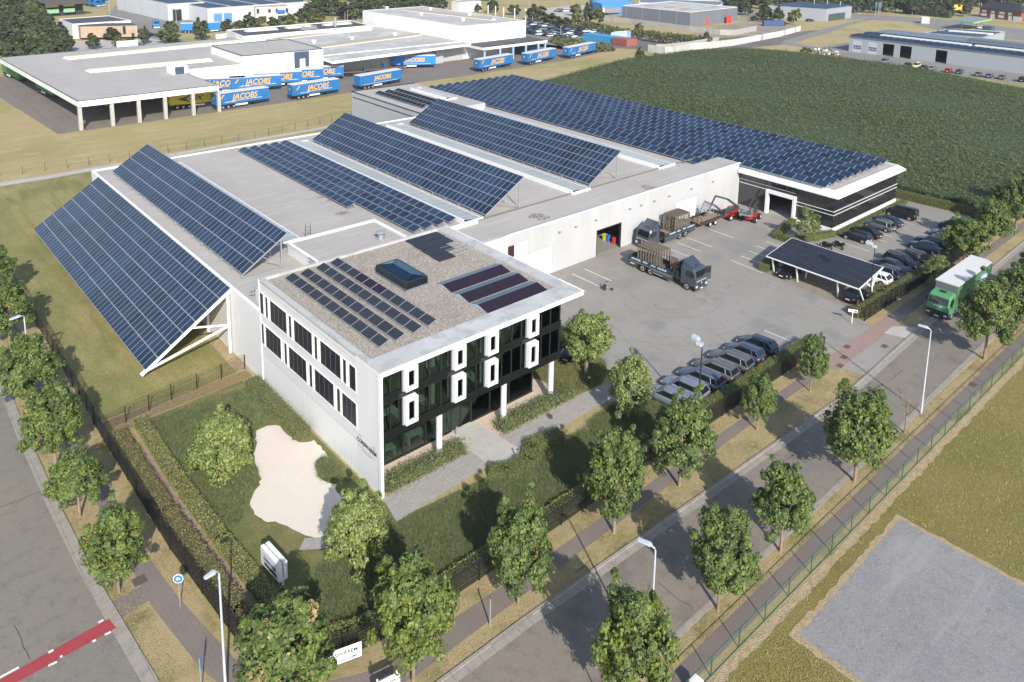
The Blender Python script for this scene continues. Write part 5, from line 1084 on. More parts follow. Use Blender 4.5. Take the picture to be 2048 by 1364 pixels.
# ------------------------------------------------------------------ trailers
m_tb = M('trailer_blue', (.022, .155, .40), .45, var=[(.5, (.02, .135, .36), .45, .65)]); m_tb2 = M('trailer_bright_blue', (.02, .20, .55), .45)
m_ty = M('trailer_yellow', (.60, .50, .03), .5); m_or = M('letter_orange', (.78, .42, .06), .5); m_tw = M('trailer_roof', (.62, .62, .60), .6, var=[(1, (.55, .55, .53), .45, .65)])
m_ch = M('chassis', (.03, .03, .035), .6); m_lw = M('letter_white', (.75, .76, .78), .5)
def wheelset(t, xs, W, r=.5, zc=.5, mat=None):
    for x in xs:
        for s in (-1, 1):
            o = MB().tube([(0, -.16, 0), (0, .16, 0)], r, 16).build('wheel', m_tyre, t, (x, s*(W-.18), zc))
            MB().disc((0, s*.165, 0), r*.55, (0, s, 0), 12).build('rim', mat or m_rim, o)
def trailer(label, p, rz, L=13.6, body=m_tb, word='JACOBS', style=0, group='blue curtain trailers on the depot yard', name='semi_trailer', H=3.95):
    """origin: left rear ground corner of the near side; +x to the front, near side is -y"""
    t = thing(name, label, 'trailer', (p[0], p[1], .02), rz, group); W = 2.5
    MB().box(0, 0, 1.15, L, W, H-.05).build('body', body, t)
    MB().box(-.03, -.03, H-.1, L+.03, W+.03, H+.02).build('roof', m_tw, t)
    MB().box(.1, .3, .8, L-.1, W-.3, 1.15).box(-.06, .1, .45, .02, W-.1, .65).box(L-3.6, .5, .1, L-3.4, W-.5, .9).build('chassis', m_ch, t)
    MB().box(4.6, -.02, .55, 7.6, .1, .95).build('side_guard', m_lw, t)
    for x in (1.6, 2.9, 4.2):
        for y, s in ((.15, -1), (W-.15, 1)):
            o = MB().tube([(0, -.17, 0), (0, .17, 0)], .5, 14).build('wheel', m_tyre, t, (x, y, .5)); MB().disc((0, s*.175, 0), .27, (0, s, 0), 12).build('rim', m_rim, o)
    if word:
        if style == 0:
            text(word, 1.9, m_or, t, (L*.53, -.02, 2.05), (PI/2, 0, 0), shear=.28, bold=.016, sx=.92)
            MB().box(L*.33, -.03, 1.75, L*.63, -.012, 1.88).box(L*.33, -.03, 1.75, L*.345, -.012, 2.15).build('underline', m_or, t)
            b = MB()
            for k, m_ in ((0, 0), (.16, 1)): b.face([(.95+k, -.025, 2.5), (1.15+k, -.025, 2.5), (1.95+k, -.025, 3.5), (1.75+k, -.025, 3.5)], 0)
            b.build('stripe', m_or, t)
            b = MB()
            for x0, z0, n in ((2.0, 1.55, 9), (8.5, 1.75, 9)):
                for k in range(n): b.box(x0+k*.32, -.025, z0, x0+k*.32+(.2 if k % 4 else .12), -.012, z0+.16)
            b.build('small_lettering', m_lw, t)
        elif style == 1:
            text(word, 1.5, m_or, t, (L*.53, -.02, 2.2), (PI/2, 0, 0), shear=.1, bold=.03, sx=1.15); MB().box(L*.3, -.03, 2.0, L*.5, -.012, 2.07).box(L*.52, -.03, 2.0, L*.72, -.012, 2.07).build('underline', m_or, t)
            MB().box(1, -.03, 1.35, L-1.5, -.012, 1.42).build('underline', m_lw, t)
        elif style == 2:
            text(word, 1.6, m_ink, t, (L*.62, -.02, 1.9), (PI/2, 0, 0), shear=.3, bold=.03, sx=1.2)
            b = MB(); b.face([(1.6, -.03, 2.4), (4.6, -.03, 1.5), (3.6, -.03, 2.35), (4.9, -.03, 3.3)]); b.face([(4.0, -.03, 2.4), (5.6, -.03, 1.6), (4.9, -.03, 2.4), (5.8, -.03, 3.1)]); b.build('emblem', m_ink, t)
    if style == 0 and word:
        b = MB(); b.disc((-.02, W/2, 2.7), .5, (-1, 0, 0), 16); b.build('emblem', m_ink, t); b = MB(); b.disc((-.03, W/2+.05, 2.7), .32, (-1, 0, 0), 6); b.build('emblem', m_or, t)
    return t
def trpx(label, l, r, H=3.95, **k):
    a = P(*l); c = P(*r); d = c-a; return trailer(label, a, math.atan2(d[1], d[0]), L=np.linalg.norm(d), H=H, **k)
trpx('blue trailer at the right corner column of the loading canopy', (433, 221.5), (539, 206))
trpx('blue trailer standing alone on the grass edge, second of the front line', (586, 201.5), (679, 187))
trpx('blue trailer with spaced capitals lettering, third of the front line', (721, 181.5), (803.5, 166), style=1)
trpx('blue trailer in front of the pale blue columns of the entrance canopy', (959, 145), (1026, 132.5))
trpx('blue trailer second from the right end of the depot yard', (1055, 131.5), (1112, 119.5))
trpx('blue trailer at the far right end of the depot yard', (1137, 118.2), (1191, 106.5))
for lab, r_, l_ in (('second row blue trailer nearest the canopy, partly hidden by yellow', (491, 185), (405, 189)), ('second row blue trailer with its full orange word showing', (563.5, 179.5), (462, 187)), ('blue trailer with bleached roof in the middle of the second row', (605, 171), (510, 177)), ('fourth blue trailer of the second row, only its right half showing', (647, 165), (556, 170.5)), ('rearmost blue trailer of the second row against the white block', (688, 159.3), (600, 164.5))):
    trpx(lab, l_, r_)
trpx('blue trailer with squared capitals backed to the loading docks', (783, 137.5), (871, 136), style=1, body=m_tb2)
trpx('yellow trailer with black arrow emblem under the loading canopy', (340, 221), (424, 213), style=2, body=m_ty, word='UX', group='trailers under the canopy', H=3.7)
m_gt = M('trailer_green', (.05, .20, .05), .6)
trpx('far green trailer under the dark left side of the canopy', (5, 150), (38, 167), body=m_gt, word=None, group='trailers under the canopy'); trpx('near green trailer under the dark left side of the canopy', (72, 183), (105, 200), body=m_gt, word=None, group='trailers under the canopy')
def flatbed(label, l, r):
    a = P(*l); c = P(*r); d = c-a; L = np.linalg.norm(d); t = thing('flatbed_trailer', label, 'trailer', (a[0], a[1], .02), math.atan2(d[1], d[0]), 'empty flatbed trailers by the loading docks')
    MB().box(0, 0, 1.1, L, 2.4, 1.35).build('deck', M('flatbed_brown', (.14, .10, .08), .8), t); MB().box(0, .6, .7, L, 1.8, 1.1).build('chassis', m_tb, t)
    MB().box(L-.15, 0, 1.3, L, 2.4, 2.6).build('headboard', m_tb, t)
    for x in (1.5, 2.8, 4.1):
        for y in (.15, 2.25): MB().tube([(0, -.16, 0), (0, .16, 0)], .48, 12).build('wheel', m_tyre, t, (x, y, .5))
flatbed('left of the empty brown flatbed trailers beside the blue trailer row', (685, 154), (730, 152)); flatbed('middle empty brown flatbed trailer by the loading docks', (722, 150.5), (770, 146)); flatbed('right empty brown flatbed trailer by the loading docks', (770, 146), (808, 143))
# blue tractors near the wavy roof and on the asphalt
m_cab = M('tractor_blue', (.02, .17, .42), .35)
def tractor(label, px, rz, grp, s=1., col=None):
    q = P(*px); t = thing('truck_tractor', label, 'truck', (q[0], q[1], .03), rz, grp); col = col or m_cab
    b = MB(); b.loft([[(x, -1.22, z0), (x, 1.22, z0), (x, 1.22, z1-.2), (x, 1.05, z1), (x, -1.05, z1), (x, -1.22, z1-.2)] for x, z0, z1 in ((.6, .8, 3.6), (1.2, .8, 3.8), (2.3, .8, 3.5), (2.6, .7, 2.0), (2.7, .5, 1.6))], 0, False); b.build('cab', col, t)
    MB().face([(2.34, -1.05, 3.2), (2.34, 1.05, 3.2), (2.63, 1.1, 2.05), (2.63, -1.1, 2.05)][::-1]); b = MB(); b.obox((2.52, 0, 2.6), (.05, 0, 0), (0, 2.1, 0), (-.28, 0, 1.1)); b.build('windscreen', m_carglass, t)
    MB().box(-3.2, -.45, .6, .8, .45, .9).box(-2.2, -.5, .9, -1, .5, 1.1).box(-1, -1.2, .4, .5, -.6, .95).build('chassis', m_ch, t); MB().box(2.6, -1.2, .35, 2.78, 1.2, .8).build('bumper', m_lw, t)
    wheelset(t, (-2.2, 1.7), 1.2)
    return t
tractor('blue truck tractor alone on the asphalt right of the timber office', (312, 56.5), R_(-100), None)
for i, (px, py) in enumerate(((132, 10), (141, 6), (160, 7.5), (170, 10), (180, 12), (190, 13.5), (199, 12), (204, 6), (150, 12), (185, 4))):
    tractor(['far left', 'second', 'third', 'fourth', 'fifth', 'sixth', 'nearest right', 'far right', 'lower left', 'back'][i]+' blue tractor in the cluster beyond the wavy roof', (px, py), R_(-95+6*i), 'blue truck tractors beyond the wavy roof')
for i, (l, r, H_t) in enumerate((((362, 67), (405, 66.5), 4.0), ((398, 67), (440, 64), 4.0))):
    trpx('%s blue tarpaulin trailer behind the trees below the truck workshop' % ['left', 'right'][i], l, r, body=m_tb2, word=None, group='blue trailers below the workshop')
a = P(300, 8); t = trailer('blue trailer with orange capitals parked at the top edge', P(302, 4), math.atan2(*(P(352, 2)-P(302, 4))[[1, 0]]), L=15, body=m_tb2, group=None)
q = P(1208, 31); 
t = tractor('white cab lorry with grey box behind the grey hall', (1209, 30), R_(165), None, col=m_whitep); MB().box(-9, -1.25, 1.1, .3, 1.25, 3.7).build('box_body', M('tarp_grey', (.25, .25, .26), .7), t)
# containers in the scrap yard
def container(label, l, r, col, n, W=2.4, H=2.6, grp=None):
    a = P(*l); c = P(*r); d = c-a; L = np.linalg.norm(d)/n; rz = math.atan2(d[1], d[0])
    for k in range(n):
        q = a+d*k/n; t = thing('container', label % NM[k], 'container', (q[0], q[1], .03), rz, grp)
        b = MB(); b.box(.05, 0, .1, L-.05, 6, H, 0)
        x = .2
        while x < L-.2: b.box(x, -.05, .25, x+.12, 0, H-.2, 0); x += .3
        b.build('body', col, t); MB().box(0, -.06, 0, .12, 6.05, H+.05).box(L-.12, -.06, 0, L, 6.05, H+.05).box(0, -.06, H-.05, L, .06, H+.06).build('frame', col, t)
container('%s blue container from the left beside the scrap yard', (1165, 80.5), (1221, 88), M('container_blue', (.05, .26, .46), .6), 5, grp='blue containers')
container('%s rust red container from the left beside the scrap yard', (1223, 88.5), (1253, 93.5), M('container_red', (.30, .10, .075), .7), 2, grp='rust red containers')
flat_bldg('tarpaulin_shelter', 'pale blue open fronted shelter in the scrap yard', 'shelter', ((1222, 66), (1230, 64), (1262, 62), (1254, 65)), 3.6, M('shelter_blue', (.32, .47, .62), .6), m_whitep, m_alu)
q = P(1546, 52); t = thing('container', 'blue container standing beside the sandy storage yard', 'container', tuple(q), R_(-38)); MB().box(-5, -1.2, .1, 5, 1.2, 2.7).build('body', M('container_navy', (.035, .08, .20), .6), t); MB().box(-5.05, -1.25, 0, -4.9, 1.25, 2.8).box(4.9, -1.25, 0, 5.05, 1.25, 2.8).build('frame', m_navy, t)

# ------------------------------------------------------------------ yard lorries
m_lg = M('lorry_grey', (.065, .08, .10), .28, .3, coat=.6); m_lgd = M('lorry_side_panel', (.028, .038, .05), .4); m_wood = M('deck_wood', (.24, .165, .115), .8, lines=[(.3, .02, (.13, .09, .06), 1)])
m_cage = M('galvanised_cage', (.155, .13, .10), .8)
def lorry(label, loc, rz, L=9.4, door_open=True, deckm=None):
    """+x forward, origin midway on the ground"""
    t = thing('flatbed_lorry', label, 'lorry', (loc[0], loc[1], .03), rz, 'grey flatbed lorries in the yard'); F = L/2
    cb = F-2.25
    b = MB()
    sec = lambda x, z0, z1, w: [(x, -w, z0), (x, w, z0), (x, w, z1-.25), (x, w*.88, z1), (x, -w*.88, z1), (x, -w, z1-.25)]
    b.loft([sec(cb, .9, 2.95, 1.18), sec(cb+.1, .75, 3.0, 1.22), sec(F-.45, .75, 2.95, 1.22), sec(F-.2, .7, 2.7, 1.2), sec(F, .5, 1.95, 1.2), sec(F+.05, .35, 1.3, 1.12)], 0, False)
    cab = b.build('cab', m_lg, t)
    b = MB(); b.faces([(cb+.1, -1.05, 2.98), (cb+.1, 1.05, 2.98), (cb+.15, 1.0, 3.75), (cb+.15, -1.0, 3.75), (F-.75, -.95, 3.0), (F-.75, .95, 3.0)], [(0, 3, 2, 1), (3, 4, 5, 2), (0, 4, 3), (1, 2, 5)]); b.box(F-1.35, -.3, 3.0, F-.85, .3, 3.12, 1); b.build('wind_deflector', [m_lg, m_black], t)
    b = MB(); b.obox((F-.09, 0, 2.28), (.05, 0, 0), (0, 2.05, 0), (-.22, 0, .72)); b.build('windscreen', m_carglass, cab)
    b = MB()
    for s in (-1, 1): b.box(F-1.5, s*1.215-.01, 1.85, F-.55, s*1.215+.015, 2.55)
    b.build('side_window', m_carglass, cab)
    MB().box(F+.02, -1.0, 1.35, F+.07, 1.0, 1.5).build('grille_bar', m_alu, cab); b = MB()
    for z in (.75, .95, 1.15): b.box(F+.03, -.75, z, F+.08, .75, z+.08)
    b.build('grille', m_dark, cab); MB().box(F-.05, -1.2, .3, F+.12, 1.2, .62).build('bumper', m_lg, cab)
    for s in (-1, 1):
        MB().box(-.05, -.17, -.12, .06, .17, .12).build('headlight', m_head, cab, (F+.06, s*.98, .78))
        b = MB(); b.box(-.08, -.05, -.3, .06, .1, .3); b.build('mirror', m_dark, cab, (F-.3, s*1.38, 2.2))
    MB().box(-.01, -.26, -.06, .01, .26, .06).build('number_plate', m_plate, cab, (F+.13, 0, .45))
    b = MB(); b.disc((F+.09, 0, 1.1), .14, (1, 0, 0), 12); b.build('emblem', m_alu, cab)
    if door_open:
        d = MB().box(0, -.03, 0, 1.0, .03, 1.75).build('door', m_lg, cab, (F-.5, 1.25, .95)); d.rotation_euler = (0, 0, R_(65)); MB().box(.1, -.05, .85, .9, .05, 1.6).build('window', m_carglass, d)
    b = MB(); b.box(-F, -.45, .55, F-.5, .45, .85); b.box(-F, -1.15, .55, -F+.15, 1.15, .75); b.box(-F+1.0, -1.2, .9, -F+.9, 1.2, 1.0); b.build('chassis', m_ch, t)
    db = cb-1.15
    MB().box(-F, -1.25, .95, db, 1.25, 1.1).build('deck', deckm or m_wood, t)
    b = MB(); b.box(-F-.03, -1.27, 1.0, db+.05, -1.2, 1.62); b.box(-F-.03, 1.2, 1.0, db+.05, 1.27, 1.62); b.box(-F-.06, -1.25, 1.0, -F, 1.25, 1.62); b.box(db, -1.25, 1.0, db+.08, 1.25, 1.9); b.build('side_board', m_lgd, t)
    b = MB(); b.box(-F+3.8, -1.26, .42, db, -1.16, .95); b.box(-F+3.8, 1.16, .42, db, 1.26, .95); b.box(-F+.2, -1.26, .5, -F+1.5, -1.16, .95); b.box(-F+.2, 1.16, .5, -F+1.5, 1.26, .95); b.build('side_skirt', m_lg, t)
    MB().box(-F+4, -1.28, .88, db-.2, -1.27, .93).box(-F+.2, -1.29, 1.02, db, -1.28, 1.06).build('stripe', m_alu, t)
    b = MB()
    for x0, w_, z in ((-F+.5, 1.6, 1.32), (-F+2.4, .9, 1.34), (-F+3.7, .8, 1.3), (-F+4.8, 1.5, 1.3)):
        for k in range(int(w_/.16)): b.box(x0+k*.16, -1.285, z, x0+k*.16+.11, -1.272, z+.17+.05*(k % 3)); b.box(x0+k*.16, 1.272, z, x0+k*.16+.11, 1.285, z+.17+.05*(k % 2))
    b.build('lettering', M('pale_blue_letter', (.45, .60, .72), .5), t); MB().box(-F+.3, -1.275, .62, -F+1.0, -1.262, .78).box(-F+4.2, -1.275, .5, -F+5.6, -1.262, .55).build('label_plate', M('pale_green_letter', (.42, .60, .40), .5), t)
    b = MB(); b.tube([(cb-.55, 0, .9), (cb-.55, 0, 2.9)], .25, 10); b.beam((cb-.6, -.9, 2.2), (cb-.5, 1.0, 2.75), .3); b.beam((cb-.75, .9, 2.7), (cb-.8, -.9, 2.9), .28); b.beam((cb-.45, -.5, 2.9), (cb-.55, .4, 3.15), .2); b.box(cb-.9, -1.1, .9, cb-.2, 1.1, 1.25); b.box(cb-.85, -1.1, 1.25, cb-.4, -.5, 1.9)
    b.tube([(cb-.3, .5, 1.2), (cb-.25, .6, 2.4), (cb-.5, .2, 2.9)], .05, 6); b.tube([(cb-.8, -.6, 1.9), (cb-.7, -.2, 2.6)], .06, 6); b.build('crane', m_dark, t)
    for x in (-F+2.35, -F+3.65, F-1.25):
        for s in (-1, 1):
            o = MB().tube([(0, -.15, 0), (0, .15, 0)], .5, 20).build('wheel', m_tyre, t, (x, s*1.08, .5)); MB().disc((0, s*.155, 0), .31, (0, s, 0), 16).build('rim', m_rim, o); MB().tube([(0, s*.16, 0), (0, s*.22, 0)], .12, 8).build('hub', m_dark, o)
    return t
def cage_load(label, loc, rz, x0, x1, n, h=2.2, w=2.1, loc_z=1.13):
    t = thing('frame_stack', label, 'steel frames', (loc[0], loc[1], loc_z), rz, 'stacks of steel frames')
    b = MB()
    for k in range(n):
        x = x0+(x1-x0)*k/(n-1)
        b.beam((x, -w/2, 0), (x, -w/2, h), .09, .16); b.beam((x, w/2, 0), (x, w/2, h), .09, .16); b.beam((x, -w/2, h), (x, w/2, h), .14, .12); b.beam((x, -w/2, .1), (x, w/2, .1), .1, .1)
        b.beam((x, 0, .1), (x, 0, h), .06, .1) if k % 2 else b.beam((x, -w/4, .1), (x, -w/4, h), .06, .1)
    for s in (-1, 1):
        b.beam((x0, s*w/2*1.03, h+.04), (x1, s*w/2*1.03, h+.04), .14, .14); b.beam((x0, s*w/2*1.03, h*.5), (x1, s*w/2*1.03, h*.5), .04, .05)
    b.build('frames', m_cage, t)
    g = MB()
    for k in range(14): g.beam((x0+(x1-x0)*k/13, -w*.42, h+.13), (x0+(x1-x0)*k/13+.1, w*.42, h+.13), .05)
    for k in range(5): g.beam((x0, -w*.4+w*.2*k, h+.17), (x1, -w*.4+w*.2*k, h+.17), .04)
    g.build('mesh_top', m_cage, t); return t
# lorry in the open yard, facing the street
l1 = P(1262, 527); l2 = P(1391, 583)
c1_ = (47.9+.85, 10.9); lorry('dark grey flatbed lorry with its door open standing free in the yard', c1_, -PI/2+R_(1), 10.6, deckm=m_lgd)
cage_load('stack of steel frames on the free standing grey lorry', c1_, -PI/2+R_(1), -3.9, -.4, 9, 2.25)
tb = thing('tool_box', 'brown sided crate beside the steel frames on the free standing lorry', 'crate', (c1_[0]+.55, c1_[1]-.75, 1.13), -PI/2)
MB().box(-.2, -.5, 0, .95, .55, 1.9).build('body', M('crate_brown', (.20, .13, .085), .8), tb); MB().box(-.22, -.52, 1.9, .97, .57, 1.98).box(.96, -.5, 1.3, 1.0, .5, 1.8).box(-.24, -.5, .3, -.2, .55, 1.75).build('lid', m_galv, tb)
c2_ = (58.7, 18.9); lorry('grey flatbed lorry parked along the warehouse wall', c2_, PI, 10.6, door_open=False)
cage_load('stack of steel frames on the lorry beside the wall', c2_, PI, -3.9, -.6, 10, 2.35)
# low flatbed trailer with wooden deck
t = thing('drawbar_trailer', 'low dark trailer with brown wooden deck behind the wall side lorry', 'trailer', (68.4, 18.9, .03), PI)
MB().box(-2.9, -1.25, .85, 2.9, 1.25, .98).build('deck', m_wood, t)
MB().box(-2.95, -1.28, .9, 2.95, -1.22, 1.35).box(-2.95, 1.22, .9, 2.95, 1.28, 1.35).box(-2.98, -1.25, .9, -2.9, 1.25, 1.5).build('side_board', m_lgd, t)
b = MB()
for y in (-1.2, -.4, .4, 1.2): b.beam((2.92, y, .9), (2.92, y, 1.9), .06)
b.beam((2.92, -1.2, 1.88), (2.92, 1.2, 1.88), .06); b.beam((2.92, -1.2, 1.4), (2.92, 1.2, 1.4), .04)
for y in (-1.2, 1.2): b.beam((-1, y, .9), (-1, y, 1.8), .05)
b.build('headboard', m_dark, t); MB().box(-2.8, -.5, .5, 2.8, .5, .85).beam((2.8, 0, .7), (4.2, 0, .6), .14).build('chassis', m_ch, t); wheelset(t, (-.7, .6), 1.2, .4, .42, m_lw)
# boom lifts
m_rl = M('lift_red', (.52, .03, .03), .35, coat=.4); m_dg = M('lift_charcoal', (.05, .05, .055), .5)
def lift(label, x, y, rz, arm):
    t = thing('boom_lift', label, 'boom lift', (x, y, .03), rz, 'red boom lifts by the glass hall')
    MB().box(-1.1, -.75, .45, 1.1, .75, .8).box(-1.5, -.5, .5, 1.5, .5, .68).build('chassis', m_rl, t)
    b = MB(); b.loft([[(x_, -.7*w_, .85), (x_, .7*w_, .85), (x_, .6*w_, z), (x_, -.6*w_, z)] for x_, w_, z in ((-1.5, .7, 1.3), (-1.2, 1, 1.6), (-.2, 1, 1.65), (.2, .8, 1.3))], 0, True); b.build('turret', m_rl, t)
    MB().box(-1.4, .1, 1.2, 1.9, .65, 1.75).build('boom_base', m_dg, t)
    for xx in (-1.05, 1.05):
        for s in (-1, 1):
            o = MB().tube([(0, -.2, 0), (0, .2, 0)], .46, 18).build('wheel', m_tyre, t, (xx, s*1.0, .46)); MB().disc((0, s*.205, 0), .22, (0, s, 0), 12).build('rim', m_lw, o)
    b = MB()
    for i in range(len(arm)-1): b.beam(arm[i], arm[i+1], .26-.04*i, .3-.05*i)
    b.build('arm', m_dg, t)
    q = arm[-1]; b = MB(); X, Y, Z = q
    b.box(X-.4, Y-.9, Z-.1, X+.4, Y+.9, Z-.04)
    for zz in (Z+.5, Z+1.0):
        for (xa, ya, xb, yb) in ((-.4, -.9, .4, -.9), (.4, -.9, .4, .9), (.4, .9, -.4, .9), (-.4, .9, -.4, -.9)): b.beam((X+xa, Y+ya, zz), (X+xb, Y+yb, zz), .05)
    for xa in (-.4, .4):
        for ya in (-.9, 0, .9): b.beam((X+xa, Y+ya, Z-.1), (X+xa, Y+ya, Z+1.0), .05)
    b.box(X-.1, Y-.3, Z+.6, X+.2, Y+.3, Z+1.05); b.build('basket', m_galv, t)
    return t
lift('red boom lift nearer the warehouse wall with raised folded arm', 73.6, 18.3, R_(175), [(-1.2, .4, 1.7), (1.2, .4, 3.3), (3.9, .2, 4.3), (4.9, 0, 2.4), (5.4, 0, 2.2)])
lift('red boom lift standing nearer the open yard', 75.4, 15.6, R_(195), [(1.5, .4, 1.7), (-1.4, .4, 2.6), (-.2, .3, 3.6), (2.2, 0, 2.4), (2.6, 0, 1.6)])
# green lorry on the road
t = thing('box_lorry', 'green lorry with white roofed box body driving on the road at right', 'lorry', (70.5, -16.8, .03), PI); F = 6.6
b = MB(); sec = lambda x, z0, z1, w: [(x, -w, z0), (x, w, z0), (x, w, z1-.3), (x, w*.85, z1), (x, -w*.85, z1), (x, -w, z1-.3)]
b.loft([sec(4.7, .9, 3.0, 1.2), sec(4.85, .7, 3.1, 1.24), sec(6.1, .7, 3.0, 1.24), sec(6.4, .7, 2.75, 1.22), sec(6.62, .6, 1.9, 1.22), sec(6.66, .4, 1.2, 1.2)], 0, False)
m_gr = M('lorry_green', (.085, .28, .125), .35, coat=.5); cab = b.build('cab', m_gr, t)
b = MB(); b.obox((6.53, 0, 2.3), (.05, 0, 0), (0, 2.15, 0), (-.22, 0, .75)); b.build('windscreen', m_carglass, cab)
MB().box(5.3, 1.23, 1.9, 6.2, 1.255, 2.6).box(5.3, -1.255, 1.9, 6.2, -1.23, 2.6).build('side_window', m_carglass, cab); MB().box(6.5, -1.22, .35, 6.75, 1.22, 1.15).box(5.9, -1.26, .45, 6.6, 1.26, .9).build('bumper', M('bumper_navy', (.02, .03, .05), .5), cab)
MB().box(5.2, -.35, 3.08, 5.7, .35, 3.13).build('roof_hatch', m_dark, cab); MB().box(6.69, -.5, 1.62, 6.72, .5, 1.75).build('lettering', m_lw, cab)
for s in (-1, 1): MB().box(-.05, -.18, -.1, .05, .18, .1).build('headlight', m_head, cab, (6.76, s*.95, .75)); MB().box(-.07, -.06, -.3, .05, .08, .3).build('mirror', m_dark, cab, (6.35, s*1.42, 2.1))
MB().box(-.01, -.26, -.06, .01, .26, .06).build('number_plate', m_plate, cab, (6.77, 0, .5))
MB().box(-6.6, -1.27, 1.0, 4.55, 1.27, 3.85).build('box_body', M('curtain_green', (.075, .19, .085), .6, lines=[(1.2, .05, (.05, .13, .06), 0)]), t); MB().box(4.45, -1.2, 1.0, 4.62, 1.2, 3.7).build('front_wall', M('box_grey', (.14, .15, .16), .6), t)
MB().box(-6.65, -1.3, 3.8, 4.6, 1.3, 3.92).build('roof', M('box_roof', (.62, .62, .60), .7, lines=[(.6, .05, (.5, .5, .49), 0)]), t)
b = MB(); b.prism([(-5.4, 1.28), (-2.4, 1.28), (-2.4, 1.3), (-5.4, 1.3)], 2.0, 3.2); b.build('side_picture', M('side_blue', (.10, .24, .36), .5), t)
text('Frigo', 1.1, m_lw, t, (-3.9, 1.32, 2.3), (PI/2, 0, PI), shear=.3, bold=.02)
MB().box(-6.5, -.5, .6, 5.5, .5, 1.0).box(2.2, -1.2, .4, 4.2, 1.2, .95).build('chassis', m_galv, t); wheelset(t, (-4.6, -3.3, 5.5), 1.25)
# motorcycles
def bike(label, x, y, rz):
    t = thing('motorcycle', label, 'motorcycle', (x, y, .03), rz, 'motorcycles behind the carport')
    for xx in (-.75, .75):
        o = MB().tube([(0, -.07, 0), (0, .07, 0)], .32, 16).build('wheel', m_tyre, t, (xx, 0, .32)); MB().disc((0, -.075, 0), .18, (0, -1, 0), 10).disc((0, .075, 0), .18, (0, 1, 0), 10).build('rim', m_rim, o)
    b = MB(); b.loft([[(x_, -w_, z0), (x_, w_, z0), (x_, w_, z1), (x_, -w_, z1)] for x_, w_, z0, z1 in ((-.85, .08, .65, .8), (-.4, .16, .35, .82), (.1, .18, .3, .95), (.4, .12, .5, .98), (.6, .06, .7, .95))], 0, True); b.build('body', m_black, t)
    MB().box(-.95, -.14, .8, 0, .14, .88).build('seat', m_dg, t); b = MB(); b.tube([(.45, -.38, 1.05), (.5, 0, 1.0), (.45, .38, 1.05)], .025, 6); b.tube([(.5, 0, 1.0), (.78, -.1, .32)], .04, 6); b.tube([(.5, 0, 1.0), (.78, .1, .32)], .04, 6); b.build('handlebar', m_rim, t)
    MB().box(-1.1, -.2, .78, -.75, .2, 1.08).build('top_case', m_black, t)
bike('left of two dark motorcycles beside the carport roof edge', 73.6, 2.2, R_(80)); bike('right of two dark motorcycles, nearer the black hatchback', 75.2, 1.2, R_(70))
# ------------------------------------------------------------------ carport
t = thing('solar_carport', 'long white carport with black solar roof on slanted posts in the yard', 'carport', (0, 0, 0))
za, zb_ = 2.35, 3.0   # front edge low, rear edge high
c4_ = [np.array(P(1531.5, 512, za)), np.array(P(1718.5, 578.5, za)), np.array(P(1767.5, 534, zb_)), np.array(P(1583.6, 475, zb_))]
N4 = np.cross(c4_[1]-c4_[0], c4_[3]-c4_[0]); N4 /= np.linalg.norm(N4); N4 = N4 if N4[2] > 0 else -N4
b = MB(); top = [p for p in c4_]; bot = [p-N4*.12 for p in c4_]; b.faces(top+bot, [(0, 1, 2, 3), (7, 6, 5, 4), (0, 4, 5, 1), (1, 5, 6, 2), (2, 6, 7, 3), (3, 7, 4, 0)])
b.build('frame', m_whitep, t)
b = MB(); R4 = lambda u, v: c4_[0]+(c4_[1]-c4_[0])*u+(c4_[3]-c4_[0])*v+(c4_[2]-c4_[3]-(c4_[1]-c4_[0]))*u*v+N4*.02
for r in range(4):
    for k in range(8):
        u0, u1, v0, v1 = .008+.984*k/8+(.0002 if k else 0), .008+.984*(k+1)/8, .015+.97*r/4+.0022, .015+.97*(r+1)/4-.0022
        b.face([R4(u0, v0), R4(u1, v0), R4(u1, v1), R4(u0, v1)])
b.build('solar_panels', M('pv_charcoal', (.022, .023, .033), .4, isl=.1, spec=.25), t)
for px, py in ((1548, 546), (1595, 564), (1676, 594.5), (1728, 606.5)):
    f = P(px, py); h_ = R4(np.clip((f[1]-c4_[0][1])/(c4_[1][1]-c4_[0][1]), .01, .99), .04)-N4*.1; MB().beam(f, h_, .15).build('post', m_whitep, t)
for i, (px, py) in enumerate(((1560, 533), (1611, 556.5), (1690, 584.5), (1744.5, 597))):
    f = P(px, py); u = np.clip((f[1]-c4_[0][1])/(c4_[1][1]-c4_[0][1]), .02, .985); h_ = R4(u, .55)-N4*.1; MB().beam(f, h_, .14).build('post', m_whitep, t)
    if i == 3: f2 = np.array(f)*.5+h_*.5; MB().beam(f2, R4(u, .3)-N4*.1, .14).beam(f2, R4(u, .85)-N4*.1, .14).build('brace', m_whitep, t)
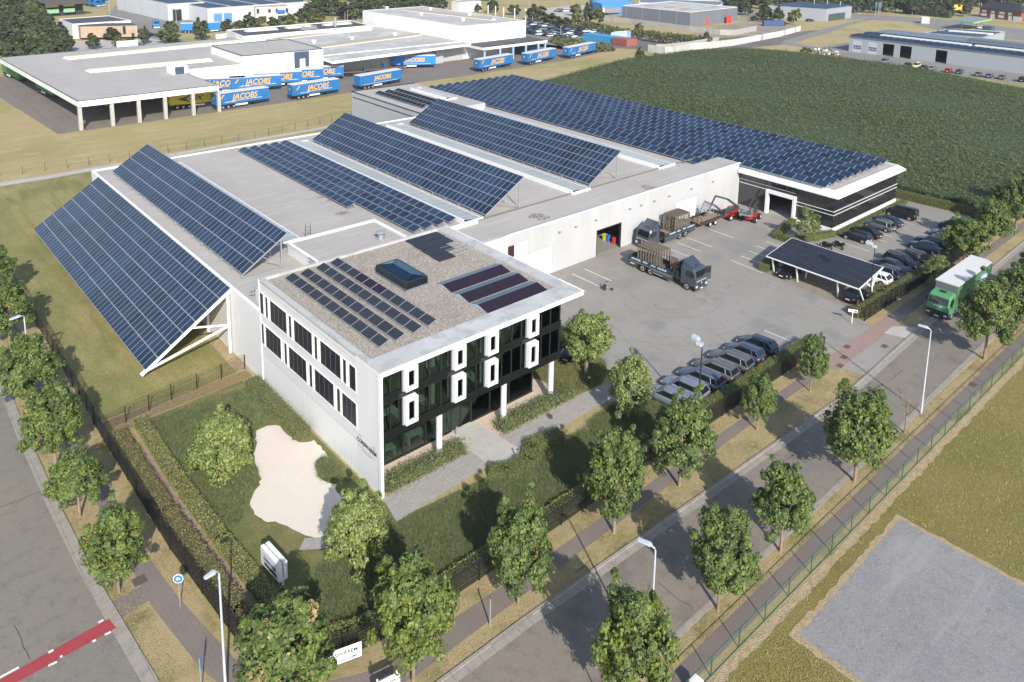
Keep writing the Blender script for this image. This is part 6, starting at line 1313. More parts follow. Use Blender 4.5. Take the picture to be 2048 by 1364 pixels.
# ------------------------------------------------------------------ person crouching in the yard
def person():
    N_ = {'pel': (0, 0, .38), 'belly': (.06, 0, .52), 'chest': (.20, 0, .70), 'neck': (.30, 0, .86), 'head0': (.34, 0, .92), 'head': (.38, 0, 1.04), 'head1': (.38, 0, 1.12),
          'hl': (-.02, .12, .34), 'kl': (.34, .17, .46), 'al': (.10, .15, .09), 'tl': (.28, .17, .05), 'hr': (-.02, -.12, .34), 'kr': (.36, -.16, .30), 'ar': (.06, -.14, .09), 'tr': (.24, -.16, .05),
          'sl': (.24, .19, .76), 'el': (.36, .25, .54), 'wl': (.54, .18, .42), 'fl': (.62, .16, .38), 'sr': (.24, -.19, .76), 'er': (.38, -.24, .52), 'wr': (.56, -.14, .36), 'fr': (.63, -.1, .31)}
    rad = dict(pel=.15, belly=.14, chest=.155, neck=.055, head0=.08, head=.105, head1=.075, hl=.10, kl=.075, al=.05, tl=.045, hr=.10, kr=.075, ar=.05, tr=.045, sl=.07, el=.05, wl=.035, fl=.04, sr=.07, er=.05, wr=.035, fr=.04)
    E_ = [('pel', 'belly'), ('belly', 'chest'), ('chest', 'neck'), ('neck', 'head0'), ('head0', 'head'), ('head', 'head1'), ('pel', 'hl'), ('hl', 'kl'), ('kl', 'al'), ('al', 'tl'), ('pel', 'hr'), ('hr', 'kr'), ('kr', 'ar'), ('ar', 'tr'), ('chest', 'sl'), ('sl', 'el'), ('el', 'wl'), ('wl', 'fl'), ('chest', 'sr'), ('sr', 'er'), ('er', 'wr'), ('wr', 'fr')]
    ks = list(N_); me = bpy.data.meshes.new('body'); me.from_pydata([N_[k] for k in ks], [(ks.index(a), ks.index(c)) for a, c in E_], [])
    o = bpy.data.objects.new('body', me); COL.objects.link(o); o.modifiers.new('skin', 'SKIN'); sv = me.skin_vertices[0].data
    for i, k in enumerate(ks): sv[i].radius = (rad[k], rad[k])
    sv[0].use_root = True; o.modifiers.new('sub', 'SUBSURF').levels = 2
    dg = bpy.context.evaluated_depsgraph_get(); dg.update(); m2 = bpy.data.meshes.new_from_object(o.evaluated_get(dg)); bpy.data.objects.remove(o)
    for m_ in (M('skin_tone', (.48, .28, .20), .6), M('navy_shirt', (.02, .025, .045), .8), M('dark_trousers', (.018, .02, .03), .8)): m2.materials.append(m_)
    for p in m2.polygons:
        c = p.center; p.use_smooth = True; p.material_index = 0 if (c.z > .86 and c.x > .2) or (c.x > .46 and c.z > .25) or (c.x > .38 and abs(c.y) > .2 and c.z > .4 and c.z < .56) else (1 if c.z > .5 and not (c.x > .25 and c.z < .56) else 2)
    return m2
q = P(1208.5, 580); t = thing('person', 'person in dark clothes crouching alone on the open yard', 'person', (q[0]-.2, q[1], .02), R_(-35)); link('body', person(), t)
b = MB(); rings = [[(.37+r*math.cos(a), r*.92*math.sin(a), z) for a in np.linspace(0, 2*PI, 12, endpoint=False)] for r, z in ((.112, 1.04), (.118, 1.10), (.09, 1.15), (.03, 1.175))]; b.loft(rings, 0, True); b.build('hair', M('dark_hair', (.02, .015, .012), .8), t)
t = thing('small_case', 'small black case on the ground beside the crouching person', 'case', (q[0]+.75, q[1]-.55, .02), .4); MB().box(-.22, -.16, 0, .22, .16, .12).build('body', m_dg, t); MB().box(-.2, -.14, .12, .2, .14, .15).build('lid', m_dark, t)

# ------------------------------------------------------------------ foliage
m_bark = M('bark', (.26, .20, .14), .9, var=[(3, (.18, .14, .10), .45, .65, (1, 1, .3))])
m_leaf = [M('leaf_maple', (.135, .19, .045), .6, isl=.5, trans=.25), M('leaf_maple_dark', (.09, .135, .038), .6, isl=.5, trans=.22), M('leaf_maple_yellow', (.15, .185, .032), .6, isl=.45, trans=.25), M('leaf_garden', (.21, .255, .078), .55, isl=.5, trans=.25),
          M('leaf_autumn', (.30, .23, .10), .7, isl=.4, trans=.15), M('leaf_wood', (.075, .092, .036), .75, isl=.4, trans=.15), M('leaf_wood_dark', (.045, .060, .028), .75, isl=.4), M('leaf_copper', (.030, .018, .022), .7, isl=.4), M('leaf_lime', (.15, .165, .05), .7, isl=.4, trans=.2)]
def crown_mesh(name, R, H, n, leaf, mats, mix, seed, clumps=46, irregular=.3, flat=.0, spike=.25, asp=1.3):
    """crown centred on z=0, half height H/2: leaves gathered in clumps round branch ends, gaps between"""
    g = np.random.default_rng(seed); V = []; MI = []
    d = g.normal(size=(clumps, 3)); d[:, 2] = d[:, 2]*.85+.16; d /= np.linalg.norm(d, axis=1, keepdims=True)
    rad = g.uniform(.45, 1., clumps)**.55*(1+g.normal(size=clumps)*irregular*.35)
    cen = d*rad[:, None]*np.array([R*.80, R*.80, H*.42])
    up = d[:, 2] > .45; cen[up, 2] += g.uniform(0, spike, up.sum())*H*.3
    tap = 1-.22*np.clip(cen[:, 2]/(H/2), -1, 1); cen[:, :2] *= tap[:, None]
    cr = g.uniform(.13, .27, clumps)*R
    ns = int(clumps*spike*.8)   # young shoots standing out of the outline
    if ns:
        k = g.integers(0, clumps, ns*2); kk = k[cen[k][:, 2] > -H*.15][:ns]; ex = cen[kk]*g.uniform(1.05, 1.16, (len(kk), 1))+np.column_stack([g.normal(size=(len(kk), 2))*R*.06, g.uniform(.05, .16, len(kk))*H])
        cen = np.concatenate([cen, ex]); cr = np.concatenate([cr, g.uniform(.06, .12, len(kk))*R]); clumps = len(cen)
    cm = g.choice(len(mix), clumps, p=np.array(mix)/sum(mix))
    per = int(n/clumps)
    for k in range(clumps):
        p = g.normal(size=(per, 3)); p /= np.linalg.norm(p, axis=1, keepdims=True); rr = g.uniform(.35, 1.12, (per, 1))**.6
        q = cen[k]+p*rr*cr[k]*np.array([1, 1, .85])
        out = cen[k]/np.array([R, R, H/2]); nn = p*.8+out*.5+np.array([0, 0, .45])+g.normal(size=(per, 3))*.45
        V.append(leafquads_g(g, q, nn, leaf, asp)); m = np.full(per, cm[k]); o_ = g.random(per) < .18; m[o_] = g.choice(len(mix), o_.sum(), p=np.array(mix)/sum(mix)); MI.append(m)
    return quads_mesh(name, np.concatenate(V), mats, np.concatenate(MI)), cen
def leafquads_g(g, C, Nn, size, asp=1.3):
    n = len(C); Nn = Nn/(np.linalg.norm(Nn, axis=1, keepdims=True)+1e-9); r = g.normal(size=(n, 3)); A = np.cross(Nn, r); A /= np.linalg.norm(A, axis=1, keepdims=True)+1e-9
    B = np.cross(Nn, A); s = (size*g.uniform(.6, 1.4, (n, 1)))/2
    return np.stack([C-A*s*asp, C-B*s*.8, C+A*s*asp, C+B*s*.8], 1)
def trunk_mesh(name, cz, R, H, cen, r=.13, seed=0):
    b = MB(); g = np.random.default_rng(seed); top = cz+H*.22
    b.tube([(0, 0, -.1), (0, 0, .3), (g.uniform(-.06, .06), g.uniform(-.06, .06), cz*.5), (g.uniform(-.1, .1), g.uniform(-.1, .1), cz), (0, 0, top)], [r*1.35, r*1.05, r*.85, r*.6, r*.15], 9)
    idx = g.choice(len(cen), min(16, len(cen)), replace=False)
    for i in idx:
        e = cen[i]+np.array([0, 0, cz]); z0 = max(cz-H*.38, min(e[2]-.4, cz+H*.1)); m = np.array([e[0]*.45, e[1]*.45, z0+(e[2]-z0)*.6])
        b.tube([(0, 0, z0), m, e], [r*.4, r*.25, r*.08], 5, cap=False)
    return b.mesh(name, m_bark)
TM = {}
def tree_variant(kind, v):
    k = (kind, v)
    if k in TM: return TM[k]
    s = hash(kind) % 1000 if False else sum(map(ord, kind))+v*17
    if kind == 'maple': mats, mx, n, leaf, cl, irr, spk = m_leaf[:3], [(.6, .25, .15), (.45, .5, .05), (.45, .15, .4), (.5, .5, .0)][v % 4], 17000, .20, 95, .45, .55
    elif kind == 'garden': mats, mx, n, leaf, cl, irr, spk = [m_leaf[3], m_leaf[0]], (.88, .12), 18000, .19, 110, .14, .15
    elif kind == 'berry': mats, mx, n, leaf, cl, irr, spk = [m_leaf[0], m_leaf[1], m_leaf[4]], (.5, .38, .12), 20000, .21, 100, .4, .4
    elif kind == 'slim': mats, mx, n, leaf, cl, irr, spk = [m_leaf[3], m_leaf[0]], (.6, .4), 8000, .2, 46, .3, .5
    elif kind == 'wood': mats, mx, n, leaf, cl, irr, spk = [m_leaf[5], m_leaf[6], m_leaf[8]], [(.6, .35, .05), (.35, .65, 0), (.7, .1, .2), (.5, .5, 0)][v % 4], 2600, .85, 40, .4, .4
    elif kind == 'copper': mats, mx, n, leaf, cl, irr, spk = [m_leaf[7]], (1,), 1800, .7, 30, .3, .3
    elif kind == 'lime': mats, mx, n, leaf, cl, irr, spk = [m_leaf[8], m_leaf[5]], (.75, .25), 2200, .6, 34, .3, .4
    unit = 3.0; H = dict(maple=5.6, garden=5.9, berry=5.6, slim=8.4, wood=6.6, copper=6.5, lime=6.4)[kind]
    me, cen = crown_mesh('crown_'+kind, unit, H, n, leaf, mats, mx, s, cl, irr, spike=spk)
    tr = trunk_mesh('trunk_'+kind, H*.5+1.7, unit, H, cen, .14 if kind in ('maple', 'slim') else .2, s)
    TM[k] = (me, tr, H); return TM[k]
def tree(label, base, top_h, R, kind='maple', v=0, cat='tree', name='tree', group=None, clear=None):
    """top_h total height, R crown radius"""
    me, tr, H = tree_variant(kind, v); t = thing(name, label, cat, (base[0], base[1], 0), (base[0]*7.3+base[1]*3.1) % 6.28, group)
    clear = top_h*.23 if clear is None else clear; sz = (top_h-clear)/(H*1.04); sx = R/3.0
    c = link('crown', me, t, (0, 0, clear+H*sz*.5)); c.scale = (sx, sx, sz)
    k = link('trunk', tr, t); k.scale = (sx, sx, (clear+H*sz*.5)/(H*.5+1.7)); return t
def depth(p): return float((RM @ (np.array(p)-CC))[2])
def tree_px(label, bx, by, ty, wpx, **k):
    b = P(bx, by); h = hgt(bx, by, ty); R = wpx/2/CF*depth(b+np.array([0, 0, h*.6])); return tree(label, b, h*.93, R*.99, **k)
ST = 'young street trees along the roads'
for lab, bx, by, ty, w_, v in (('small street tree nearest the yard entrance, left of it', 1620, 783, 668, 66, 1), ('small street tree second from the yard entrance', 1513, 860, 745, 76, 0), ('large street tree on the front verge beside the parked silver estates', 1358, 972, 788, 140, 3), ('tall street tree on the front verge below the garden path end', 1228, 1066, 855, 140, 1),
                          ('street tree on the front verge left of the slim marker post', 1037, 1208, 1003, 148, 3), ('yellowish street tree on the front verge just right of the white arrow sign', 827, 1364, 1115, 182, 2),
                          ('street tree across the road behind the green lorry side', 1968, 718, 552, 122, 1), ('street tree across the road next to the bare dead tree', 1709, 963, 776, 152, 0), ('street tree across the road, right of the lowest dark crown pair', 1561, 1103, 930, 132, 3), ('dark street tree across the road near the lowest street lamp', 1436, 1220, 1013, 148, 1),
                          ('bright street tree hiding the foot of the lowest street lamp', 1262, 1428, 1180, 178, 2), ('street tree beside the side road under the far left lamp', 60, 835, 668, 122, 3), ('second street tree down the side road verge', 112, 935, 768, 124, 0), ('smallest street tree on the side road verge', 160, 1035, 898, 118, 0), ('yellow green street tree nearest the red crossing', 238, 1185, 1012, 132, 2),
                          ('street tree at the left picture edge above the far left lamp', 20, 690, 560, 110, 1), ('darkest street tree at the left picture edge', -20, 610, 490, 120, 1)):
    tree_px(lab, bx, by, ty, w_, v=v, name='street_tree', group=ST)
tree_px('big berry speckled tree at the street corner, bottom of the picture', 572, 1462, 1178, 208, kind='berry', name='corner_tree')
tree_px('round pale leaved tree on the lawn beside the white gravel', 445, 968, 808, 138, kind='garden', name='garden_tree', clear=.5)
tree_px('round pale leaved tree at the tip of the white gravel by the office corner', 716, 1158, 960, 142, kind='garden', v=1, name='garden_tree', clear=.6)
tree_px('round tree on the lawn between the office end and the yard', 1172, 748, 612, 112, kind='garden', v=2, name='garden_tree')
tree_px('light green tree at the end of the stone path', 1256, 838, 692, 104, kind='garden', v=3, name='garden_tree', clear=.5)
tree_px('slim light tree in the bed at the corner of the glass hall', 1612, 489, 410, 60, kind='slim', name='garden_tree', clear=.6)
tree_px('small round tree by the hedge left of the green lorry', 1872, 578, 508, 62, kind='slim', v=1, name='garden_tree', clear=.8)
for lab, bx, by, ty, w_, v in (('verge tree nearest the green lorry on the yard side', 1926, 530, 434, 96, 2), ('verge tree with lit trunk behind the dark parked cars', 1978, 500, 396, 84, 0), ('dark verge tree at the right picture edge beyond the maize corner', 2030, 462, 352, 88, 1), ('verge tree cut by the right picture edge', 2062, 440, 330, 80, 3), ('dark tree across the road right of the green lorry', 2028, 668, 520, 118, 3), ('tree across the road cut by the right picture edge', 2085, 620, 480, 120, 1), ('verge tree between the lit trunk tree and the maize', 1998, 452, 372, 70, 1)):
    tree_px(lab, bx, by, ty, w_, v=v, name='street_tree', group='roadside trees by the car park')
# bare tree
q = P(1809, 866); t = thing('bare_tree', 'small leafless dead tree beside the street lamp across the road', 'tree', tuple(q))
b = MB(); b.tube([(0, 0, 0), (.05, 0, 1.2), (0, .05, 2.6)], [.09, .07, .05], 7); b.build('trunk', m_bark, t)
b = MB(); g = np.random.default_rng(4)
for k in range(11):
    a = k*2.4; z0 = 1.6+g.random()*1.1; e = np.array([math.cos(a)*g.uniform(.7, 1.3), math.sin(a)*g.uniform(.7, 1.3), z0+g.uniform(1.0, 2.2)]); m_ = np.array([e[0]*.5, e[1]*.5, (z0+e[2])/2-.1])
    b.tube([(0, 0, z0), m_, e], [.035, .025, .01], 5)
    for j in range(3): f = e+g.normal(size=3)*.35+np.array([0, 0, .3]); b.tube([m_+(e-m_)*.4*j, f], [.015, .006], 4)
b.build('branches', m_bark, t)
# hedges and shrubs
m_hedge = M('hedge_leaf', (.15, .145, .045), .75, isl=.4); m_hedge2 = M('hedge_leaf_green', (.115, .15, .04), .75, isl=.4); m_core = M('hedge_core', (.07, .08, .03), .9); m_hbrown = M('hedge_leaf_brown', (.20, .155, .075), .8, isl=.4); m_hlight = M('hedge_leaf_light', (.26, .25, .085), .8, isl=.35)
m_shrub = M('shrub_leaf', (.13, .175, .065), .7, isl=.45, trans=.15); m_shrubr = M('shrub_tip', (.17, .13, .09), .75, isl=.4)
def hedge(label, pts, wd, h, mats=None, mix=(.6, .4), dens=230, leaf=.085, name='hedge', cat='hedge', group=None, rough_=.06, core=True, base=0):
    mats = mats or [m_hedge, m_hedge2]; t = thing(name, label, cat, (0, 0, 0), 0, group); L = [np.array(p, float) for p in pts]; b = MB(); V = []; MI = []
    for i in range(len(L)-1):
        a, c = L[i], L[i+1]; d = c-a; ln = np.linalg.norm(d); d /= ln; n = np.array([-d[1], d[0]])
        if core: p0 = np.array([*a, base+h*.47])-np.array([*d, 0])*wd*.4*(i > 0); p1 = np.array([*c, base+h*.47]); b.beam(p0, p1, wd*.88, h*.92)
        ext = wd/2 if i < len(L)-2 else 0
        for face in range(5):
            A = dict(enumerate((wd*(ln+wd*.5), h*ln, h*ln, h*wd, h*wd)))[face]; m = int(A*dens)
            if m < 1: continue
            u = RNG.random((m, 2)); nz = np.zeros((m, 3))
            if face == 0: q = np.column_stack([a+np.outer(u[:, 0]*(ln+ext), d)+np.outer((u[:, 1]-.5)*wd, n), np.full(m, base+h)]); nz[:, 2] = 1
            elif face < 3: s = 1 if face == 1 else -1; q = np.column_stack([a+np.outer(u[:, 0]*(ln+ext), d)+n*wd/2*s, base+u[:, 1]*h]); nz[:, :2] = n*s
            else: s = 1 if face == 3 else -1; q = np.column_stack([(c+d*ext if s > 0 else a)+np.outer((u[:, 1]-.5)*wd, n), base+u[:, 0]*h]); nz[:, :2] = d*s
            q = q+RNG.normal(size=(m, 3))*rough_; q[:, 2] = np.maximum(q[:, 2], .03)
            V.append(leafquads(q, nz+RNG.normal(size=(m, 3))*.6+np.array([0, 0, .3]), leaf)); MI.append(RNG.choice(len(mats), m, p=np.array(mix)/sum(mix)))
    if core: b.build('branches', m_core, t)
    link('foliage', quads_mesh('hedge_foliage', np.concatenate(V), mats, np.concatenate(MI)), t); return t
hedge('clipped hedge along the fence behind the row of silver estate cars', [(23.5, -10.6), (46.6, -10.5)], 1.2, 1.35)
hedge('clipped hedge along the fence behind the carport end and dark cars', [(57.6, -10.7), (102.5, -10.6)], 1.1, 1.15, dens=180)
hedge('yellow green clipped hedge between the far parking area and the maize', [(104.3, 6.5), (105.0, -2), (105.4, -10)], 1.1, 1.3)
hedge('yellow green clipped hedge between the far parking area and the maize, beyond the hall', [(103.6, 22), (104.3, 7.5)], 1.1, 1.3)
hedge('low yellow green hedge strip inside the front fence', [(-10.0, -8.6), (-8.0, -9.7), (-3, -10.5), (22.5, -10.5)], 1.1, .75, [m_hlight, m_hedge2], (.7, .3), 260, .075)
hedge('low light green hedge strip left of the garden lawn', [(-10.9, 21.6), (-11.1, 12), (-11.0, 3), (-10.6, -5.6)], 1.0, .7, [m_hlight, m_hedge2], (.75, .25), 260, .075)
hedge('brownish creeper hedge behind the left fence', [(-13.0, 20.6), (-13.05, 8), (-12.7, -4), (-12.1, -6.8), (-11, -8.6)], 1.2, .9, [m_hbrown, m_hedge], (.55, .45), 230, .09, rough_=.08)
hedge('trimmed hedge at the foot of the left office wall beside the white gravel', [(-1.05, 21.2), (-1.15, 10.4)], 1.3, .8, [m_hedge2, m_hbrown], (.75, .25))
hedge('low clipped hedge curling round the end of the entrance slabs', [(7.9, -3.6), (9.0, -4.7), (11.3, -4.7), (12.6, -3.6), (15.5, -4.0)], 1.3, .75, [m_hedge2, m_hedge], (.8, .2))
hedge('clipped hedge at the foot of the glass hall front', [(79.6, 3.5), (102.4, 3.5)], 1.1, .5, [m_hedge2, m_hedge], (.8, .2))
hedge('low hedge round the corner bed with the slim tree', [(79.0, 10.4), (73.8, 9.3), (71.7, 8.8), (71.6, 6.6), (75, 5.2), (79, 3.9)], .9, .9)
hedge('square clipped hedge running under the carport', [(59.9, 3.7), (64.5, 4.6)], 1.3, 1.0, [m_hedge2, m_hedge], (.7, .3))
hedge('small clipped hedge at the right end of the carport beside the gate', [(63.2, -9.3), (66.2, -9.1)], 1.0, .9, [m_hedge2, m_hedge], (.7, .3))
hedge('hedge stub beneath the small white sign at the gate', [(56.9, -10.2), (58.6, -10.4)], 1.0, 1.1)
hedge('flowering shrub border left of the office entrance', [(.6, .3), (8.0, .3)], 1.0, .75, [m_shrub, m_hedge2, m_shrubr], (.6, .25, .15), 330, .11, 'shrub_border', 'shrubs', 'shrub borders by the entrance', .2)
hedge('flowering shrub border right of the office entrance', [(12.3, .25), (20.8, .25)], 1.0, .75, [m_shrub, m_hedge2, m_shrubr], (.6, .25, .15), 330, .11, 'shrub_border', 'shrubs', 'shrub borders by the entrance', .2)
hedge('tall green hedge in front of the bright blue shed', [P(1182, 12)[:2], P(1246, 17)[:2]], 4, 4.5, [m_leaf[5], m_leaf[6]], (.5, .5), 5, .8)
hedge('dark green hedge along the main road in front of the wood', [P(1812, 27)[:2], P(1900, 36)[:2]], 4, 4, [m_leaf[5], m_leaf[6]], (.5, .5), 5, .8)
# ground cover and grasses, one object each
def scatter(name, label, cat, polys, n, size, mats, mix, h=(0., .1), nrm=.5, asp=1.3, vert=0., kind='stuff', avoid=(), clump=None):
    P_ = []
    for poly in polys:
        xs = [p[0] for p in poly]; ys = [p[1] for p in poly]; ar = abs(area(poly))/2; need = int(n*ar)
        if clump:
            cn = max(3, int(need/clump[0])); c = np.column_stack([RNG.uniform(min(xs), max(xs), cn), RNG.uniform(min(ys), max(ys), cn)]); k = RNG.integers(0, cn, need*2); q = c[k]+RNG.normal(size=(need*2, 2))*clump[1]
        else: q = np.column_stack([RNG.uniform(min(xs), max(xs), int(need*1.6)+8), RNG.uniform(min(ys), max(ys), int(need*1.6)+8)])
        ins = np.zeros(len(q), bool); m = len(poly)
        for i in range(m):
            (x1, y1), (x2, y2) = poly[i], poly[(i+1) % m]
            cnd = ((y1 > q[:, 1]) != (y2 > q[:, 1])); xx = (x2-x1)*(q[:, 1]-y1)/((y2-y1) if y2 != y1 else 1e-9)+x1; ins ^= cnd & (q[:, 0] < xx)
        P_.append(q[ins])
    q = np.concatenate(P_); m = len(q); z = RNG.uniform(h[0], h[1], m); C = np.column_stack([q, z])
    if vert:
        A = RNG.normal(size=(m, 3))*np.array([1, 1, 0]); A /= np.linalg.norm(A, axis=1, keepdims=True)+1e-9; Ln = size*RNG.uniform(.6, 1.3, (m, 1)); w_ = asp
        lean = RNG.normal(size=(m, 3))*np.array([vert, vert, 0]); up = np.array([0, 0, 1.])+lean; up /= np.linalg.norm(up, axis=1, keepdims=True); base = C.copy(); mid = base+up*Ln*.6; tip = base+(up+lean*.8-np.array([0, 0, .1]))*Ln
        V = np.stack([base-A*w_, base+A*w_, tip+A*w_*.3, tip-A*w_*.3], 1)
    else: V = leafquads(C, RNG.normal(size=(m, 3))*nrm+np.array([0, 0, 1.]), size, asp)
    o = link(name, quads_mesh(name, V, mats, RNG.choice(len(mats), m, p=np.array(mix)/sum(mix))))
    return tag(o, label, cat, kind=kind)
m_og = M('ornamental_grass', (.14, .18, .062), .8, isl=.4, trans=.25); m_og2 = M('ornamental_grass_straw', (.26, .22, .10), .8, isl=.35, trans=.15); m_og3 = M('ornamental_grass_blue', (.105, .155, .08), .8, isl=.3, trans=.15)
gpoly = [(-6.4, -3.3), (.0, -3.6), (7.0, -4.0), (8.4, -5.3), (11.8, -5.4), (13.2, -4.4), (16.2, -4.7), (22.6, -3.6), (26, -5.8), (26.4, -9.2), (3, -9.2), (-5, -9.4), (-8.2, -7.6), (-9.6, -5)]
lpoly = [(-10.2, 21.2), (-2, 21.5), (-2, 14.3), (-3.7, 14.6), (-5.4, 12.1), (-6.8, 8.3), (-8.3, 5.9), (-9.2, 3.2), (-8.3, .8), (-7.4, -1.4), (-9, -4), (-10, -4.5)]
scatter('ornamental_grass', 'soft green ornamental grasses filling the garden in front of the office', 'grass', [gpoly], 420, .36, [m_og, m_og2, m_og3], (.5, .22, .28), (0, .02), asp=.016, vert=.5, clump=(90, .4))
lpoly = pp((285, 850), (440, 790), (510, 775), (545, 840), (508, 856), (505, 870), (508, 890), (498, 915), (513, 945), (514, 965), (498, 990), (494, 1020), (470, 1050), (440, 1080), (430, 1060), (360, 980), (300, 890))
scatter('ornamental_grass', 'soft green ornamental grasses on the lawn left of the white gravel', 'grass', [lpoly, pp((630, 925), (648, 913), (664, 920), (690, 945), (704, 962), (660, 966), (636, 955))], 300, .34, [m_og, m_og2, m_og3], (.5, .2, .3), (0, .02), asp=.016, vert=.5, clump=(90, .4))
scatter('ornamental_grass', 'grasses around the columns between the office end and the yard', 'grass', [[(19.8, .2), (24.2, -.4), (27.4, 1.2), (29.4, 8), (20.8, 8)]], 130, .3, [m_og, m_og2], (.5, .5), (0, .02), asp=.02, vert=.4, clump=(40, .4))
m_dg1 = M('dry_blade', (.40, .32, .17), .9, isl=.3); m_dg2 = M('green_blade', (.12, .125, .035), .9, isl=.35)
scatter('verge_tufts', 'dry tufts of grass on the road verges', 'grass', [[(-8, -16.0), (13, -16.2), (41, -17.2), (47, -16.9), (47, -14.0), (17, -14.2), (-6, -14.8)], [(-12, -24.5), (70, -24.5), (70, -22.9), (40, -23.3), (-12, -23.4)], [(-18.2, -5), (-16.6, -5), (-16.7, 45), (-18.3, 45)], [(-15, 0), (-14, 0), (-14, 40), (-15.2, 40)], [(-8, -13), (47, -12.6), (47, -11.8), (-8, -11.9)]], 55, .13, [m_dg1, m_dg2], (.65, .35), (0, .01), asp=.012, vert=.6)
scatter('meadow_tufts', 'coarse yellow green meadow grass at the lower right', 'grass', [[(13, -27.2), (28.6, -27.5), (29, -38), (60, -38), (90, -30), (90, -27), (13, -26.9)], [(4, -27), (12.2, -27.6), (12, -34), (4, -34)]], 45, .16, [M('meadow_blade', (.22, .20, .05), .85, isl=.4), M('meadow_blade_dry', (.38, .31, .12), .85, isl=.4)], (.6, .4), (0, .01), asp=.016, vert=.7)
scatter('lawn_tufts', 'short mown grass on the big lawn by the solar array', 'grass', [[(-13.2, 24.6), (-.5, 24.6), (-8, 34), (-8, 78), (-13.2, 78)]], 35, .1, [M('lawn_blade', (.26, .24, .08), .85, isl=.4), m_dg1], (.6, .4), (0, .01), asp=.014, vert=.8)
m_mz = [M('maize_leaf', (.125, .155, .044), .65, isl=.4, trans=.2), M('maize_leaf_dark', (.068, .10, .034), .7, isl=.4), M('maize_tassel', (.20, .215, .08), .7, isl=.3, trans=.15)]
cn_poly = [(106.2, 5), (243, 27), (256, 70), (241, 126), (214, 133), (180, 131), (124, 116), (106.2, 104)]
cf_poly = [(106.5, 5), (106.8, -4), (112, -9), (125, -9.5), (240, -6), (250, 26)]
b = MB(); nx, ny = 70, 60
def inpoly(x, y, poly):
    c = False
    for i in range(len(poly)):
        (x1, y1), (x2, y2) = poly[i], poly[(i+1) % len(poly)]
        if (y1 > y) != (y2 > y) and x < (x2-x1)*(y-y1)/(y2-y1)+x1: c = not c
    return c
fp = [(106.2, 5), (106.6, -4), (112, -9), (125, -9.5)]+pp((2200, 208), (2048, 172), (1900, 144), (1800, 127), (1650, 107), (1560, 97), (1480, 92), (1370, 98), (1240, 116), (1060, 163), z=2.0)+[(106.2, 100)]
def inset(poly, k):
    cx_ = sum(p[0] for p in poly)/len(poly); cy_ = sum(p[1] for p in poly)/len(poly); return [(x+(cx_-x)*k, y+(cy_-y)*k) for x, y in poly]
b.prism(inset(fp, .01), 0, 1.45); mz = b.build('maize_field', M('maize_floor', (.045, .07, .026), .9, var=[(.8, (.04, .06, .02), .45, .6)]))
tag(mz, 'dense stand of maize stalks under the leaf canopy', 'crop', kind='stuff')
def maize():
    V = []; MI = []; g = np.random.default_rng(11); step = .95
    xs = np.arange(105, 257, step); ys = np.arange(-10, 134, .62); X, Y = np.meshgrid(xs, ys); q = np.column_stack([X.ravel(), Y.ravel()])+g.normal(size=(X.size, 2))*.12
    ins = np.zeros(len(q), bool)
    for i in range(len(fp)):
        (x1, y1), (x2, y2) = fp[i], fp[(i+1) % len(fp)]; cnd = ((y1 > q[:, 1]) != (y2 > q[:, 1])); xx = (x2-x1)*(q[:, 1]-y1)/((y2-y1) if y2 != y1 else 1e-9)+x1; ins ^= cnd & (q[:, 0] < xx)
    q = q[ins]; n = len(q); hh = 1.9+.25*np.sin(q[:, 0]*.11)*np.cos(q[:, 1]*.09)+g.normal(size=n)*.12
    for k in range(7):
        a = g.uniform(0, 2*PI, n); L_ = g.uniform(.5, .85, n); z = hh-g.uniform(.0, .75, n); dr = np.column_stack([np.cos(a), np.sin(a)]); s = np.column_stack([-np.sin(a), np.cos(a)])*.055
        p0 = np.column_stack([q, z]); p1 = np.column_stack([q+dr*L_[:, None], z+g.uniform(-.25, .3, n)])
        w3 = np.column_stack([s, np.zeros(n)]); V.append(np.stack([p0-w3*1.6, p0+w3*1.6, p1+w3*.7, p1-w3*.7], 1)); MI.append(g.choice(3, n, p=[.6, .28, .12]))
    return quads_mesh('maize', np.concatenate(V), m_mz, np.concatenate(MI))
tag(link('maize_canopy', maize()), 'dark green maize field filling the ground right of the solar roofs', 'crop', kind='stuff')
# distant woods and single trees
WG = 'trees of the wood at the top edge'
def woods(spec, labbase, grp):
    i = 0
    for (px, py, hpx, w_, kind, v) in spec:
        b_ = P(px, py); h = hgt(px, py, py-hpx); R = w_/2/CF*depth(b_+np.array([0, 0, h*.6])); tree(labbase, b_, h, R, kind=kind, v=v, group=grp, clear=h*.08); i += 1
g = np.random.default_rng(5)
left = []
for py, xs in ((118, (8, 38, 66, 92, 118)), (104, (-8, 22, 52, 82, 110, 132)), (88, (5, 35, 62, 90, 112)), (70, (-5, 20, 48, 74, 96)), (52, (8, 34, 60, 80)), (34, (-4, 22, 46, 66)), (18, (8, 32, 54)), (4, (-2, 22, 44, 62))):
    for x in xs: left.append((x+g.uniform(-5, 5), py+g.uniform(-3, 3), g.uniform(34, 44), g.uniform(34, 44), 'wood', int(g.integers(0, 4))))
woods(left, 'dense dark green tree in the wood that fills the top left corner', 'trees of the top left wood')
tp = []
for x in np.arange(560, 900, 17): tp.append((x, 26+g.uniform(-8, 6)+(12 if 600 < x < 700 else 0), g.uniform(26, 36), g.uniform(26, 36), 'wood', int(g.integers(0, 4))))
for x in np.arange(570, 1010, 20): tp.append((x, 4+g.uniform(-6, 4), g.uniform(20, 28), g.uniform(26, 36), 'wood', int(g.integers(0, 4))))
tp = [s for s in tp if not (895 < s[0] < 965)]
woods(tp, 'leafy tree in the belt behind the white halls along the top edge', 'trees of the belt behind the white halls')
tr_ = []
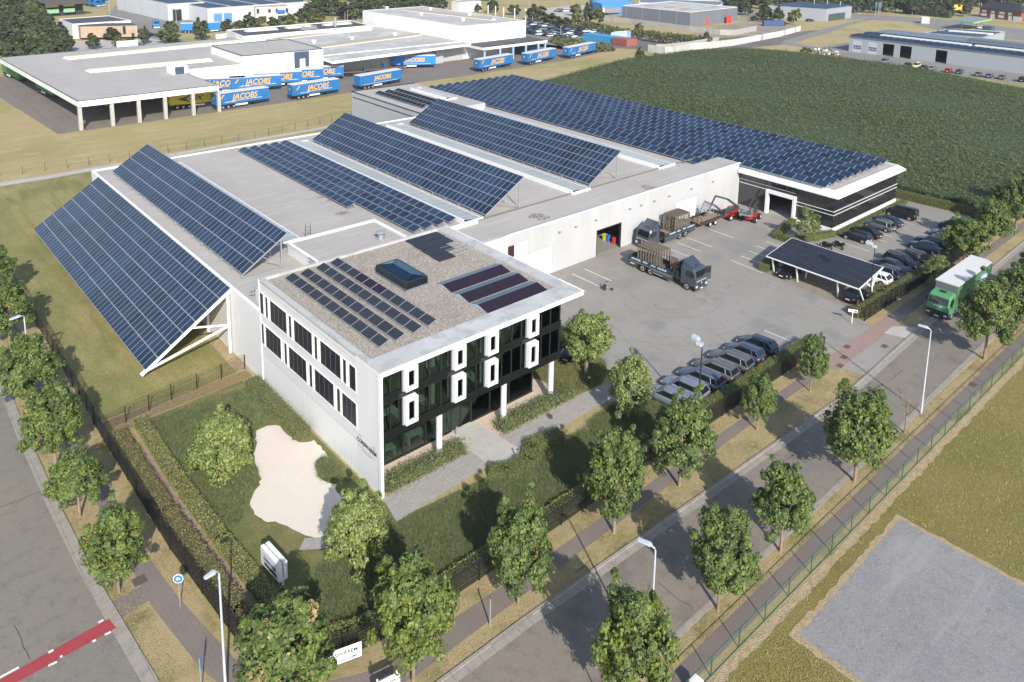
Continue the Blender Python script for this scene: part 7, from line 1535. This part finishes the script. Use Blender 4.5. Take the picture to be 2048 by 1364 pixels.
for x in np.arange(1450, 2060, 17):
    yb = 16+(x-1450)*.030; 
    if x > 1940: yb = 14
    tr_.append((x, yb+g.uniform(-2, 3), g.uniform(26, 34), g.uniform(24, 32), 'wood', 1 if x > 1680 else int(g.integers(0, 4))))
    tr_.append((x+8, yb-12+g.uniform(-2, 3), g.uniform(24, 30), g.uniform(24, 32), 'wood', 1 if x > 1680 else 3))
woods(tr_, 'dark tree in the wood along the top right beyond the main road', 'trees of the top right wood')
for lab, px, py, hpx, w_, kind, v in (('dark tree in front of the timber office left of its doorway', 186, 98, 29, 28, 'wood', 0), ('tree in front of the timber office wall', 224, 80, 23, 34, 'wood', 0), ('light bush like tree beside the tree at the timber wall', 236, 93, 22, 27, 'lime', 0), ('pale shrub right of the lime bush at the timber office', 259, 86, 12, 22, 'lime', 1), ('tree at the right corner of the timber office', 288, 88, 32, 24, 'wood', 1), ('broad olive tree between timber office and blue trailers', 336, 86, 30, 50, 'lime', 2), ('tree rising behind the broad olive tree', 342, 66, 26, 28, 'wood', 2), ('dark round tree in front of the blue trailers', 403, 80, 40, 33, 'wood', 1),
                                     ('tree left in the group before the truck workshop', 455, 62, 22, 28, 'wood', 0), ('second tree in the group before the truck workshop', 478, 60, 20, 26, 'wood', 2), ('tallest tree in the group before the truck workshop', 498, 58, 30, 26, 'wood', 1), ('olive tree before the cream office', 520, 55, 22, 30, 'lime', 1), ('shrub below the cream office windows', 546, 53, 18, 26, 'wood', 0), ('broad shrub right of the cream office', 575, 50, 22, 36, 'lime', 0), ('dark cone shaped conifer beside the cream office', 603, 46, 20, 14, 'wood', 1), ('olive bushy tree right of the conifer', 632, 48, 24, 40, 'lime', 2),
                                     ('dark copper leaved tree behind the black roofed hall', 690, 40, 30, 32, 'copper', 0), ('yellow green tree beside the copper tree', 707, 40, 20, 22, 'lime', 1), ('large tree against the left side of the tall white hall', 716, 38, 36, 38, 'wood', 0), ('small round tree beside the flagless poles', 956, 24, 16, 14, 'wood', 0), ('dark tree among the poles behind the tall hall', 986, 26, 26, 26, 'wood', 1), ('bushy tree right of the poles', 1028, 30, 22, 30, 'wood', 2),
                                     ('broad tree above the packed car park, left', 1075, 42, 30, 46, 'wood', 1), ('round bush above the packed car park', 1105, 50, 22, 40, 'wood', 0), ('bush right of the round bush above the car park', 1130, 54, 18, 34, 'wood', 0), ('bright leafy tree standing at the top of the car park', 1155, 54, 44, 28, 'lime', 0), ('left tall dark tree beside the white cab lorry', 1150, 32, 22, 26, 'wood', 1), ('middle tall tree beside the white cab lorry', 1176, 48, 40, 26, 'wood', 3), ('right tall tree beside the white cab lorry', 1197, 50, 38, 24, 'wood', 2),
                                     ('light green tree above the white shelter', 1276, 72, 26, 26, 'lime', 0), ('olive tree right of the light green tree by the scrap yard', 1300, 76, 16, 32, 'lime', 1), ('small dark bush at the concrete wall', 1413, 76, 12, 12, 'wood', 1), ('lone dark bush at the left corner of the maize', 1280, 124, 27, 24, 'wood', 0), ('small olive bush at the edge of the maize near the lone bush', 1312, 114, 8, 14, 'lime', 1),
                                     ('left of the trees in front of the grey showroom', 1556, 44, 30, 22, 'wood', 0), ('golden green tree in front of the grey showroom', 1588, 50, 34, 32, 'lime', 1), ('dark tree left of the grey showroom', 1528, 40, 28, 34, 'wood', 0), ('round dark shrub by the sandy yard, left', 1509, 42, 10, 18, 'wood', 1), ('round dark shrub by the sandy yard, middle', 1528, 44, 11, 16, 'wood', 3), ('round dark shrub by the sandy yard, right', 1542, 45, 9, 14, 'wood', 1), ('dark bush behind the blue container', 1566, 52, 10, 14, 'wood', 3),
                                     ('tree behind the slate grey hall, left', 1455, 24, 26, 40, 'wood', 0), ('tree behind the slate grey hall, right', 1490, 30, 28, 34, 'wood', 1), ('creeper covered shrub at the corner of the depot yard', 1612, 110, 16, 26, 'lime', 2)):
    b_ = P(px, py); h = hgt(px, py, py-hpx); R = w_/2/CF*depth(b_+np.array([0, 0, h*.6])); tree(lab, b_, h, R, kind=kind, v=v, clear=h*.06)
def bank(label, poly, n, size, mats, mix, h):
    return scatter('shrub_bank', label, 'shrubs', [poly], n, size, mats, mix, h, 1.2)
bank('mounded green shrubs between the depot yard and the blue containers', pp((1095, 84), (1120, 76), (1170, 86), (1225, 96), (1230, 103), (1180, 106), (1140, 98)), 7, .8, [m_leaf[8], m_leaf[5]], (.5, .5), (.1, 1.1))
bank('tangled shrubs below the long concrete wall', pp((1120, 56), (1190, 52), (1250, 64), (1330, 72), (1420, 80), (1425, 86), (1340, 86), (1250, 74), (1170, 62)), 4, .9, [m_leaf[5], m_leaf[6], m_leaf[8]], (.5, .3, .2), (.1, 1.8))
bank('heaps of scrap metal along the scrap yard bank', pp((1258, 73), (1300, 78), (1370, 88), (1375, 92), (1310, 86), (1262, 78)), 5, .8, [M('scrap_dark', (.07, .065, .065), .7, isl=.5), M('scrap_rust', (.20, .12, .08), .8, isl=.4), m_galv], (.6, .3, .1), (.1, 1.0))
bank('pallets and iron clutter at the corner of the depot yard', pp((1628, 104), (1660, 100), (1682, 114), (1640, 114)), 3, .9, [m_galv, M('scrap_rust', (.2, .12, .08), .8), m_whitep], (.4, .4, .2), (.1, 1.2))
# ------------------------------------------------------------------ fences
m_fb = M('fence_black', (.012, .012, .014), .5); m_fg = M('fence_green', (.03, .11, .075), .5)
def alpha_mat(name, col, a):
    m = bpy.data.materials.new(name); m.use_nodes = True; N = m.node_tree.nodes; L = m.node_tree.links; t_ = N.new('ShaderNodeBsdfTransparent'); x = N.new('ShaderNodeMixShader'); x.inputs[0].default_value = a
    N['Principled BSDF'].inputs['Base Color'].default_value = (*col, 1); L.new(t_.outputs[0], x.inputs[1]); L.new(N['Principled BSDF'].outputs[0], x.inputs[2]); L.new(x.outputs[0], N['Material Output'].inputs[0]); return m
m_mesh = alpha_mat('wire_mesh_green', (.10, .18, .13), .14); m_meshb = alpha_mat('wire_mesh_black', (.02, .02, .022), .5)
def fence(label, pts, h, step, mat, rails, post=.06, mesh=None, rail=.022, group=None, name='fence', two=False):
    t = thing(name, label, 'fence', (0, 0, 0), 0, group); pm = MB(); pm.box(-post/2, -post/2, 0, post/2, post/2, h)
    if two: pm.beam((0, 0, 0), (.0, .0, h*1.02), post)
    pm = pm.mesh('post', mat); b = MB(); mm = MB(); L = [np.array([*p, 0.]) for p in pts]; np_ = 0
    for i in range(len(L)-1):
        a, c = L[i], L[i+1]; d = c-a; ln = np.linalg.norm(d); n = max(1, round(ln/step))
        for k in range(n+(i == len(L)-2)):
            q = a+d*k/n
            if np_ < 98: link('post', pm, t, tuple(q)); np_ += 1
        for z in rails: b.beam(a+np.array([0, 0, z*h]), c+np.array([0, 0, z*h]), rail)
        if mesh: mm.face([a+np.array([0, 0, .05]), c+np.array([0, 0, .05]), c+np.array([0, 0, h-.03]), a+np.array([0, 0, h-.03])])
    b.build('rail', mat, t)
    if mesh: mm.build('wire_mesh', mesh, t)
    return t
R8 = [k/8 for k in range(1, 9)]
FBK = 'dark metal fences round the company plot'
fence('dark railing fence along the front pavement and garden', [(-9.2, -10.8), (-4.5, -11.5), (47.0, -11.4)], 1.65, 2.52, m_fb, R8, .07, m_meshb, .035, FBK)
fence('dark railing fence at the left street corner', [(-13.4, -5.6), (-12.9, -7.6), (-11.5, -9.5), (-9.2, -10.8)], 1.65, 2.5, m_fb, R8, .07, m_meshb, .035, FBK)
fence('dark railing fence along the side road pavement', [(-13.9, 24.2), (-13.9, 5), (-13.4, -5.6)], 1.65, 2.45, m_fb, R8, .07, m_meshb, .035, FBK)
fence('dark mesh fence beside the big lawn', [(-13.4, 104), (-13.5, 60), (-13.8, 24.2)], 1.7, 2.5, m_fb, (.04, 1.0), .07, m_meshb, .03, FBK)
fence('dark railing fence crossing the lawn to the warehouse wall', [(-13.8, 22.2), (-7.6, 23.6), (-.45, 24.3)], 1.6, 2.45, m_fb, R8, .07, None, .022, FBK)
fence('dark sliding gate railing right of the yard entrance', [(56.9, -11.5), (67.5, -11.6)], 1.6, 1.3, m_fb, (.06, .3, 1.0), .09, m_meshb, .05, FBK)
fence('dark fence along the car park hedge by the road', [(67.8, -11.7), (103, -11.6), (106.5, -9)], 1.6, 2.5, m_fb, R8, .07, m_meshb, .035, FBK)
fence('rusty wire fence at the far edge of the long lawn', [(-13.4, 110), (9.5, 107.0), (36.5, 107.2), (62, 112)], 1.5, 3.2, M('rusty_post', (.13, .09, .06), .8), (.5, 1.0), .09, None, .02)
fence('green wire mesh fence along the pavement across the road', [(-14, -26.25), (135, -26.25)], 1.5, 2.95, m_fg, (.03, .99), .06, m_mesh, .035)
fence('thin wire fence along the far edge of the maize', [P(1500, 101)[:2], P(1620, 108)[:2], P(1900, 147)[:2]], 1.6, 4, m_fg, (.5, 1.), .08, None, .03)
# ------------------------------------------------------------------ lamps, signs and small things
m_lamp = M('lamp_paint', (.56, .60, .66), .4, .2)
def street_lamp(label, top, tip, h=8.3, grp='tall single arm street lamps'):
    a = P(*top, h); c = P(*tip, h+.25); d = c-a; d[2] = 0; Ld = np.linalg.norm(d); t = thing('street_lamp', label, 'street lamp', (a[0], a[1], 0), math.atan2(d[1], d[0]), grp)
    MB().tube([(0, 0, 0), (0, 0, 1.2), (0, 0, 1.25), (0, 0, h)], [.10, .095, .08, .055], 12).build('pole', m_lamp, t)
    MB().tube([(0, 0, h), (.04, 0, h+.12), (.25, 0, h+.2), (Ld*.35, 0, h+.24)], .045, 8).build('arm', m_lamp, t)
    b = MB(); b.loft([[(x, -w_, h+z0), (x, w_, h+z0), (x, w_*.9, h+z1), (x, -w_*.9, h+z1)] for x, w_, z0, z1 in ((Ld*.2, .06, .2, .28), (Ld*.35, .13, .18, .34), (Ld, .11, .2, .32), (Ld+.05, .06, .22, .3))], 0, False); b.build('lamp_head', m_lamp, t)
street_lamp('street lamp at the bottom left corner over the hedge', (438, 1146), (410, 1156), 8.3)
bpy.context.view_layer.update()
street_lamp('street lamp at the left picture edge between the trees', (48, 634), (20, 639), 8.0)
street_lamp('street lamp rising from the bright tree across the road', (1311, 1101), (1277, 1079), 8.3)
street_lamp('street lamp in front of the green lorry', (1862, 662), (1837, 650), 8.29)
def flood(label, base, h=7.6):
    t = thing('yard_light', label, 'lamp post', (base[0], base[1], 0), 0, 'twin head yard lights'); MB().tube([(0, 0, 0), (0, 0, h)], [.08, .05], 10).build('pole', m_dark, t)
    for a in (R_(100), R_(195)):
        b = MB(); b.beam((0, 0, h-.1), (.5*math.cos(a), .5*math.sin(a), h+.1), .06); o = b.build('arm', m_dark, t)
        b = MB(); b.loft([[(x, -w_, z0), (x, w_, z0), (x, w_, z1), (x, -w_, z1)] for x, w_, z0, z1 in ((.25, .16, h-.02, h+.12), (.45, .3, h, h+.26), (1.0, .32, h+.05, h+.34), (1.1, .2, h+.12, h+.28))], 0, False); l = b.build('lamp_head', M('flood_head', (.55, .58, .62), .35, .3), t); l.rotation_euler = (0, 0, a)
q = P(1405, 684, 7.5); flood('twin headed yard light among the silver estate cars', q, 7.5)
flood('twin headed yard light at the right end of the carport', (61.2, -10.0), 7.6)
for i, (px, py, ty) in enumerate(((976, 28, 10), (991, 31, 12), (1007, 34, 15), (1029, 37, 16), (1051, 41, 17))):
    q = P(px, py, 0); h = 8; t = thing('white_pole', '%s white pole from the left behind the tall white hall' % NM[i], 'pole', tuple(q), 0, 'white poles behind the tall hall'); MB().tube([(0, 0, 0), (0, 0, hgt(px, py, ty))], .25, 8).build('shaft', m_whitep, t); MB().tube([(0, 0, 0), (0, 0, .4)], .5, 8).build('base', m_conc, t)
for i, (px, py, ty, lab) in enumerate(((1065, 44, 25, 'behind the tall white hall corner'), (1121, 76, 53, 'in the middle of the packed car park'), (1132, 52, 38, 'at the back of the packed car park'), (1209, 64, 48, 'beside the shrubs below the concrete wall'), (1289, 76, 58, 'by the scrap yard trees'), (353, 45, 20, 'in front of the workshop doorway'), (695, 41, 22, 'behind the black roofed hall'), (220, 30, -20, 'on the asphalt behind the timber office'), (1743, 26, -12, 'tallest wooden one at the main road'), (1831, 22, -14, 'wooden one at the hedge by the main road'), (1058, 14, -6, 'at the top edge beyond the tall white hall'))):
    q = P(px, py); H_ = hgt(px, py, ty); t = thing('lamp_post', 'grey lamp post '+lab, 'lamp post', tuple(q), 0, 'distant lamp posts'); MB().tube([(0, 0, 0), (0, 0, H_)], [.16, .10], 8).build('pole', m_galv, t); MB().box(-.2, -.3, H_, .8, .3, H_+.2).build('lamp_head', m_galv, t)
for i, (px, py, ty) in enumerate(((1750, 33.5, 5), (1756, 34, 6), (1750, 31, 4), (1759, 32, 5))):
    q = P(px, py); t = thing('flag_pole', '%s pole in the cluster of slim poles by the main road' % NM[i], 'pole', tuple(q), 0, 'slim poles by the main road'); H_ = hgt(px, py, ty); MB().tube([(0, 0, 0), (0, 0, H_)], .14, 6).build('pole', m_galv, t); MB().box(0, -.6, H_-2.2, .1, .6, H_-.1).build('flag', M('flag_blue', (.12, .22, .35), .7), t)
q = P(1716, 27); t = thing('advert_pillar', 'dark blue advertising pillar beside the grey showroom', 'sign', tuple(q)); MB().box(-1.2, -.5, 0, 1.2, .5, hgt(1716, 27, 14)).build('board', m_navy, t); MB().box(-1.4, -.7, 0, 1.4, .7, .3).build('foot', m_conc, t)
# garden sign
m_sg = M('sign_shell', (.78, .78, .76), .4); a = P(521, 1092, 1.75); c = P(557, 1132, 1.75); d = c-a; Ls = np.linalg.norm(d)
t = thing('company_sign', 'thick white double sided company sign standing on the garden lawn', 'sign', ((a[0]+c[0])/2, (a[1]+c[1])/2, 0), math.atan2(d[1], d[0]))
for s in (0, 1):
    o = MB().box(-Ls/2, .0+.36*s, .45, Ls/2, .26+.36*s, 1.78).build('board', m_sg, t)
MB().box(-Ls/2+.12, -.012, .6, Ls/2-.35, 0, 1.68).build('face', M('sign_face', (.55, .57, .62), .5), t)
MB().box(-Ls*.30, -.02, .62, Ls*.38, -.013, .86).build('band', M('sign_band', (.045, .02, .025), .5), t)
text('CORSWAREM', .30, m_ink, t, (0.02, -.02, 1.05), (PI/2, 0, 0), bold=.02, sx=.9); MB().box(-Ls*.3, -.022, .94, Ls*.3, -.014, .98).box(-Ls*.3, -.022, 1.4, -Ls*.2, -.014, 1.46).box(Ls*.2, -.022, 1.4, Ls*.3, -.014, 1.46).build('sign_line', m_ink2, t)
for x in (-Ls*.38, 0, Ls*.45): MB().box(-.05, .25, 0, .05, .37, .6).build('post', m_whitep, t, (x, 0, 0))
# banner on the front fence
bp = P(723, 1332); bz = hgt(723, 1332, 1279)
t = thing('direction_banner', 'white company banner with blue arrow on the front fence', 'banner', (bp[0]-1.3*math.cos(R_(17))-.03, bp[1]+1.3*math.sin(R_(17))-.1, bz-1.62), -R_(17)); W = 1.3
MB().box(-W, -.02, .62, W, .0, 1.62).build('board', M('banner_white', (.80, .80, .80), .5), t)
text('CORSWAREM', .34, m_ink, t, (.05, -.03, 1.14), (PI/2, 0, 0), bold=.01, sx=.98)
b = MB(); b.box(-W*.85, -.032, .80, W*.62, -.022, .85); b.face([(W*.6, -.033, .74), (W*.85, -.033, .825), (W*.6, -.033, .91)]); b.build('arrow', M('arrow_blue', (.03, .13, .38), .5), t)
b = MB()
for x0 in (-W*.72, W*.62):
    for k in range(8):
        a0, a1 = PI*k/8, PI*(k+1)/8; b.face([(x0+.14*math.cos(a0), -.03, 1.46+.07*math.sin(a0)), (x0+.1*math.cos(a0), -.03, 1.46+.05*math.sin(a0)), (x0+.1*math.cos(a1), -.03, 1.46+.05*math.sin(a1)), (x0+.14*math.cos(a1), -.03, 1.46+.07*math.sin(a1))])
b.build('sign_emblem', m_ink, t)
# street signs
def roundsign(label, px, py, h, r, front, col, yaw, inner=None):
    q = P(px, py, h); t = thing('road_sign', label, 'road sign', (q[0], q[1], 0), yaw); MB().tube([(0, 0, 0), (0, 0, h+.1)], .035, 8).build('pole', m_galv, t)
    b = MB(); b.tube([(.04, 0, h), (.07, 0, h)], r, 20); b.build('plate', m_whitep, t); b = MB(); b.disc((.075, 0, h), r*.88, (1, 0, 0), 20); b.build('face', col, t)
    b = MB(); b.box(.078, -r*.35, h-.08, .082, r*.35, h+.08); b.build('symbol', m_whitep, t)
m_sb = M('sign_blue', (.05, .20, .45), .4)
roundsign('round blue cycle path sign beside the left fence', 357, 1156, 2.1, .32, 1, m_sb, R_(-125))
q = P(399, 1322, 2.3); t = thing('road_sign', 'small blue sign seen edge on at the side road verge', 'road sign', (q[0], q[1], 0), R_(-20)); MB().tube([(0, 0, 0), (0, 0, 2.45)], .035, 8).build('pole', m_galv, t); MB().box(.03, -.3, 1.9, .06, .3, 2.45).build('plate', m_sb, t)
q = P(1211, 1352, 2.3); t = thing('road_sign', 'square white and blue parking sign at the bottom edge', 'road sign', (q[0], q[1], 0), R_(-60)); MB().tube([(0, 0, 0), (0, 0, 2.6)], .035, 8).build('pole', m_galv, t); MB().box(.03, -.35, 1.9, .06, .35, 2.6).build('plate', m_whitep, t); b = MB(); b.disc((.065, 0, 2.2), .24, (1, 0, 0), 18); b.build('face', m_sb, t)
q = P(980, 1252); t = thing('marker_post', 'slim grey pole sign seen edge on between pavement and verge', 'road sign', tuple(q), R_(60)); MB().tube([(0, 0, 0), (0, 0, 1.95)], .05, 8).build('pole', m_galv, t); b = MB(); b.face([(.05, -.02, 1.95), (.5, -.02, 1.75), (.1, -.02, 1.45)]); b.face([(.05, -.03, 1.95), (.1, -.03, 1.45), (.5, -.03, 1.75)]); b.build('plate', M('sign_red', (.5, .04, .05), .4), t)
a = P(757, 1364, 1.9); c = P(791, 1347, 1.9); d = c-a; t = thing('street_name_sign', 'pair of white street name boards between two posts at the bottom edge', 'sign', ((a[0]+c[0])/2, (a[1]+c[1])/2, 0), math.atan2(d[1], d[0])); Ls = np.linalg.norm(d)*1.5
for z0 in (1.62, 1.2):
    MB().box(-Ls/2, -.05, z0, Ls/2, -.02, z0+.32).build('board', m_whitep, t)
text('AMBACHT', .24, m_ink2, t, (-.1, -.055, 1.68), (PI/2, 0, 0), sx=.9); MB().box(Ls*.36, -.06, 1.74, Ls*.46, -.052, 1.84).build('sign_symbol', m_ink, t)
for x in (-Ls*.38, Ls*.38): MB().tube([(0, 0, 0), (0, 0, 2.1)], .05, 8).build('post', m_whitep, t, (x, 0, 0))
q = P(1388, 1362, .9); t = thing('utility_cabinet', 'white utility cabinet behind the green fence at the bottom edge', 'cabinet', (q[0], q[1]-.1, 0)); b = MB(); b.box(-.28, -.3, 0, .28, .2, 1.0); b.build('body', m_whitep, t); b = MB(); b.prism([(-.32, -.34), (.32, -.34), (.32, .24), (-.32, .24)], 1.0, 1.08); b.build('lid', m_whitep, t)
q = P(1706, 621, 1.6); t = thing('entrance_sign', 'small white sign on a stake beside the yard gate', 'sign', (q[0], q[1], 0), R_(-62)); MB().box(-.04, -.03, 0, .04, .03, 1.5).build('post', m_whitep, t); MB().box(-.5, -.07, 1.4, .5, -.04, 1.75).build('board', m_whitep, t); MB().box(-.42, -.08, 1.55, .05, -.072, 1.61).box(.18, -.08, 1.46, .42, -.072, 1.66).build('lettering', M('sign_ink_blue', (.12, .16, .35), .5), t)
q = P(1645, 675, 2.0); t = thing('access_pillar', 'dark access pillar with card reader left of the yard entrance', 'pillar', (q[0], q[1], 0), R_(-60)); MB().box(-.28, -.15, 1.6, .28, .15, 2.1).box(-.02, -.12, 0, .26, .12, 1.6).build('body', m_dark, t); b = MB(); b.disc((0, -.155, 1.85), .09, (0, -1, 0), 12); b.build('reader', m_galv, t)
for i, (x, y) in enumerate(((10.8, -3.7), (8.95, 2.2))): t = thing('bollard', ['slim bollard at the edge of the entrance slabs', 'slim grey bollard beside the entrance door'][i], 'bollard', (x, y, .03)); MB().tube([(0, 0, 0), (0, 0, .9)], .06, 10).build('post', m_galv, t); MB().tube([(0, 0, .9), (0, 0, .95)], .08, 10).build('cap', m_dark, t)
q = P(1178, 769); t = thing('path_light', 'small bollard light at the end of the stone path', 'light', tuple(q)); MB().tube([(0, 0, 0), (0, 0, .7)], .06, 10).build('post', m_dark, t); MB().tube([(0, 0, .7), (0, 0, .78)], .09, 10).build('lamp_head', m_whitep, t)
for (px, py, h, lab) in ((1284, 85, 3, ''),): pass

hz = MB().box(-140, -140, -1, 900, 800, 60); o = hz.build('haze', None); o.data.materials.clear()
mh = bpy.data.materials.new('haze'); mh.use_nodes = True; N = mh.node_tree.nodes; N.remove(N['Principled BSDF']); v = N.new('ShaderNodeVolumePrincipled'); v.inputs['Density'].default_value = .00016; v.inputs['Color'].default_value = (.85, .9, 1, 1); v.inputs['Anisotropy'].default_value = .3
mh.node_tree.links.new(v.outputs[0], N['Material Output'].inputs['Volume']); o.data.materials.append(mh); tag(o, 'thin summer haze over the whole industrial estate', 'haze', kind='stuff')
